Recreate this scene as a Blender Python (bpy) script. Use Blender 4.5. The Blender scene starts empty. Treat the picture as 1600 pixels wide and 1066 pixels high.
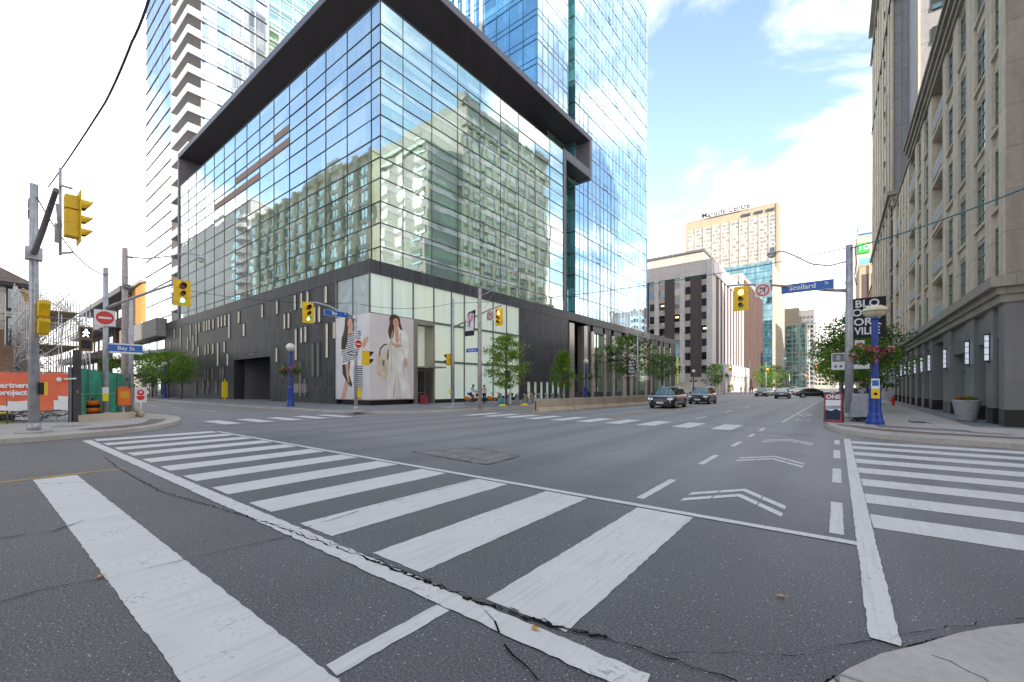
import bpy, bmesh, math, random
from mathutils import Vector, Matrix
R = math.radians
rnd = random.Random(7)
sc = bpy.context.scene
C = sc.collection
# ---------------------------------------------------------------- camera
cam_d = bpy.data.cameras.new("camera")
cam = bpy.data.objects.new("camera", cam_d); C.objects.link(cam)
cam_d.sensor_width = 36.0; cam_d.lens = 659.0/1600*36; cam_d.shift_y = 0.045
cam_d.clip_start = 0.05; cam_d.clip_end = 6000
cam.location = (0, 0, 1.65); cam.rotation_euler = (R(90), 0, R(37.63))
sc.camera = cam
# ---------------------------------------------------------------- sky and sun
SUN_EL, SUN_ROT = 24.0, 127.0
wd = bpy.data.worlds.new("World"); sc.world = wd; wd.use_nodes = True
nt = wd.node_tree; nt.nodes.clear()
def wn(t, **k):
    n = nt.nodes.new(t)
    for a, b in k.items(): setattr(n, a, b)
    return n
def vmath(op, a, b=None):
    n = wn('ShaderNodeMath', operation=op)
    for i, v in enumerate((a, b)):
        if v is None: continue
        if isinstance(v, (int, float)): n.inputs[i].default_value = v
        else: nt.links.new(v, n.inputs[i])
    return n.outputs[0]
sky = wn('ShaderNodeTexSky', sky_type='NISHITA', sun_disc=False)
sky.sun_elevation = R(SUN_EL); sky.sun_rotation = R(SUN_ROT); sky.air_density = 1.0; sky.dust_density = 0.6; sky.ozone_density = 1.5
tc = wn('ShaderNodeTexCoord'); sep = wn('ShaderNodeSeparateXYZ'); nt.links.new(tc.outputs['Generated'], sep.inputs[0])
zz = vmath('ADD', vmath('MAXIMUM', sep.outputs[2], 0.0), 0.16)
cx_ = vmath('DIVIDE', sep.outputs[0], zz); cy_ = vmath('DIVIDE', sep.outputs[1], zz)
comb = wn('ShaderNodeCombineXYZ'); nt.links.new(cx_, comb.inputs[0]); nt.links.new(cy_, comb.inputs[1])
ns = wn('ShaderNodeTexNoise'); ns.inputs['Scale'].default_value = 1.8; ns.inputs['Detail'].default_value = 9; ns.inputs['Roughness'].default_value = 0.56; ns.inputs['Distortion'].default_value = 0.35
mp = wn('ShaderNodeMapping'); mp.inputs['Location'].default_value = (5.2, 2.4, 0); nt.links.new(comb.outputs[0], mp.inputs[0]); nt.links.new(mp.outputs[0], ns.inputs['Vector'])
bank = vmath('ADD', vmath('ADD', vmath('MULTIPLY', sep.outputs[0], -0.6), vmath('MULTIPLY', sep.outputs[1], 0.5)), vmath('MULTIPLY', sep.outputs[2], -0.65))
gate = vmath('MINIMUM', vmath('MAXIMUM', vmath('MULTIPLY', vmath('SUBTRACT', vmath('MULTIPLY', sep.outputs[0], -1.0), 0.3), 3.0), 0.0), 1.0)
east = vmath('MULTIPLY', vmath('MULTIPLY', vmath('SUBTRACT', bank, 0.13), 2.8), gate)   # the cloud bank thickens to one side, low down
low = vmath('MULTIPLY', vmath('SUBTRACT', 0.36, vmath('MINIMUM', sep.outputs[2], 0.36)), 0.75)
cl = vmath('ADD', vmath('ADD', ns.outputs[0], east), low)
ramp = wn('ShaderNodeMapRange', interpolation_type='SMOOTHSTEP'); ramp.inputs['From Min'].default_value = 0.43; ramp.inputs['From Max'].default_value = 0.66
nt.links.new(cl, ramp.inputs['Value'])
ns2 = wn('ShaderNodeTexNoise'); ns2.inputs['Scale'].default_value = 3.0; ns2.inputs['Detail'].default_value = 6
nt.links.new(mp.outputs[0], ns2.inputs['Vector'])
cr = wn('ShaderNodeValToRGB'); cr.color_ramp.elements[0].position = 0.35; cr.color_ramp.elements[0].color = (5.0, 4.9, 4.8, 1); cr.color_ramp.elements[1].position = 0.62; cr.color_ramp.elements[1].color = (8.5, 8.0, 7.35, 1)
nt.links.new(ns2.outputs[0], cr.inputs[0])
skm = wn('ShaderNodeMixRGB', blend_type='MULTIPLY'); skm.inputs[0].default_value = 1; skm.inputs[2].default_value = (1.42, 1.27, 1.13, 1)
nt.links.new(sky.outputs[0], skm.inputs[1])
mx = wn('ShaderNodeMixRGB'); nt.links.new(ramp.outputs[0], mx.inputs[0]); nt.links.new(skm.outputs[0], mx.inputs[1]); nt.links.new(cr.outputs[0], mx.inputs[2])
bg = wn('ShaderNodeBackground'); bg.inputs[1].default_value = 0.12; nt.links.new(mx.outputs[0], bg.inputs[0])
wo = wn('ShaderNodeOutputWorld'); nt.links.new(bg.outputs[0], wo.inputs[0])
sl = bpy.data.lights.new("sun", 'SUN'); sl.energy = 2.4; sl.angle = R(0.5); sl.color = (1.0, 0.92, 0.82)
so = bpy.data.objects.new("sun", sl); C.objects.link(so)
sdir = Vector((math.sin(R(SUN_ROT))*math.cos(R(SUN_EL)), math.cos(R(SUN_ROT))*math.cos(R(SUN_EL)), math.sin(R(SUN_EL))))
so.rotation_euler = sdir.to_track_quat('Z', 'Y').to_euler()
sc.view_settings.view_transform = 'Standard'; sc.view_settings.look = 'None'; sc.view_settings.gamma = 1; sc.view_settings.exposure = 1.72
try: sc.view_settings.use_curve_mapping = False
except Exception: pass
sc.cycles.max_bounces = 7; sc.cycles.glossy_bounces = 4; sc.cycles.diffuse_bounces = 3; sc.cycles.transparent_max_bounces = 8
# ---------------------------------------------------------------- materials
M = {}
def s2l(h):
    h = h.lstrip('#'); v = [int(h[i:i+2], 16)/255 for i in (0, 2, 4)]
    return tuple((c/12.92 if c <= .04045 else ((c+.055)/1.055)**2.4) for c in v)
class NT:
    def __init__(s, m): s.t = m.node_tree
    def n(s, t, **k):
        o = s.t.nodes.new(t)
        for a, b in k.items(): setattr(o, a, b)
        return o
    def l(s, a, b): s.t.links.new(a, b)
    def math(s, op, a, b=None, c=None):
        n = s.n('ShaderNodeMath', operation=op)
        for i, v in enumerate((a, b, c)):
            if v is None: continue
            if isinstance(v, (int, float)): n.inputs[i].default_value = v
            else: s.l(v, n.inputs[i])
        return n.outputs[0]
    def noise(s, vec, scale, detail=4, rough=.5, dist=0):
        n = s.n('ShaderNodeTexNoise'); n.inputs['Scale'].default_value = scale; n.inputs['Detail'].default_value = detail
        n.inputs['Roughness'].default_value = rough; n.inputs['Distortion'].default_value = dist; s.l(vec, n.inputs['Vector']); return n.outputs[0]
    def ramp(s, v, stops):
        n = s.n('ShaderNodeValToRGB'); e = n.color_ramp.elements
        while len(e) < len(stops): e.new(.5)
        for i, (p, c) in enumerate(stops):
            e[i].position = p; e[i].color = (c, c, c, 1) if isinstance(c, (int, float)) else (*c[:3], 1)
        s.l(v, n.inputs[0]); return n.outputs[0]
    def mix(s, f, a, b, mode='MIX'):
        n = s.n('ShaderNodeMixRGB', blend_type=mode)
        for i, v in enumerate((f, a, b)):
            if isinstance(v, (int, float)): n.inputs[i].default_value = v if i == 0 else (v, v, v, 1)
            elif isinstance(v, (tuple, list)): n.inputs[i].default_value = (*v[:3], 1)
            else: s.l(v, n.inputs[i])
        return n.outputs[0]
    def mapping(s, vec, scale=(1, 1, 1), rot=(0, 0, 0), loc=(0, 0, 0)):
        n = s.n('ShaderNodeMapping'); n.inputs['Scale'].default_value = scale; n.inputs['Rotation'].default_value = rot; n.inputs['Location'].default_value = loc
        s.l(vec, n.inputs[0]); return n.outputs[0]
def newmat(name):
    m = bpy.data.materials.new(name); m.use_nodes = True; M[name] = m
    b = m.node_tree.nodes.get('Principled BSDF'); return m, NT(m), b
def pos(t): return t.n('ShaderNodeNewGeometry').outputs['Position']
def obj_co(t): return t.n('ShaderNodeTexCoord').outputs['Object']
def pm(name, col, rough=.6, metal=0, var=.12, scale=3.0, bump=0, spec=.5, emit=None, es=0, streak=0, coord='obj', dirt=None):
    """plain painted / cast surface with mottling, optional vertical streaks and bump"""
    m, t, b = newmat(name)
    if isinstance(col, str): col = s2l(col)
    v = obj_co(t) if coord == 'obj' else pos(t)
    n1 = t.noise(v, scale, 6, .6)
    lo = tuple(c*(1-var*1.6) for c in col); hi = tuple(min(1, c*(1+var)) for c in col)
    c = t.ramp(n1, [(.3, lo), (.7, hi)])
    if streak:
        n2 = t.noise(t.mapping(v, (6, 6, .35)), 1.2, 5, .6)
        c = t.mix(t.math('MULTIPLY', t.ramp(n2, [(.45, 0.0), (.75, 1.0)]), streak), c, dirt or tuple(x*.45 for x in col))
    t.l(c, b.inputs['Base Color']); b.inputs['Roughness'].default_value = rough; b.inputs['Metallic'].default_value = metal
    b.inputs['Specular IOR Level'].default_value = spec
    if rough > .15 and var > 0:
        t.l(t.ramp(n1, [(.2, max(.05, rough-.08)), (.8, min(1, rough+.08))]), b.inputs['Roughness'])
    if bump:
        bn = t.n('ShaderNodeBump'); bn.inputs['Strength'].default_value = bump; bn.inputs['Distance'].default_value = .02
        t.l(t.noise(v, scale*8, 5, .7), bn.inputs['Height']); t.l(bn.outputs[0], b.inputs['Normal'])
    if emit:
        b.inputs['Emission Color'].default_value = (*emit, 1); b.inputs['Emission Strength'].default_value = es
    return m
def wall_uv(t, v):
    s = t.n('ShaderNodeSeparateXYZ'); t.l(v, s.inputs[0])
    c = t.n('ShaderNodeCombineXYZ'); t.l(t.math('ADD', s.outputs[0], s.outputs[1]), c.inputs[0]); t.l(s.outputs[2], c.inputs[1])
    return c.outputs[0]
def panelmat(name, col, w, h, off=0, mortar=None, ms=.015, rough=.55, var=.25, bump=.3, streak=.3, loc=(0, 0, 0), spec=.4, fine=14, vertical=False):
    """stone / metal cladding with joints; each panel its own shade"""
    m, t, b = newmat(name)
    if isinstance(col, str): col = s2l(col)
    v = pos(t); uv = t.mapping(wall_uv(t, v), loc=loc)
    br = t.n('ShaderNodeTexBrick'); br.offset = off; br.inputs['Scale'].default_value = 1; br.inputs['Brick Width'].default_value = w; br.inputs['Row Height'].default_value = h
    br.inputs['Mortar Size'].default_value = ms; br.inputs['Mortar Smooth'].default_value = .3; br.inputs['Bias'].default_value = 0
    br.inputs['Color1'].default_value = (*[c*(1-var) for c in col], 1); br.inputs['Color2'].default_value = (*[min(1, c*(1+var)) for c in col], 1)
    br.inputs['Mortar'].default_value = (*(mortar or [c*.35 for c in col]), 1)
    t.l(uv, br.inputs['Vector'])
    n1 = t.noise(v, fine, 5, .7); c = t.mix(.35, br.outputs[0], t.ramp(n1, [(.3, tuple(x*.6 for x in col)), (.7, tuple(min(1, x*1.35) for x in col))]))
    n2 = t.noise(t.mapping(v, (1.6, 1.6, .12)), 1.5, 5, .65)
    c = t.mix(t.math('MULTIPLY', t.ramp(n2, [(.4, 0.0), (.72, 1.0)]), streak), c, tuple(x*.5 for x in col))
    t.l(c, b.inputs['Base Color']); b.inputs['Roughness'].default_value = rough; b.inputs['Specular IOR Level'].default_value = spec
    bn = t.n('ShaderNodeBump'); bn.inputs['Strength'].default_value = bump; bn.inputs['Distance'].default_value = .02
    t.l(t.math('SUBTRACT', t.math('MULTIPLY', n1, .25), br.outputs['Fac']), bn.inputs['Height']); t.l(bn.outputs[0], b.inputs['Normal'])
    return m
def glassmat(name, tint, inner, refl=.55, cw=.28, wav=.02, inner2=None, rows=None, drape=.5, cell=(1.3, 3.3)):
    """coated facade glass: mirror-like coat over what shows of drapes and rooms behind"""
    m, t, b = newmat(name); t.t.nodes.remove(b)
    out = [n for n in t.t.nodes if n.type == 'OUTPUT_MATERIAL'][0]
    v = pos(t); uv = wall_uv(t, v)
    gl = t.n('ShaderNodeBsdfGlossy'); gl.inputs['Roughness'].default_value = 0.028; gl.inputs[0].default_value = (*tint, 1)
    bn = t.n('ShaderNodeBump'); bn.inputs['Strength'].default_value = wav; bn.inputs['Distance'].default_value = 1
    t.l(t.noise(v, .45, 2, .4, .4), bn.inputs['Height']); t.l(bn.outputs[0], gl.inputs['Normal'])
    wv = t.noise(t.mapping(uv, (1/cw, .08, 1)), 1.0, 3, .5)
    i2 = inner2 or tuple(x*.35 for x in inner)
    c = t.mix(t.ramp(wv, [(.35, 0.0), (.65, 1.0)]), i2, inner)
    sc_ = t.n('ShaderNodeSeparateXYZ'); t.l(uv, sc_.inputs[0]); cc = t.n('ShaderNodeCombineXYZ')
    t.l(t.math('FLOOR', t.math('DIVIDE', sc_.outputs[0], cell[0])), cc.inputs[0]); t.l(t.math('FLOOR', t.math('DIVIDE', sc_.outputs[1], cell[1])), cc.inputs[1])
    wn_ = t.n('ShaderNodeTexWhiteNoise'); wn_.noise_dimensions = '2D'; t.l(cc.outputs[0], wn_.inputs['Vector'])
    c = t.mix(t.ramp(wn_.outputs['Value'], [(.55, 0.0), (.6, .55), (.8, .55), (.82, 0.0)]), c, tuple(min(1, x*1.9+.05) for x in inner)); c = t.mix(t.ramp(wn_.outputs['Value'], [(.2, .6), (.22, 0.0)]), c, tuple(x*.25 for x in inner))
    if rows:
        sz = t.n('ShaderNodeSeparateXYZ'); t.l(v, sz.inputs[0]); w_ = t.math('FRACT', t.math('DIVIDE', t.math('ADD', sz.outputs[2], t.math('MULTIPLY', t.noise(t.mapping(uv, (.3, .3, 1)), 1, 1), .6)), rows))
        c = t.mix(t.ramp(w_, [(.62, 0.0), (.66, 1.0), (.9, 1.0), (.95, 0.0)]), c, (.85, .98, .9)); c = t.mix(t.math('MULTIPLY', t.ramp(w_, [(.50, 0.0), (.54, 1.0), (.6, 1.0), (.63, 0.0)]), .8), c, (.03, .06, .05))
    big = t.noise(t.mapping(uv, (.32, .3, 1)), 1.0, 1, .3)
    c = t.mix(t.math('MULTIPLY', t.ramp(big, [(.5, 0.0), (.56, 1.0)]), drape), c, tuple(x*.22 for x in inner))
    df = t.n('ShaderNodeBsdfDiffuse'); t.l(c, df.inputs[0])
    lw = t.n('ShaderNodeLayerWeight'); lw.inputs[0].default_value = .5
    f = t.math('MINIMUM', t.math('ADD', refl, t.math('MULTIPLY', lw.outputs['Facing'], .45)), .97)
    ms = t.n('ShaderNodeMixShader'); t.l(f, ms.inputs[0]); t.l(df.outputs[0], ms.inputs[1]); t.l(gl.outputs[0], ms.inputs[2])
    t.l(ms.outputs[0], out.inputs[0]); return m
# asphalt with aggregate, tar stains and worn wheel paths
m, t, b = newmat('asphalt'); v = pos(t)
n_f = t.noise(v, 62, 5, .85); n_m = t.noise(v, 22, 4, .7); n_b = t.noise(v, .35, 5, .6); n_l = t.noise(t.mapping(v, (1.3, .12, 1)), 1.0, 3, .6)
c = t.mix(t.ramp(n_b, [(.35, 0.0), (.7, 1.0)]), s2l('#38373c'), s2l('#535155'))
sy_ = t.n('ShaderNodeSeparateXYZ'); t.l(v, sy_.inputs[0])
old = t.ramp(t.math('ADD', t.math('DIVIDE', t.math('SUBTRACT', sy_.outputs[1], 1.0), 22.0), t.math('MULTIPLY', t.noise(v, .18, 4, .6), .35)), [(.2, 0.0), (.55, 1.0)])   # asphalt paler with distance: grazing-view brightening put into the colour
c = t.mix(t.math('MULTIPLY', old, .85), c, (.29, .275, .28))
tk = t.n('ShaderNodeTexWave'); tk.bands_direction = 'X'; tk.inputs['Scale'].default_value = .145; tk.inputs['Distortion'].default_value = 1.2; tk.inputs['Detail'].default_value = 2; t.l(v, tk.inputs['Vector'])
c = t.mix(t.math('MULTIPLY', t.ramp(tk.outputs[0], [(.45, 0.0), (.9, 1.0)]), .28), c, (.055, .053, .056))
oil = t.math('MULTIPLY', t.ramp(t.noise(v, .55, 5, .7), [(.60, 0.0), (.70, 1.0)]), .45); c = t.mix(oil, c, (.04, .038, .04))
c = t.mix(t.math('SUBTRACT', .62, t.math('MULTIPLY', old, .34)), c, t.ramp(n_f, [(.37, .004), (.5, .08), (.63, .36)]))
vo = t.n('ShaderNodeTexVoronoi'); vo.inputs['Scale'].default_value = 34; t.l(v, vo.inputs['Vector'])
sp = t.math('MULTIPLY', t.ramp(vo.outputs['Distance'], [(.11, 1.0), (.2, 0.0)]), t.ramp(n_m, [(.5, 0.0), (.56, 1.0)]))
c = t.mix(sp, c, (.75, .73, .7))
c = t.mix(t.math('MULTIPLY', t.ramp(n_l, [(.45, 0.0), (.7, 1.0)]), .3), c, (.125, .12, .118))
t.l(c, b.inputs['Base Color']); b.inputs['Roughness'].default_value = .6; b.inputs['Specular IOR Level'].default_value = .55
bn = t.n('ShaderNodeBump'); bn.inputs['Strength'].default_value = .55; bn.inputs['Distance'].default_value = .012; t.l(t.math('ADD', n_f, n_m), bn.inputs['Height']); t.l(bn.outputs[0], b.inputs['Normal'])
def paintmat(name, col, wear=.5, lo=.56, hi=.7):
    m, t, b = newmat(name); v = pos(t)
    n1 = t.noise(v, 30, 6, .75); n2 = t.noise(v, 1.6, 5, .6); n3 = t.noise(t.mapping(v, (26, 1.2, 1)), 1, 4, .6)
    k = t.math('ADD', t.math('MULTIPLY', n1, .6), t.math('MULTIPLY', n2, .4))
    base = t.ramp(n2, [(.3, tuple(x*.86 for x in col)), (.7, col)])
    base = t.mix(t.math('MULTIPLY', t.ramp(n3, [(.5, 0.0), (.66, 1.0)]), .3), base, tuple(x*.55 for x in col))
    c = t.mix(t.math('MULTIPLY', t.ramp(k, [(lo, 0.0), (hi, 1.0)]), wear), base, (.1, .1, .1))
    t.l(c, b.inputs['Base Color']); b.inputs['Roughness'].default_value = .7; b.inputs['Specular IOR Level'].default_value = .3
    bn = t.n('ShaderNodeBump'); bn.inputs['Strength'].default_value = .2; bn.inputs['Distance'].default_value = .006; t.l(t.noise(v, 95, 3, .8), bn.inputs['Height']); t.l(bn.outputs[0], b.inputs['Normal'])
paintmat('paint_white', (.66, .635, .61), .85, .56, .68)
paintmat('paint_faded', (.42, .41, .42), 1.0, .46, .6)
paintmat('paint_yellow', (.62, .36, .05), 1.0, .5, .62)
def concrete(name, col, jw=None, jh=None, rough=.85, tone=.2):
    m, t, b = newmat(name); v = pos(t)
    n1 = t.noise(v, 18, 6, .7); n2 = t.noise(v, .8, 5, .6)
    c = t.ramp(n2, [(.3, tuple(x*(1-tone) for x in col)), (.7, tuple(min(1, x*(1+tone*.5)) for x in col))])
    c = t.mix(.3, c, t.ramp(n1, [(.3, tuple(x*.55 for x in col)), (.7, tuple(min(1, x*1.3) for x in col))]))
    n4 = t.noise(v, 2.3, 4, .7); c = t.mix(t.math('MULTIPLY', t.ramp(n4, [(.6, 0.0), (.68, 1.0)]), .35), c, tuple(x*.55 for x in col))
    h = n1
    if jw:
        br = t.n('ShaderNodeTexBrick'); br.offset = 0; br.inputs['Scale'].default_value = 1; br.inputs['Brick Width'].default_value = jw; br.inputs['Row Height'].default_value = jh; br.inputs['Mortar Size'].default_value = .012
        t.l(v, br.inputs['Vector']); c = t.mix(t.math('MULTIPLY', br.outputs['Fac'], .7), c, tuple(x*.35 for x in col)); h = t.math('SUBTRACT', t.math('MULTIPLY', n1, .3), br.outputs['Fac'])
    t.l(c, b.inputs['Base Color']); b.inputs['Roughness'].default_value = rough; b.inputs['Specular IOR Level'].default_value = .3
    bn = t.n('ShaderNodeBump'); bn.inputs['Strength'].default_value = .3; bn.inputs['Distance'].default_value = .012; t.l(h, bn.inputs['Height']); t.l(bn.outputs[0], b.inputs['Normal'])
concrete('sidewalk', (.43, .40, .37), 1.5, 1.5)
concrete('kerb', (.46, .42, .37))
concrete('granite_paving', (.2, .2, .21), .6, .6, .6)
concrete('barrier_concrete', (.52, .43, .32), None, None, .9, .3)
concrete('cast_concrete', (.42, .39, .36), None, None, .85, .2)
concrete('earth', (.2, .18, .15))
m, t, b = newmat('brick_paving'); v = pos(t)
br = t.n('ShaderNodeTexBrick'); br.inputs['Scale'].default_value = 1; br.inputs['Brick Width'].default_value = .2; br.inputs['Row Height'].default_value = .1; br.inputs['Mortar Size'].default_value = .006
br.inputs['Color1'].default_value = (.16, .10, .085, 1); br.inputs['Color2'].default_value = (.24, .16, .135, 1); br.inputs['Mortar'].default_value = (.12, .1, .09, 1); t.l(v, br.inputs['Vector'])
t.l(t.mix(.3, br.outputs[0], t.ramp(t.noise(v, 3, 5), [(.3, (.12, .08, .07)), (.7, (.27, .2, .17))])), b.inputs['Base Color']); b.inputs['Roughness'].default_value = .85
m, t, b = newmat('crack'); b.inputs['Base Color'].default_value = (.012, .012, .012, 1); b.inputs['Roughness'].default_value = .95; b.inputs['Specular IOR Level'].default_value = .1
pm('patch', (.2, .185, .185), .85, 0, .25, 3, .3, coord='pos'); pm('leaf_fall', (.55, .3, .08), .7, 0, .3, 20)
# facade claddings
panelmat('granite', (.05, .05, .06), .42, 1.57, 0, (.15, .15, .165), .016, .42, .5, .4, .4, (0, -.05, 0), .5, 6)
panelmat('granite_soffit', (.045, .04, .05), 1.2, 1.2, 0, None, .01, .5, .15, .1, .1)
panelmat('frame_metal', (.15, .15, .175), 2.4, 9, 0, (.1, .1, .1), .012, .45, .08, .1, .15)
panelmat('soffit_metal', (.075, .07, .082), 1.2, 5, 0, (.03, .03, .03), .02, .5, .1, .1, .1)
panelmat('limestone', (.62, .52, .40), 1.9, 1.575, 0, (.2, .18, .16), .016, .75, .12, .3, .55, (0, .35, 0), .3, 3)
panelmat('limestone_shaded', (.36, .31, .26), 3.2, 1.575, 0, (.1, .09, .08), .012, .75, .1, .2, .4, (0, .35, 0), .3, 3)  # same limestone, the end wall's shade put into the colour
panelmat('grey_granite', (.2, .196, .2), .9, 2.1, 0, (.09, .09, .09), .008, .4, .1, .15, .2, (0, .2, 0), .5, 30)
panelmat('black_granite', (.025, .025, .028), .9, .9, 0, None, .006, .25, .1, .1, .1, (0, 0, 0), .6, 30)
panelmat('tower_panel', (.30, .285, .29), 3.3, 3.1, 0, (.17, .16, .16), .05, .7, .07, .2, .3, (0, .2, 0), .3, 1.5)
panelmat('white_precast', (.66, .61, .58), 3, 3.4, 0, (.4, .37, .35), .02, .7, .04, .15, .2, (0, 0, 0), .3, 2)
panelmat('beige_precast', (.56, .5, .43), 3, 3.4, 0, None, .02, .7, .08, .15, .2, (0, 0, 0), .3, 2)
panelmat('brown_rib', (.115, .085, .08), .35, 60, 0, (.05, .04, .04), .04, .7, .12, .6, .15, (0, 0, 0), .3, 4)
panelmat('gold_precast', (.40, .32, .225), 4, 3, 0, None, .03, .75, .06, .1, .15, (0, 0, 0), .3, 2)
panelmat('sand_precast', (.47, .41, .33), 4, 3, 0, None, .03, .75, .06, .1, .15, (0, 0, 0), .3, 2)
panelmat('orange_brick', (.6, .33, .1), .3, .1, .5, (.4, .25, .12), .008, .85, .12, .2, .15, (0, 0, 0), .2, 2)
panelmat('brown_brick', (.3, .19, .13), .25, .08, .5, None, .008, .85, .2, .2, .2, (0, 0, 0), .2, 2)
panelmat('grey_panel', (.27, .26, .26), 2.2, 1.1, 0, None, .02, .6, .08, .2, .25, (0, 0, 0), .3, 3)
panelmat('condo_stone', (.27, .27, .18), 2, 3, 0, None, .02, .8, .06, .2, .25, (0, 0, 0), .3, 2)
panelmat('house_brick', (.74, .70, .62), .22, .075, .5, (.5, .47, .42), .008, .8, .08, .2, .3, (0, 0, 0), .2, 3)
panelmat('slate', (.2, .16, .14), .3, .2, .5, (.1, .08, .07), .01, .8, .35, .5, .2, (0, 0, 0), .2, 6)
panelmat('pebble', (.17, .165, .15), .16, .13, .5, (.05, .05, .045), .03, .6, .8, .8, .1, (0, 0, 0), .4, 20)
pm('frame_louvre', (.3, .2, .16), .6, .2, .1); pm('tower_mullion', (.06, .2, .34), .4, .3, .1); pm('bronze', (.16, .1, .09), .5, .2, .1)
panelmat('ledge_stone', (.36, .32, .27), 2.4, 9, 0, None, .01, .8, .15, .2, .6, (0, 0, 0), .2, 5)
panelmat('granite_ashlar', (.135, .133, .138), 3.2, 2.0, 0, (.06, .06, .06), .012, .4, .12, .3, .25, (0, .2, 0), .5, 26)
panelmat('grey_tower', (.42, .39, .37), 3, 3.6, 0, None, .02, .8, .05, .2, .2, (0, 0, 0), .3, 3)
# glass
glassmat('bronze_glass', (.75, .5, .38), (.25, .15, .1), .4, 2, .008, (.1, .06, .05), None, .3); glassmat('silver_glass', (.85, .85, .8), (.4, .42, .38), .5, 1.5, .008, (.2, .24, .24), None, .3)
glassmat('slab_window', (.6, .6, .65), (.45, .42, .42), .2, 1.4, .004, (.12, .12, .14), None, .5); glassmat('green_condo_glass', (.6, .85, .82), (.22, .42, .38), .35, 2.2, .006, (.08, .2, .2), None, .5)
glassmat('tower_glass_flat', (.45, .7, .9), (.15, .3, .42), .45, 3, .004, (.1, .2, .3), None, .2); pm('sign_green', (.03, .42, .06), .4)
glassmat('teal_glass_bright', (.5, .85, .95), (.1, .42, .52), .35, .8, .004, (.05, .25, .3), None, .3)
glassmat('box_glass', (.82, .96, .93), (.38, .66, .32), .5, .3, .007, (.14, .36, .18), 1.75, .5, (3.3, 1.75))
glassmat('box_glass_side', (.8, .93, .98), (.5, .55, .4), .54, .3, .007, (.2, .26, .2), None, .5, (3.7, 1.75))
glassmat('tower_glass', (.66, .86, 1.0), (.22, .42, .66), .5, .6, .004, (.1, .28, .5), None, .3)
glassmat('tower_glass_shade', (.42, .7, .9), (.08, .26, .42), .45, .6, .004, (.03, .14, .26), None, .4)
glassmat('slab_glass', (.85, .93, 1.0), (.55, .62, .7), .55, .6, .004, (.36, .44, .52), None, .2)
glassmat('green_glass', (.7, .9, .85), (.3, .42, .3), .35, .35, .004, (.14, .2, .12), None, .6)
glassmat('teal_glass', (.4, .62, .68), (.05, .14, .17), .35, 1.2, .006, (.02, .07, .1), None, .5)
glassmat('window_glass', (.7, .78, .8), (.1, .11, .105), .28, .5, .004, (.03, .035, .035), None, .3)
glassmat('dark_glass', (.5, .55, .6), (.03, .03, .035), .2, .8, .004, (.015, .015, .02), None, .3)
glassmat('car_glass', (.5, .58, .58), (.02, .025, .025), .1, 1, .0, (.01, .01, .01), None, .2)
m, t, b = newmat('frosted_glass'); v = pos(t)
c = t.ramp(t.noise(t.mapping(wall_uv(t, v), (2.2, .15, 1)), 1, 3), [(.3, (.62, .78, .68)), (.7, (.78, .88, .78))])
c = t.mix(t.ramp(t.noise(v, .12, 2), [(.4, 0.0), (.6, .55)]), c, (.85, .86, .62))
t.l(c, b.inputs['Base Color']); t.l(c, b.inputs['Emission Color']); b.inputs['Emission Strength'].default_value = .07; b.inputs['Roughness'].default_value = .18; b.inputs['Specular IOR Level'].default_value = .8
pm('slot_glass', (.93, .82, .64), .5, 0, .12, 1.5, 0, .5, coord='pos')
pm('balcony_glass', (.55, .62, .64), .12, 0, .15, 1.2, 0, .9, coord='pos')
pm('mullion', (.075, .085, .09), .4, .3, .1); pm('mullion_light', (.42, .46, .5), .4, .4, .1); pm('mullion_green', (.17, .2, .18), .4, .3, .1)
pm('stainless', (.46, .43, .39), .35, .7, .1, 2, coord='pos'); pm('slab_edge', (.66, .64, .65), .7, 0, .08, 2, coord='pos'); pm('balcony_soffit', (.36, .355, .36), .8)
pm('roof_dark', (.07, .06, .06), .8, 0, .2); pm('copper_green', (.3, .42, .36), .6, 0, .2, 1)
pm('mansard', (.09, .09, .095), .6, 0, .2)
# street furniture
pm('dock_grey', (.4, .4, .4), .5, .3, .1); pm('petal_orange', (.7, .12, .03), .6, 0, .3, 9)
pm('rust', (.2, .07, .03), .9, .1, .3, 8); pm('wire_purple', (.09, .05, .09), .6)
pm('galv', (.46, .47, .5), .42, .45, .18, 5, .05, .5, streak=.3); pm('galv_dark', (.2, .2, .22), .5, .4, .15)
pm('wood_pole', (.5, .44, .42), .85, 0, .2, 6, .4, .3, streak=.4); pm('concrete_pole', (.55, .52, .5), .8, 0, .12, 8, .2, .3)
pm('signal_yellow', (.92, .6, .01), .5, 0, .08, 4, .02); pm('signal_amber', (.8, .4, .01), .5, 0, .08, 4)
pm('visor_black', (.015, .015, .015), .6); pm('ped_housing', (.2, .12, .05), .6)
pm('lens_red_off', (.16, .02, .02), .3); pm('lens_amber_off', (.2, .07, .01), .3); pm('lens_green_off', (.02, .12, .08), .3)
pm('lens_red_on', (.9, .25, .08), .3, emit=(1, .28, .08), es=2.6); pm('lens_green_on', (.1, .8, .5), .3, emit=(.25, 1.0, .6), es=1.2); pm('lens_walk', (.9, .9, .9), .3, emit=(1, 1, 1), es=1.0)
pm('sign_blue', (.012, .13, .52), .4, 0, .06); pm('sign_white', (.8, .8, .8), .45, 0, .04); pm('sign_red', (.68, .025, .02), .4, 0, .05); pm('sign_black', (.02, .02, .02), .5); pm('sign_maroon', (.28, .03, .05), .5)
pm('post_blue', (.01, .055, .33), .35, 0, .12, 4, .02); pm('globe', (.75, .66, .45), .35, 0, .08, 2); pm('globe_white', (.8, .76, .66), .3)
pm('pole_black', (.02, .02, .02), .6); pm('wire_black', (.035, .03, .035), .6); pm('wire_teal', (.02, .16, .18), .5)
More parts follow.
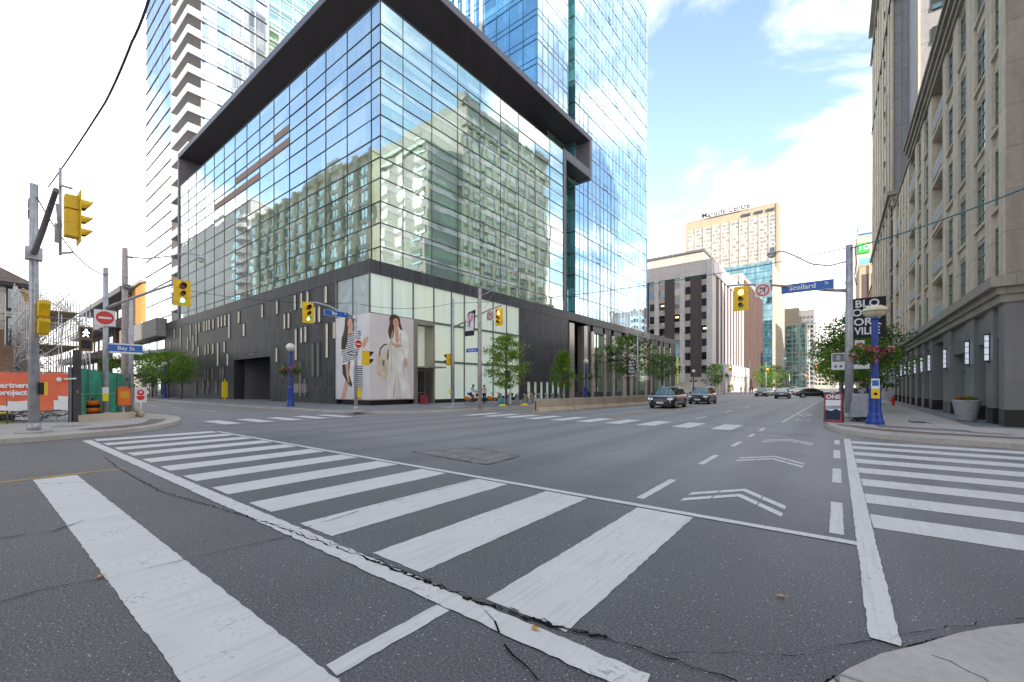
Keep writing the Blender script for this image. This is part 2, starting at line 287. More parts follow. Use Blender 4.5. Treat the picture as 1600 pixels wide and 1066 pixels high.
pm('banner_black', (.012, .014, .02), .7, 0, .2, 2); pm('lime', (.62, .78, .02), .6); pm('banner_teal', (.1, .4, .45), .6)
pm('hoard_orange', (.82, .17, .08), .6, 0, .1, .8, .1); pm('hoard_green', (.05, .33, .2), .8, 0, .2, 1.5, .3, streak=.2); pm('mesh_white', (.6, .58, .55), .7)
pm('scaffold', (.62, .6, .58), .45, .3, .15); pm('plank', (.42, .33, .22), .8, 0, .2); pm('barrel_orange', (.85, .17, .01), .5, 0, .1); pm('rubber', (.015, .015, .015), .8)
pm('tarp', (.35, .37, .41), .5, 0, .15, 3, .5); pm('planter', (.32, .32, .32), .8, 0, .15, 8, .4)
pm('bark', (.13, .1, .075), .9, 0, .3, 8, .8, .2); pm('soil', (.05, .035, .025), .95)
pm('yellow_plastic', (.85, .68, .01), .45, 0, .06); pm('bike_orange', (.85, .3, .01), .35, 0, .05); pm('chrome', (.6, .6, .6), .2, .9, .03)
pm('lamp_lit', (.8, .85, .95), .3, emit=(.8, .85, 1), es=.12); pm('room_lamp', (.9, .7, .4), .3, emit=(1, .7, .35), es=1.1)
# people
pm('skin', (.42, .26, .19), .55, 0, .05); pm('skin_dark', (.1, .055, .035), .55); pm('hair_dark', (.025, .015, .01), .6); pm('hair_brown', (.11, .045, .025), .6, 0, .4, 3); pm('cloth_white', (.72, .72, .76), .8); pm('cloth_cream', (.72, .62, .5), .8)
pm('cloth_navy', (.02, .03, .07), .8); pm('cloth_grey', (.2, .2, .22), .8); pm('denim', (.06, .1, .2), .8); pm('cloth_red', (.5, .04, .03), .8); pm('cloth_tan', (.4, .27, .15), .8)
pm('poster_grey', (.82, .78, .8), .35, 0, .06, .4, coord='pos'); pm('print_ivory', (.95, .9, .8), .4, 0, .12, .7, coord='pos'); pm('poster_pale', (.80, .715, .70), .35, 0, .05, .4, coord='pos'); pm('print_skin', (.72, .42, .3), .4, 0, .1, 2); pm('print_white', (.95, .93, .9), .4); pm('print_cream', (.8, .66, .5), .4, 0, .2, .8); pm('print_black', (.03, .03, .035), .4); pm('print_shadow', (.5, .42, .38), .4)
pm('print_fold', (.62, .52, .45), .5); pm('print_pink', (.75, .35, .5), .5, 0, .3, 3)
def leafmat(name, a, b_, c_):
    m, t, b = newmat(name); v = obj_co(t)
    col = t.ramp(t.noise(v, 1.4, 4, .6), [(.3, a), (.52, b_), (.72, c_)])
    col = t.mix(.35, col, t.ramp(t.noise(v, 22, 2), [(.35, tuple(x*.5 for x in a)), (.65, c_)]))
    t.l(col, b.inputs['Base Color']); b.inputs['Roughness'].default_value = .55; b.inputs['Specular IOR Level'].default_value = .3
    tr = t.n('ShaderNodeBsdfTranslucent'); t.l(t.mix(1, col, (1.0, 1.1, .4), 'MULTIPLY'), tr.inputs[0]); ms = t.n('ShaderNodeMixShader'); ms.inputs[0].default_value = .35
    out = [n for n in t.t.nodes if n.type == 'OUTPUT_MATERIAL'][0]; t.l(b.outputs[0], ms.inputs[1]); t.l(tr.outputs[0], ms.inputs[2]); t.l(ms.outputs[0], out.inputs[0])
leafmat('leaf_fresh', (.08, .17, .012), (.2, .33, .02), (.4, .5, .06)); leafmat('leaf_green', (.04, .12, .015), (.12, .26, .025), (.26, .4, .06)); leafmat('leaf_dark', (.025, .055, .015), (.05, .11, .022), (.1, .18, .04)); leafmat('leaf_rust', (.1, .05, .012), (.16, .12, .02), (.25, .2, .04))
pm('petal_pink', (.65, .06, .22), .6, 0, .3, 9); pm('petal_red', (.6, .07, .05), .6, 0, .3, 9); pm('petal_white', (.75, .6, .6), .6, 0, .2, 9)
def carpaint(name, col, metal=.35):
    m, t, b = newmat(name); b.inputs['Base Color'].default_value = (*col, 1); b.inputs['Roughness'].default_value = .28; b.inputs['Metallic'].default_value = metal
    b.inputs['Coat Weight'].default_value = .8; b.inputs['Coat Roughness'].default_value = .05
    n1 = t.noise(obj_co(t), 3, 4); t.l(t.ramp(n1, [(.3, tuple(x*.85 for x in col)), (.7, col)]), b.inputs['Base Color'])
carpaint('car_black', (.012, .012, .016)); carpaint('car_blue', (.03, .07, .11)); carpaint('car_white', (.7, .7, .7), 0); carpaint('car_silver', (.4, .41, .42), .6); carpaint('car_red', (.4, .02, .02), .2)
pm('car_trim', (.02, .02, .022), .6); pm('headlight', (.7, .72, .75), .12, .3, .05); pm('taillight', (.4, .01, .01), .2)
# ---------------------------------------------------------------- builders
K = .021
def shear(v):   # the hotel's street front is not quite square to the side street
    return (v[0] + (K*(v[1]-20.1) if v[1] > 20.1 else 0), v[1], v[2])
class MB:
    def __init__(s, xf=None): s.v = []; s.f = []; s.mi = []; s.xf = xf; s.sm = []
    def vert(s, p):
        if s.xf: p = s.xf(p)
        s.v.append(tuple(p)); return len(s.v)-1
    def face(s, pts, mi=0, sm=False):
        s.f.append([s.vert(p) for p in pts]); s.mi.append(mi); s.sm.append(sm)
    def idx(s, ids, mi=0, sm=False): s.f.append(list(ids)); s.mi.append(mi); s.sm.append(sm)
    def box(s, x0, x1, y0, y1, z0, z1, mi=0):
        if x0 > x1: x0, x1 = x1, x0
        if y0 > y1: y0, y1 = y1, y0
        if z0 > z1: z0, z1 = z1, z0
        i = [s.vert(p) for p in ((x0,y0,z0),(x1,y0,z0),(x1,y1,z0),(x0,y1,z0),(x0,y0,z1),(x1,y0,z1),(x1,y1,z1),(x0,y1,z1))]
        for q in ((0,3,2,1),(4,5,6,7),(0,1,5,4),(1,2,6,5),(2,3,7,6),(3,0,4,7)): s.idx([i[k] for k in q], mi)
        return s
    def prism(s, poly, z0, z1, mi=0, cap=True):
        n = len(poly); a = [s.vert((p[0], p[1], z0)) for p in poly]; b = [s.vert((p[0], p[1], z1)) for p in poly]
        for k in range(n): s.idx((a[k], a[(k+1) % n], b[(k+1) % n], b[k]), mi)
        if cap: s.idx(b, mi); s.idx(a[::-1], mi)
        return s
    def extr(s, poly, axis, c0, c1, mi=0):
        """poly in the plane normal to axis ('x': (y,z), 'y': (x,z)) extruded c0..c1"""
        f = (lambda p, c: (c, p[0], p[1])) if axis == 'x' else (lambda p, c: (p[0], c, p[1]))
        n = len(poly); a = [s.vert(f(p, c0)) for p in poly]; b = [s.vert(f(p, c1)) for p in poly]
        for k in range(n): s.idx((a[k], a[(k+1) % n], b[(k+1) % n], b[k]), mi)
        s.idx(b, mi); s.idx(a[::-1], mi); return s
    def tube(s, pts, r, seg=8, mi=0, cap=True, r1=None):
        pts = [Vector(p) for p in pts]; rings = []; n = len(pts); up = Vector((0, 0, 1))
        for k, p in enumerate(pts):
            d = (pts[min(k+1, n-1)]-pts[max(k-1, 0)]).normalized()
            a = d.cross(up)
            if a.length < .05: a = d.cross(Vector((1, 0, 0)))
            a.normalize(); b = d.cross(a).normalized()
            rr = r if not isinstance(r, (list, tuple)) else r[k]
            if r1 is not None: rr = r + (r1-r)*k/max(1, n-1)
            rings.append([s.vert(p + (a*math.cos(2*math.pi*j/seg) + b*math.sin(2*math.pi*j/seg))*rr) for j in range(seg)])
        for k in range(n-1):
            for j in range(seg): s.idx((rings[k][j], rings[k+1][j], rings[k+1][(j+1) % seg], rings[k][(j+1) % seg]), mi, True)
        if cap: s.idx(rings[0], mi); s.idx(rings[-1][::-1], mi)
        return s
    def bar(s, a, b, w, h, mi=0):
        a, b = Vector(a), Vector(b); d = (b-a).normalized(); sd = d.cross(Vector((0, 0, 1)))
        if sd.length < .05: sd = Vector((1, 0, 0))
        sd.normalize(); u = sd.cross(d).normalized(); sd *= w/2; u *= h/2
        i = [s.vert(p) for p in (a-sd-u, a+sd-u, a+sd+u, a-sd+u, b-sd-u, b+sd-u, b+sd+u, b-sd+u)]
        for q in ((0,1,2,3),(7,6,5,4),(0,4,5,1),(1,5,6,2),(2,6,7,3),(3,7,4,0)): s.idx([i[k] for k in q], mi)
        return s
    def lathe(s, prof, c=(0, 0, 0), seg=16, mi=0, sm=True, sy=1):
        rings = [[s.vert((c[0]+r*math.cos(2*math.pi*j/seg), c[1]+sy*r*math.sin(2*math.pi*j/seg), c[2]+z)) for j in range(seg)] for r, z in prof]
        for k in range(len(rings)-1):
            for j in range(seg): s.idx((rings[k][j], rings[k][(j+1) % seg], rings[k+1][(j+1) % seg], rings[k+1][j]), mi, sm)
        s.idx(rings[0][::-1], mi); s.idx(rings[-1], mi); return s
    def disc(s, c, nrm, r, seg=16, th=.02, mi=0, sx=1):
        n = Vector(nrm).normalized(); a = n.cross(Vector((0, 0, 1)))
        if a.length < .05: a = Vector((1, 0, 0))
        a.normalize(); b = n.cross(a); c = Vector(c)
        R1 = [s.vert(c + (a*math.cos(2*math.pi*j/seg)*sx + b*math.sin(2*math.pi*j/seg))*r) for j in range(seg)]
        R2 = [s.vert(c + n*th + (a*math.cos(2*math.pi*j/seg)*sx + b*math.sin(2*math.pi*j/seg))*r) for j in range(seg)]
        for j in range(seg): s.idx((R1[j], R1[(j+1) % seg], R2[(j+1) % seg], R2[j]), mi, True)
        s.idx(R2, mi); s.idx(R1[::-1], mi); return s
    def ball(s, c, r, seg=12, mi=0, sz=1):
        n = seg//2; prof = [(max(.001, r*math.sin(math.pi*k/n)), -r*sz*math.cos(math.pi*k/n)) for k in range(n+1)]
        return s.lathe(prof, c, seg, mi)
    def build(s, name, mat, parent=None, origin=None, loc=None):
        """origin: world point of the parent, subtracted so that the mesh can be given in world coordinates"""
        me = bpy.data.meshes.new(name); ox, oy, oz = origin or (0, 0, 0)
        me.from_pydata([(x-ox, y-oy, z-oz) for x, y, z in s.v], [], s.f)
        for mm in (mat if isinstance(mat, (list, tuple)) else [mat]): me.materials.append(M[mm])
        me.polygons.foreach_set('material_index', s.mi); me.polygons.foreach_set('use_smooth', s.sm)
        bm = bmesh.new(); bm.from_mesh(me); bmesh.ops.remove_doubles(bm, verts=bm.verts, dist=1e-5) if len(bm.verts) < 40000 and not getattr(s, 'nomerge', 0) else None
        if not getattr(s, 'norecalc', 0): bmesh.ops.recalc_face_normals(bm, faces=bm.faces)
        bm.to_mesh(me); bm.free(); me.update()
        o = bpy.data.objects.new(name, me); C.objects.link(o)
        if parent: o.parent = parent
        if loc: o.location = loc
        return o
class Root:
    pass
def thing(name, label, cat, loc=(0, 0, 0), rz=0, group=None, kind=None):
    o = bpy.data.objects.new(name, None); C.objects.link(o); o.empty_display_size = .2
    o.location = loc; o.rotation_euler = (0, 0, rz); o['label'] = label; o['category'] = cat
    if group: o['group'] = group
    if kind: o['kind'] = kind
    return o
def tag(o, label, cat, group=None, kind=None):
    o['label'] = label; o['category'] = cat
    if group: o['group'] = group
    if kind: o['kind'] = kind
    return o
def struct(o, label=None):
    o['kind'] = 'structure'; 
    if label: o['label'] = label; o['category'] = o.name.split('.')[0].replace('_', ' ')
    return o
def kids(o): return [c for c in C.objects if c.parent == o]
def dup(root, loc, rz, label, group=None, kmap={}):
    key = root.name
    r = root.copy(); C.objects.link(r); r.location = loc; r.rotation_euler = (0, 0, rz); r['label'] = label
    if group: r['group'] = group
    if key not in kmap: kmap[key] = [(c, kids(c)) for c in kids(root)]
    for ch, gs in kmap[key]:
        c = ch.copy(); C.objects.link(c); c.parent = r
        for g in gs:
            d = g.copy(); C.objects.link(d); d.parent = c
    return r
def text(s, size, mat, parent, loc, rot, name='lettering', ext=.004, align='CENTER', bold=.0, sx=1):
    cu = bpy.data.curves.new('lettering', 'FONT'); cu.body = s; cu.size = size; cu.extrude = ext; cu.align_x = align; cu.align_y = 'CENTER'; cu.offset = bold; cu.resolution_u = 3
    o = bpy.data.objects.new('tmp', cu); C.objects.link(o); bpy.context.view_layer.update()
    me = bpy.data.meshes.new_from_object(o.evaluated_get(bpy.context.evaluated_depsgraph_get()))
    bpy.data.objects.remove(o); bpy.data.curves.remove(cu); me.name = name
    me.materials.clear(); me.materials.append(M[mat])
    q = bpy.data.objects.new(name, me); C.objects.link(q); q.parent = parent; q.location = loc; q.rotation_euler = rot; q.scale = (sx, 1, 1)
    return q
TX = {'-y': (R(90), 0, 0), '+x': (R(90), 0, R(90)), '-x': (R(90), 0, R(-90)), '+y': (R(90), 0, R(180))}
# ---------------------------------------------------------------- ground, roads, pavements
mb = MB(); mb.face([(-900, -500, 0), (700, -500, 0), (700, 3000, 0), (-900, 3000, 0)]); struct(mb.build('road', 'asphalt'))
def strip_in(poly, w):
    """points moved w to the left of the travel direction (inside of the pavement)"""
    out = []
    for i, p in enumerate(poly):
        a = Vector(poly[max(0, i-1)]); b = Vector(poly[min(len(poly)-1, i+1)]); d = (b-a).normalized()
        out.append((p[0]-d.y*w, p[1]+d.x*w))
    return out
def pavement(name, edge, back, z, mat, kw=.18):
    inn = strip_in(edge, kw)
    mb = MB(); mb.prism(inn + back, -.05, z); struct(mb.build(name, mat))
    mb = MB(); lo = strip_in(edge, -.03)
    for i in range(len(edge)-1):
        a, b, c, d = edge[i], edge[i+1], inn[i+1], inn[i]; e, f_ = lo[i], lo[i+1]
        mb.face([(*a, z+.002), (*b, z+.002), (*c, z+.002), (*d, z+.002)]); mb.face([(*e, -.05), (*f_, -.05), (*b, z+.002), (*a, z+.002)])
    struct(mb.build('kerb', 'kerb'))
def arc(c, r, a0, a1, n=10): return [(c[0]+r*math.cos(R(a0+(a1-a0)*k/n)), c[1]+r*math.sin(R(a0+(a1-a0)*k/n))) for k in range(n+1)]
# near corner under the camera (a dropped, nearly flush kerb), then clockwise the other three corners
rr = random.Random(3)
e = [(-.75, -60), (-.7, -12)] + [(x+rr.uniform(-.03, .03), y+rr.uniform(-.03, .03)) for x, y in arc((5.4, .33), 6.02, 180, 92, 26)] + [(12, 6.35), (300, 6.35)]
pavement('sidewalk', e[::-1], [(-.75, -60.1), (300, -60.1)], .035, 'sidewalk', .0)
e = [(-18.9, -120), (-18.95, -10), (-18.95, .3), (-19.2, 1.7), (-19.8, 3.2), (-20.9, 4.5), (-22.6, 5.5), (-24.6, 6.25), (-26.8, 6.7), (-29.5, 6.6), (-32.2, 6.2), (-36, 6.3), (-60, 6.5), (-600, 6.5)]
pavement('sidewalk', e, [(-600, -120)], .15, 'sidewalk', .3)
e = [(-600, 14.2), (-60, 14.2), (-41, 14.0), (-28, 14.2), (-25, 14.7), (-22.8, 15.6), (-21.2, 16.9), (-20.3, 18.6), (-19.9, 21), (-19.6, 25), (-17.9, 100)]
pavement('sidewalk', e, [(-24, 104), (-600, 104)], .15, 'granite_paving', .25)
e = [(-.9, 98), (-.85, 60), (-.7, 34), (-.55, 26), (-.4, 22.5), (-.2, 20.6), (.15, 19.2), (.8, 18.05), (1.9, 17.45), (3.6, 17.2), (20, 17.2), (300, 17.2)]
pavement('sidewalk', e, [(300, 98)], .15, 'sidewalk', .22)
e = [(-600, 117), (-30, 117), (-19, 118.5), (-16.5, 123), (-16.0, 1500)]; pavement('sidewalk', e, [(-600, 1500)], .15, 'sidewalk', .25)
e = [(-.5, 1500), (-.5, 122), (1.5, 118), (300, 117)]; pavement('sidewalk', e, [(300, 1500)], .15, 'sidewalk', .25)
def sheet(name, poly, z, mat):
    mb = MB(); mb.face([(*p, z) for p in poly]); return struct(mb.build(name, mat))
sheet('granite_sidewalk', [(4.05, 23.2), (4.05, 98), (5.6, 98), (60, 23.2)], .154, 'granite_paving')
sheet('brick_paving', [(-.05, 20.9), (.35, 20.6), (.75, 19.6), (1.5, 18.95), (2.6, 18.6), (5, 18.5), (60, 18.5), (60, 19.3), (4.2, 19.3), (2.3, 19.55), (1.3, 20.1), (.6, 21.2), (0.1, 21.5)], .155, 'brick_paving')
sheet('brick_paving', [(1.2, 21.0), (3.6, 20.3), (3.6, 21.3), (1.2, 21.9)], .155, 'granite_paving')
sheet('brick_paving', [(-20.6, 2.7), (-20.75, 3.6), (-21.9, 4.6), (-23.6, 5.35), (-25.2, 5.85), (-25.6, 5.3), (-23.6, 4.75), (-22.6, 4.3), (-22.0, 3.4), (-21.4, 2.4)], .155, 'brick_paving')
# hardware in the pavement
for nm, q, mt in (('utility_cover', [(3.4, 20.2), (4.3, 19.9), (4.4, 20.2), (3.5, 20.5)], 'galv_dark'), ('utility_cover', [(-23.5, 2.0), (-23.2, 2.0), (-23.2, 2.9), (-23.5, 2.9)], 'galv_dark'), ('utility_cover', [(2.5, 24.2), (3.1, 24.2), (3.1, 24.7), (2.5, 24.7)], 'galv_dark')):
    tag(sheet(nm, q, .157, mt), {3.4: 'flat steel utility cover next to the brick band on the right pavement', -23.5: 'flat steel utility cover on the pavement by the near left mast', 2.5: 'flat steel utility cover behind the blue lamp post on the right pavement'}[q[0][0]], 'utility cover', 'utility covers in the pavements', 'thing')
# asphalt repairs and cracks
sheet('road_patch', [(-8.49, 6.91), (-7.88, 8.38), (-5.97, 8.11), (-5.87, 6.73)], .003, 'patch') if 'patch' in M else None
def ribbon(mb, pts, w, z, jit=.03, n=14, seed=0):
    q = random.Random(seed); P = []
    for a, b in zip(pts, pts[1:]):
        L = math.dist(a, b); m = max(2, int(L*n))
        for k in range(m): P.append((a[0]+(b[0]-a[0])*k/m + q.uniform(-jit, jit), a[1]+(b[1]-a[1])*k/m + q.uniform(-jit, jit)))
    P.append(pts[-1])
    for a, b in zip(P, P[1:]):
        d = Vector((b[0]-a[0], b[1]-a[1])); 
        if d.length < 1e-4: continue
        d.normalize(); w0 = w*q.choice((.15, .5, .8, 1.0, 1.5)); nx, ny = -d.y*w0/2, d.x*w0/2
        mb.face([(a[0]-nx, a[1]-ny, z), (b[0]+d.x*.01-nx, b[1]+d.y*.01-ny, z), (b[0]+d.x*.01+nx, b[1]+d.y*.01+ny, z), (a[0]+nx, a[1]+ny, z)])
mb = MB(); mb.nomerge = 1
main = [(-13.6, 2.0), (-11.5, 1.9), (-8.4, 1.88), (-6.3, 2.15), (-5.3, 2.25), (-4.7, 2.27), (-3.7, 2.35), (-2.9, 2.37), (-2.3, 2.38), (-1.9, 2.42), (-1.5, 2.48), (-1.2, 2.56), (-.75, 2.6), (-.45, 2.63)]
ribbon(mb, main[6:12], .018, .0119, .022, 34, 21); ribbon(mb, main, .013, .012, .018, 18, 1); ribbon(mb, [(x, y+.035) for x, y in main[4:11]], .007, .0121, .025, 16, 2)
ribbon(mb, [(-5.03, .1), (-5.1, .36), (-4.98, .74), (-4.91, 1.28), (-4.87, 1.6), (-4.78, 2.2)], .009, .0123, .012, 9, 3)
ribbon(mb, [(-4.91, 2.37), (-5.01, 3.18), (-5.05, 4.05), (-5.07, 5.56), (-4.99, 6.48), (-4.89, 7.96), (-4.63, 10), (-4.6, 15)], .009, .0124, .015, 8, 4)
ribbon(mb, [(-7.2, .2), (-7.07, .6), (-7.33, .89)], .012, .0125, .02, 10, 6); ribbon(mb, [(-2.2, 2.41), (-1.9, 2.27), (-1.67, 2.1), (-1.33, 1.96)], .009, .0126, .012, 9, 7)
ribbon(mb, [(-11.0, .36), (-10.7, .76), (-9.8, 1.73)], .01, .0127, .03, 12, 8); ribbon(mb, [(-8.49, 6.91), (-7.88, 8.38), (-5.97, 8.11), (-5.87, 6.73), (-8.49, 6.91)], .02, .0128, .01, 9, 9)
ribbon(mb, [(-13.6, 2.0), (-14.5, 4.5), (-14.2, 8), (-15, 13)], .01, .0129, .03, 10, 10); ribbon(mb, [(-.9, 2.6), (-.2, 3.1), (.5, 4.0), (1.3, 4.85)], .005, .013, .02, 12, 11)
ribbon(mb, arc((5.4, .33), 6.03, 178, 100, 26), .014, .0131, .008, 30, 31)
ribbon(mb, [(-.02, 2.95), (.6, 2.3), (1.6, 1.4)], .008, .0372, .004, 10, 32); ribbon(mb, [(1.35, 4.8), (1.9, 4.0), (2.6, 3.1)], .008, .0373, .004, 10, 33); ribbon(mb, [(.45, 3.55), (.9, 3.3), (1.2, 3.5), (1.9, 3.35)], .005, .0374, .03, 16, 34)
struct(mb.build('road_crack', 'crack'))
# road markings
qq = random.Random(11)
def jit_rect(mb, x0, x1, y0, y1, z, j=.008, step=.07):
    pts = []
    def side(a, b):
        L = math.dist(a, b); n = max(1, int(L/step))
        for k in range(n): pts.append((a[0]+(b[0]-a[0])*k/n + qq.uniform(-j, j)*.55, a[1]+(b[1]-a[1])*k/n + qq.uniform(-j, j)*.55, z))
    side((x0, y0), (x1, y0)); side((x1, y0), (x1, y1)); side((x1, y1), (x0, y1)); side((x0, y1), (x0, y0)); mb.face(pts)
def marking(name, rects, z=.005, mat='paint_white', j=.008, step=.07):
    mb = MB(); mb.norecalc = 1
    for r in rects: jit_rect(mb, *r, z, j, step)
    return struct(mb.build(name, mat))
marking('zebra_crossing', [(-2.16-1.49*k, -1.44-1.49*k, 2.47, 5.62) for k in range(12)], .005, j=.012)
marking('crossing_edge_line', [(-18.3, -.84, 2.19, 2.39)], .0085, 'paint_faded' if 0 else 'paint_white', .018)
marking('crossing_edge_line', [(-18.2, .17, 5.66, 5.79)], .0085)
marking('stop_line', [(-11.3, -.9, .74, 1.28)], .005, j=.012)
marking('lane_line', [(-2.4, -2.26, 1.3, 2.18)], .005, j=.012); marking('yellow_line', [(-11.5, -11.38, -30, 1.98)], .005, 'paint_yellow')
marking('crossing_edge_line', [(.165, .325, 3.62, 17.05)], .0115, j=.012)
marking('zebra_crossing', [(.335, 4.1, 6.5+1.335*k, 7.16+1.335*k) for k in range(8)], .005, j=.012, step=.25)
marking('crossing_edge_line', [(4.12, 4.28, 6.5, 17)], .005)
marking('zebra_crossing', [(-3.95-1.5*k, -3.2-1.5*k, 17.85, 20.6) for k in range(10)], .005, step=.5)
marking('crossing_edge_line', [(-18.6, -.5, 17.6, 17.72), (-18.6, -.75, 20.75, 20.9)], .0085, 'paint_faded', step=.5)
marking('zebra_crossing', [(-24.3, -21.4, 7.0+1.4*k, 7.7+1.4*k) for k in range(5)], .005, step=.5)
marking('crossing_edge_line', [(-24.6, -24.45, 6.6, 14.3), (-21.2, -21.05, 6.0, 14.6)], .0085, 'paint_faded', step=.5)
marking('lane_line', [(-2.37, -2.25, a, b) for a, b in ((6.1, 7.7), (9.6, 11.1), (13.05, 14.25), (15.85, 16.9), (18.3, 19.6))])
marking('lane_line', [(-.07, .06, a, b) for a, b in ((5.97, 7.6), (9.17, 10.75), (12.3, 13.9), (15.3, 16.5))])
marking('lane_line', [(-5.85, -5.73, 23+7.4*k, 25.4+7.4*k) for k in range(12)], step=.6)
marking('yellow_line', [(-9.95, -9.85, 21.5, 98), (-9.7, -9.6, 21.5, 98)], .005, 'paint_yellow', step=2)
mb = MB(); mb.face([(-2.1, 23.4, .005), (-1.98, 23.4, .005), (-1.62, 61, .005), (-1.74, 61, .005)]); struct(mb.build('bike_lane_line', 'paint_white'))
mb = MB(); mb.norecalc = 1
for y0 in (6.32, 10.45, 14.6):
    for dy in (0, .42):
        for s in (-1, 1):
            a = -1.18
            for u0, u1 in ((0.0, .46), (.49, 1.0)):
                x0, x1 = a+s*.0 + s*.62*u0, a+s*.62*u1; h0, h1 = .78*(1-u0), .78*(1-u1)
                mb.face([(x0, y0+dy+h0, .005), (x1, y0+dy+h1, .005), (x1, y0+dy+h1+.2, .005), (x0, y0+dy+h0+.2, .005)])
struct(mb.build('cycle_chevron', 'paint_white'))
mb = MB(); mb.norecalc = 1
def ring(pts, w):
    c = (sum(p[0] for p in pts)/len(pts), sum(p[1] for p in pts)/len(pts)); n = len(pts)
    inn = [(c[0]+(p[0]-c[0])*(1-w), c[1]+(p[1]-c[1])*(1-w)) for p in pts]
    for k in range(n): mb.face([(*pts[k], .005), (*pts[(k+1) % n], .005), (*inn[(k+1) % n], .005), (*inn[k], .005)])
ring([(-1.5, 28.5), (-1.1, 30.5), (-1.5, 32.5), (-1.9, 30.5)], .35)
for cy in (25.2, 26.3): ring([(-1.35+.32*math.cos(k*.5236), cy+.42*math.sin(k*.5236)) for k in range(12)], .25)
struct(mb.build('cycle_symbol', 'paint_white'))
marking('lane_line', [(-36-7*k, -33-7*k, 10.2, 10.32) for k in range(9)], step=1)
# leaves blown on the road
for i, (x, y, a, mt) in enumerate(((-5.05, .72, .4, 'bark'), (-1.62, 2.36, 1.2, 'leaf_rust'), (-.35, 3.9, 2.0, 'yellow_plastic'), (-.05, 2.55, .8, 'leaf_rust'))):
    mb = MB(); L = .042
    mb.face([(0, -L*.7, .002), (L*.55, -L*.2, .012), (L*.35, L*.4, .006), (0, L, .015), (-L*.3, L*.45, .004), (-L*.6, -L*.1, .014)]); mb.bar((0, -L*.7, .003), (.01, -L*1.3, .008), .004, .004)
    o = mb.build('fallen_leaf', 'leaf_fall', loc=(x, y, .012)); o.rotation_euler = (0, 0, a)
    tag(o, ('brown curled leaf on the edge of the wide white stop line', 'small yellow leaf lying on the cracked crossing line', 'tiny yellow leaf on bare asphalt before the cycle chevrons', 'tiny tan leaf on the asphalt by the long white line')[i], 'leaf', 'fallen leaves on the road')
# ---------------------------------------------------------------- the hotel: dark stone podium, glass box, steel frame
X0, Y0, Yg = -30.1, 20.1, 21.1
O = (X0, Y0, .15)
hotel = thing('hotel_building', 'hotel block with black granite base, reflective glass box and projecting steel frame at the corner', 'building', O)
def hp(mb, name, mat, parent=None, org=O): return mb.build(name, mat, parent or hotel, org)
Hs = shear
# side-street wall with the deep entrance cut out
mb = MB(Hs)
YE = 96.4
mb.box(-87.1, -58.56, Y0, Y0+1.2, .1, 10.98); mb.box(-48.44, -35.1, Y0, Y0+1.2, .1, 10.98); mb.box(-58.56, -48.44, Y0, Y0+1.2, 4.95, 10.98)
mb.box(-87.1, -86, Y0+1.2, 40, .1, 10.98)
hp(mb, 'stone_wall', 'granite')
mb = MB(Hs); mb.box(-87.14, X0+.0, Y0-.03, Y0+1.0, 10.985, 12.1); mb.box(X0-1.0, X0+.03, Y0+1.0, YE, 10.985, 12.1); mb.box(-87.1, X0-1.0, Y0+1.0, YE, 11.7, 12.0); hp(mb, 'stone_band', 'granite')
# entrance recess
mb = MB(Hs); mb.box(-58.9, -58.56, Y0+.05, 25, .1, 4.95); hp(mb, 'entrance_side', 'grey_granite'); mb = MB(Hs); mb.box(-48.44, -48.1, Y0+.05, 25, .1, 4.95); hp(mb, 'entrance_side', 'grey_granite')
mb = MB(Hs); mb.box(-58.56, -52.5, 24.6, 25, .1, 4.95); hp(mb, 'entrance_door', 'dark_glass'); mb = MB(Hs); mb.box(-52.5, -48.44, 24.4, 25, .1, 4.95); hp(mb, 'pebble_wall', 'pebble')
mb = MB(Hs); mb.box(-58.9, -48.1, Y0+.05, 25, 4.95, 5.2); hp(mb, 'entrance_ceiling', 'granite_soffit')
for i, (s, z) in enumerate((('HOTEL PRIVATE', 5.75), ('RESIDENCES', 5.4))): text(s, .3, 'stainless', hotel, (-53.2-O[0], -.03, z-.15), TX['-y'], ext=.015)
# slot windows
SLOTS = [(-84.71,7.81,9.05),(-82.42,9.3,10.77),(-79.34,7.6,10.73),(-75.93,7.19,9.05),(-74.63,8.43,10.69),(-73.52,6.8,9.09),(-72.2,7.63,10.73),(-70.99,9.33,10.72),(-71.22,6.05,7.31),(-68.95,9.34,10.7),(-67.89,9.33,10.72),(-66.92,9.32,10.7),(-65.5,9.37,10.68),(-63.61,9.37,10.78),(-62.48,9.39,10.76),(-61.32,9.4,10.77),(-60.01,7.72,10.77),(-56.95,9.36,10.75),(-55.45,7.67,9.12),(-50.41,9.33,10.79),(-46.79,9.37,10.78),(-42.81,9.34,10.82),(-41.52,9.38,10.84),(-40.28,9.41,10.83),(-36.9,9.31,10.82),(-45.07,7.65,9.17),(-44.16,7.66,9.16),(-42.63,4.34,7.44),(-41.52,5.97,7.49),(-40.7,6.01,7.49),(-38.98,7.73,9.17),(-38.09,7.68,9.15),(-36.75,4.32,7.42),(-35.49,5.99,7.43),(-39.18,2.64,5.76),(-38.22,2.63,5.78),(-46.87,4.34,5.76),(-68.52,6.05,7.36),(-67.33,6.07,7.41),(-65.57,6.08,7.42),(-63.81,4.42,7.4),(-61.56,6.07,7.37),(-60.48,4.39,5.79),(-68.31,2.59,4.12),(-67.26,0.76,4.09),(-65.63,2.68,4.12),(-62.73,2.65,4.16),(-61.87,0.74,4.18),(-64.26,0.78,2.39),(-69.23,0.66,2.43),(-45.39,2.64,4.04),(-41.63,0.74,4.09),(-40.74,0.75,2.49),(-78.9,0.5,2.42),(-72.13,0.5,2.42)]
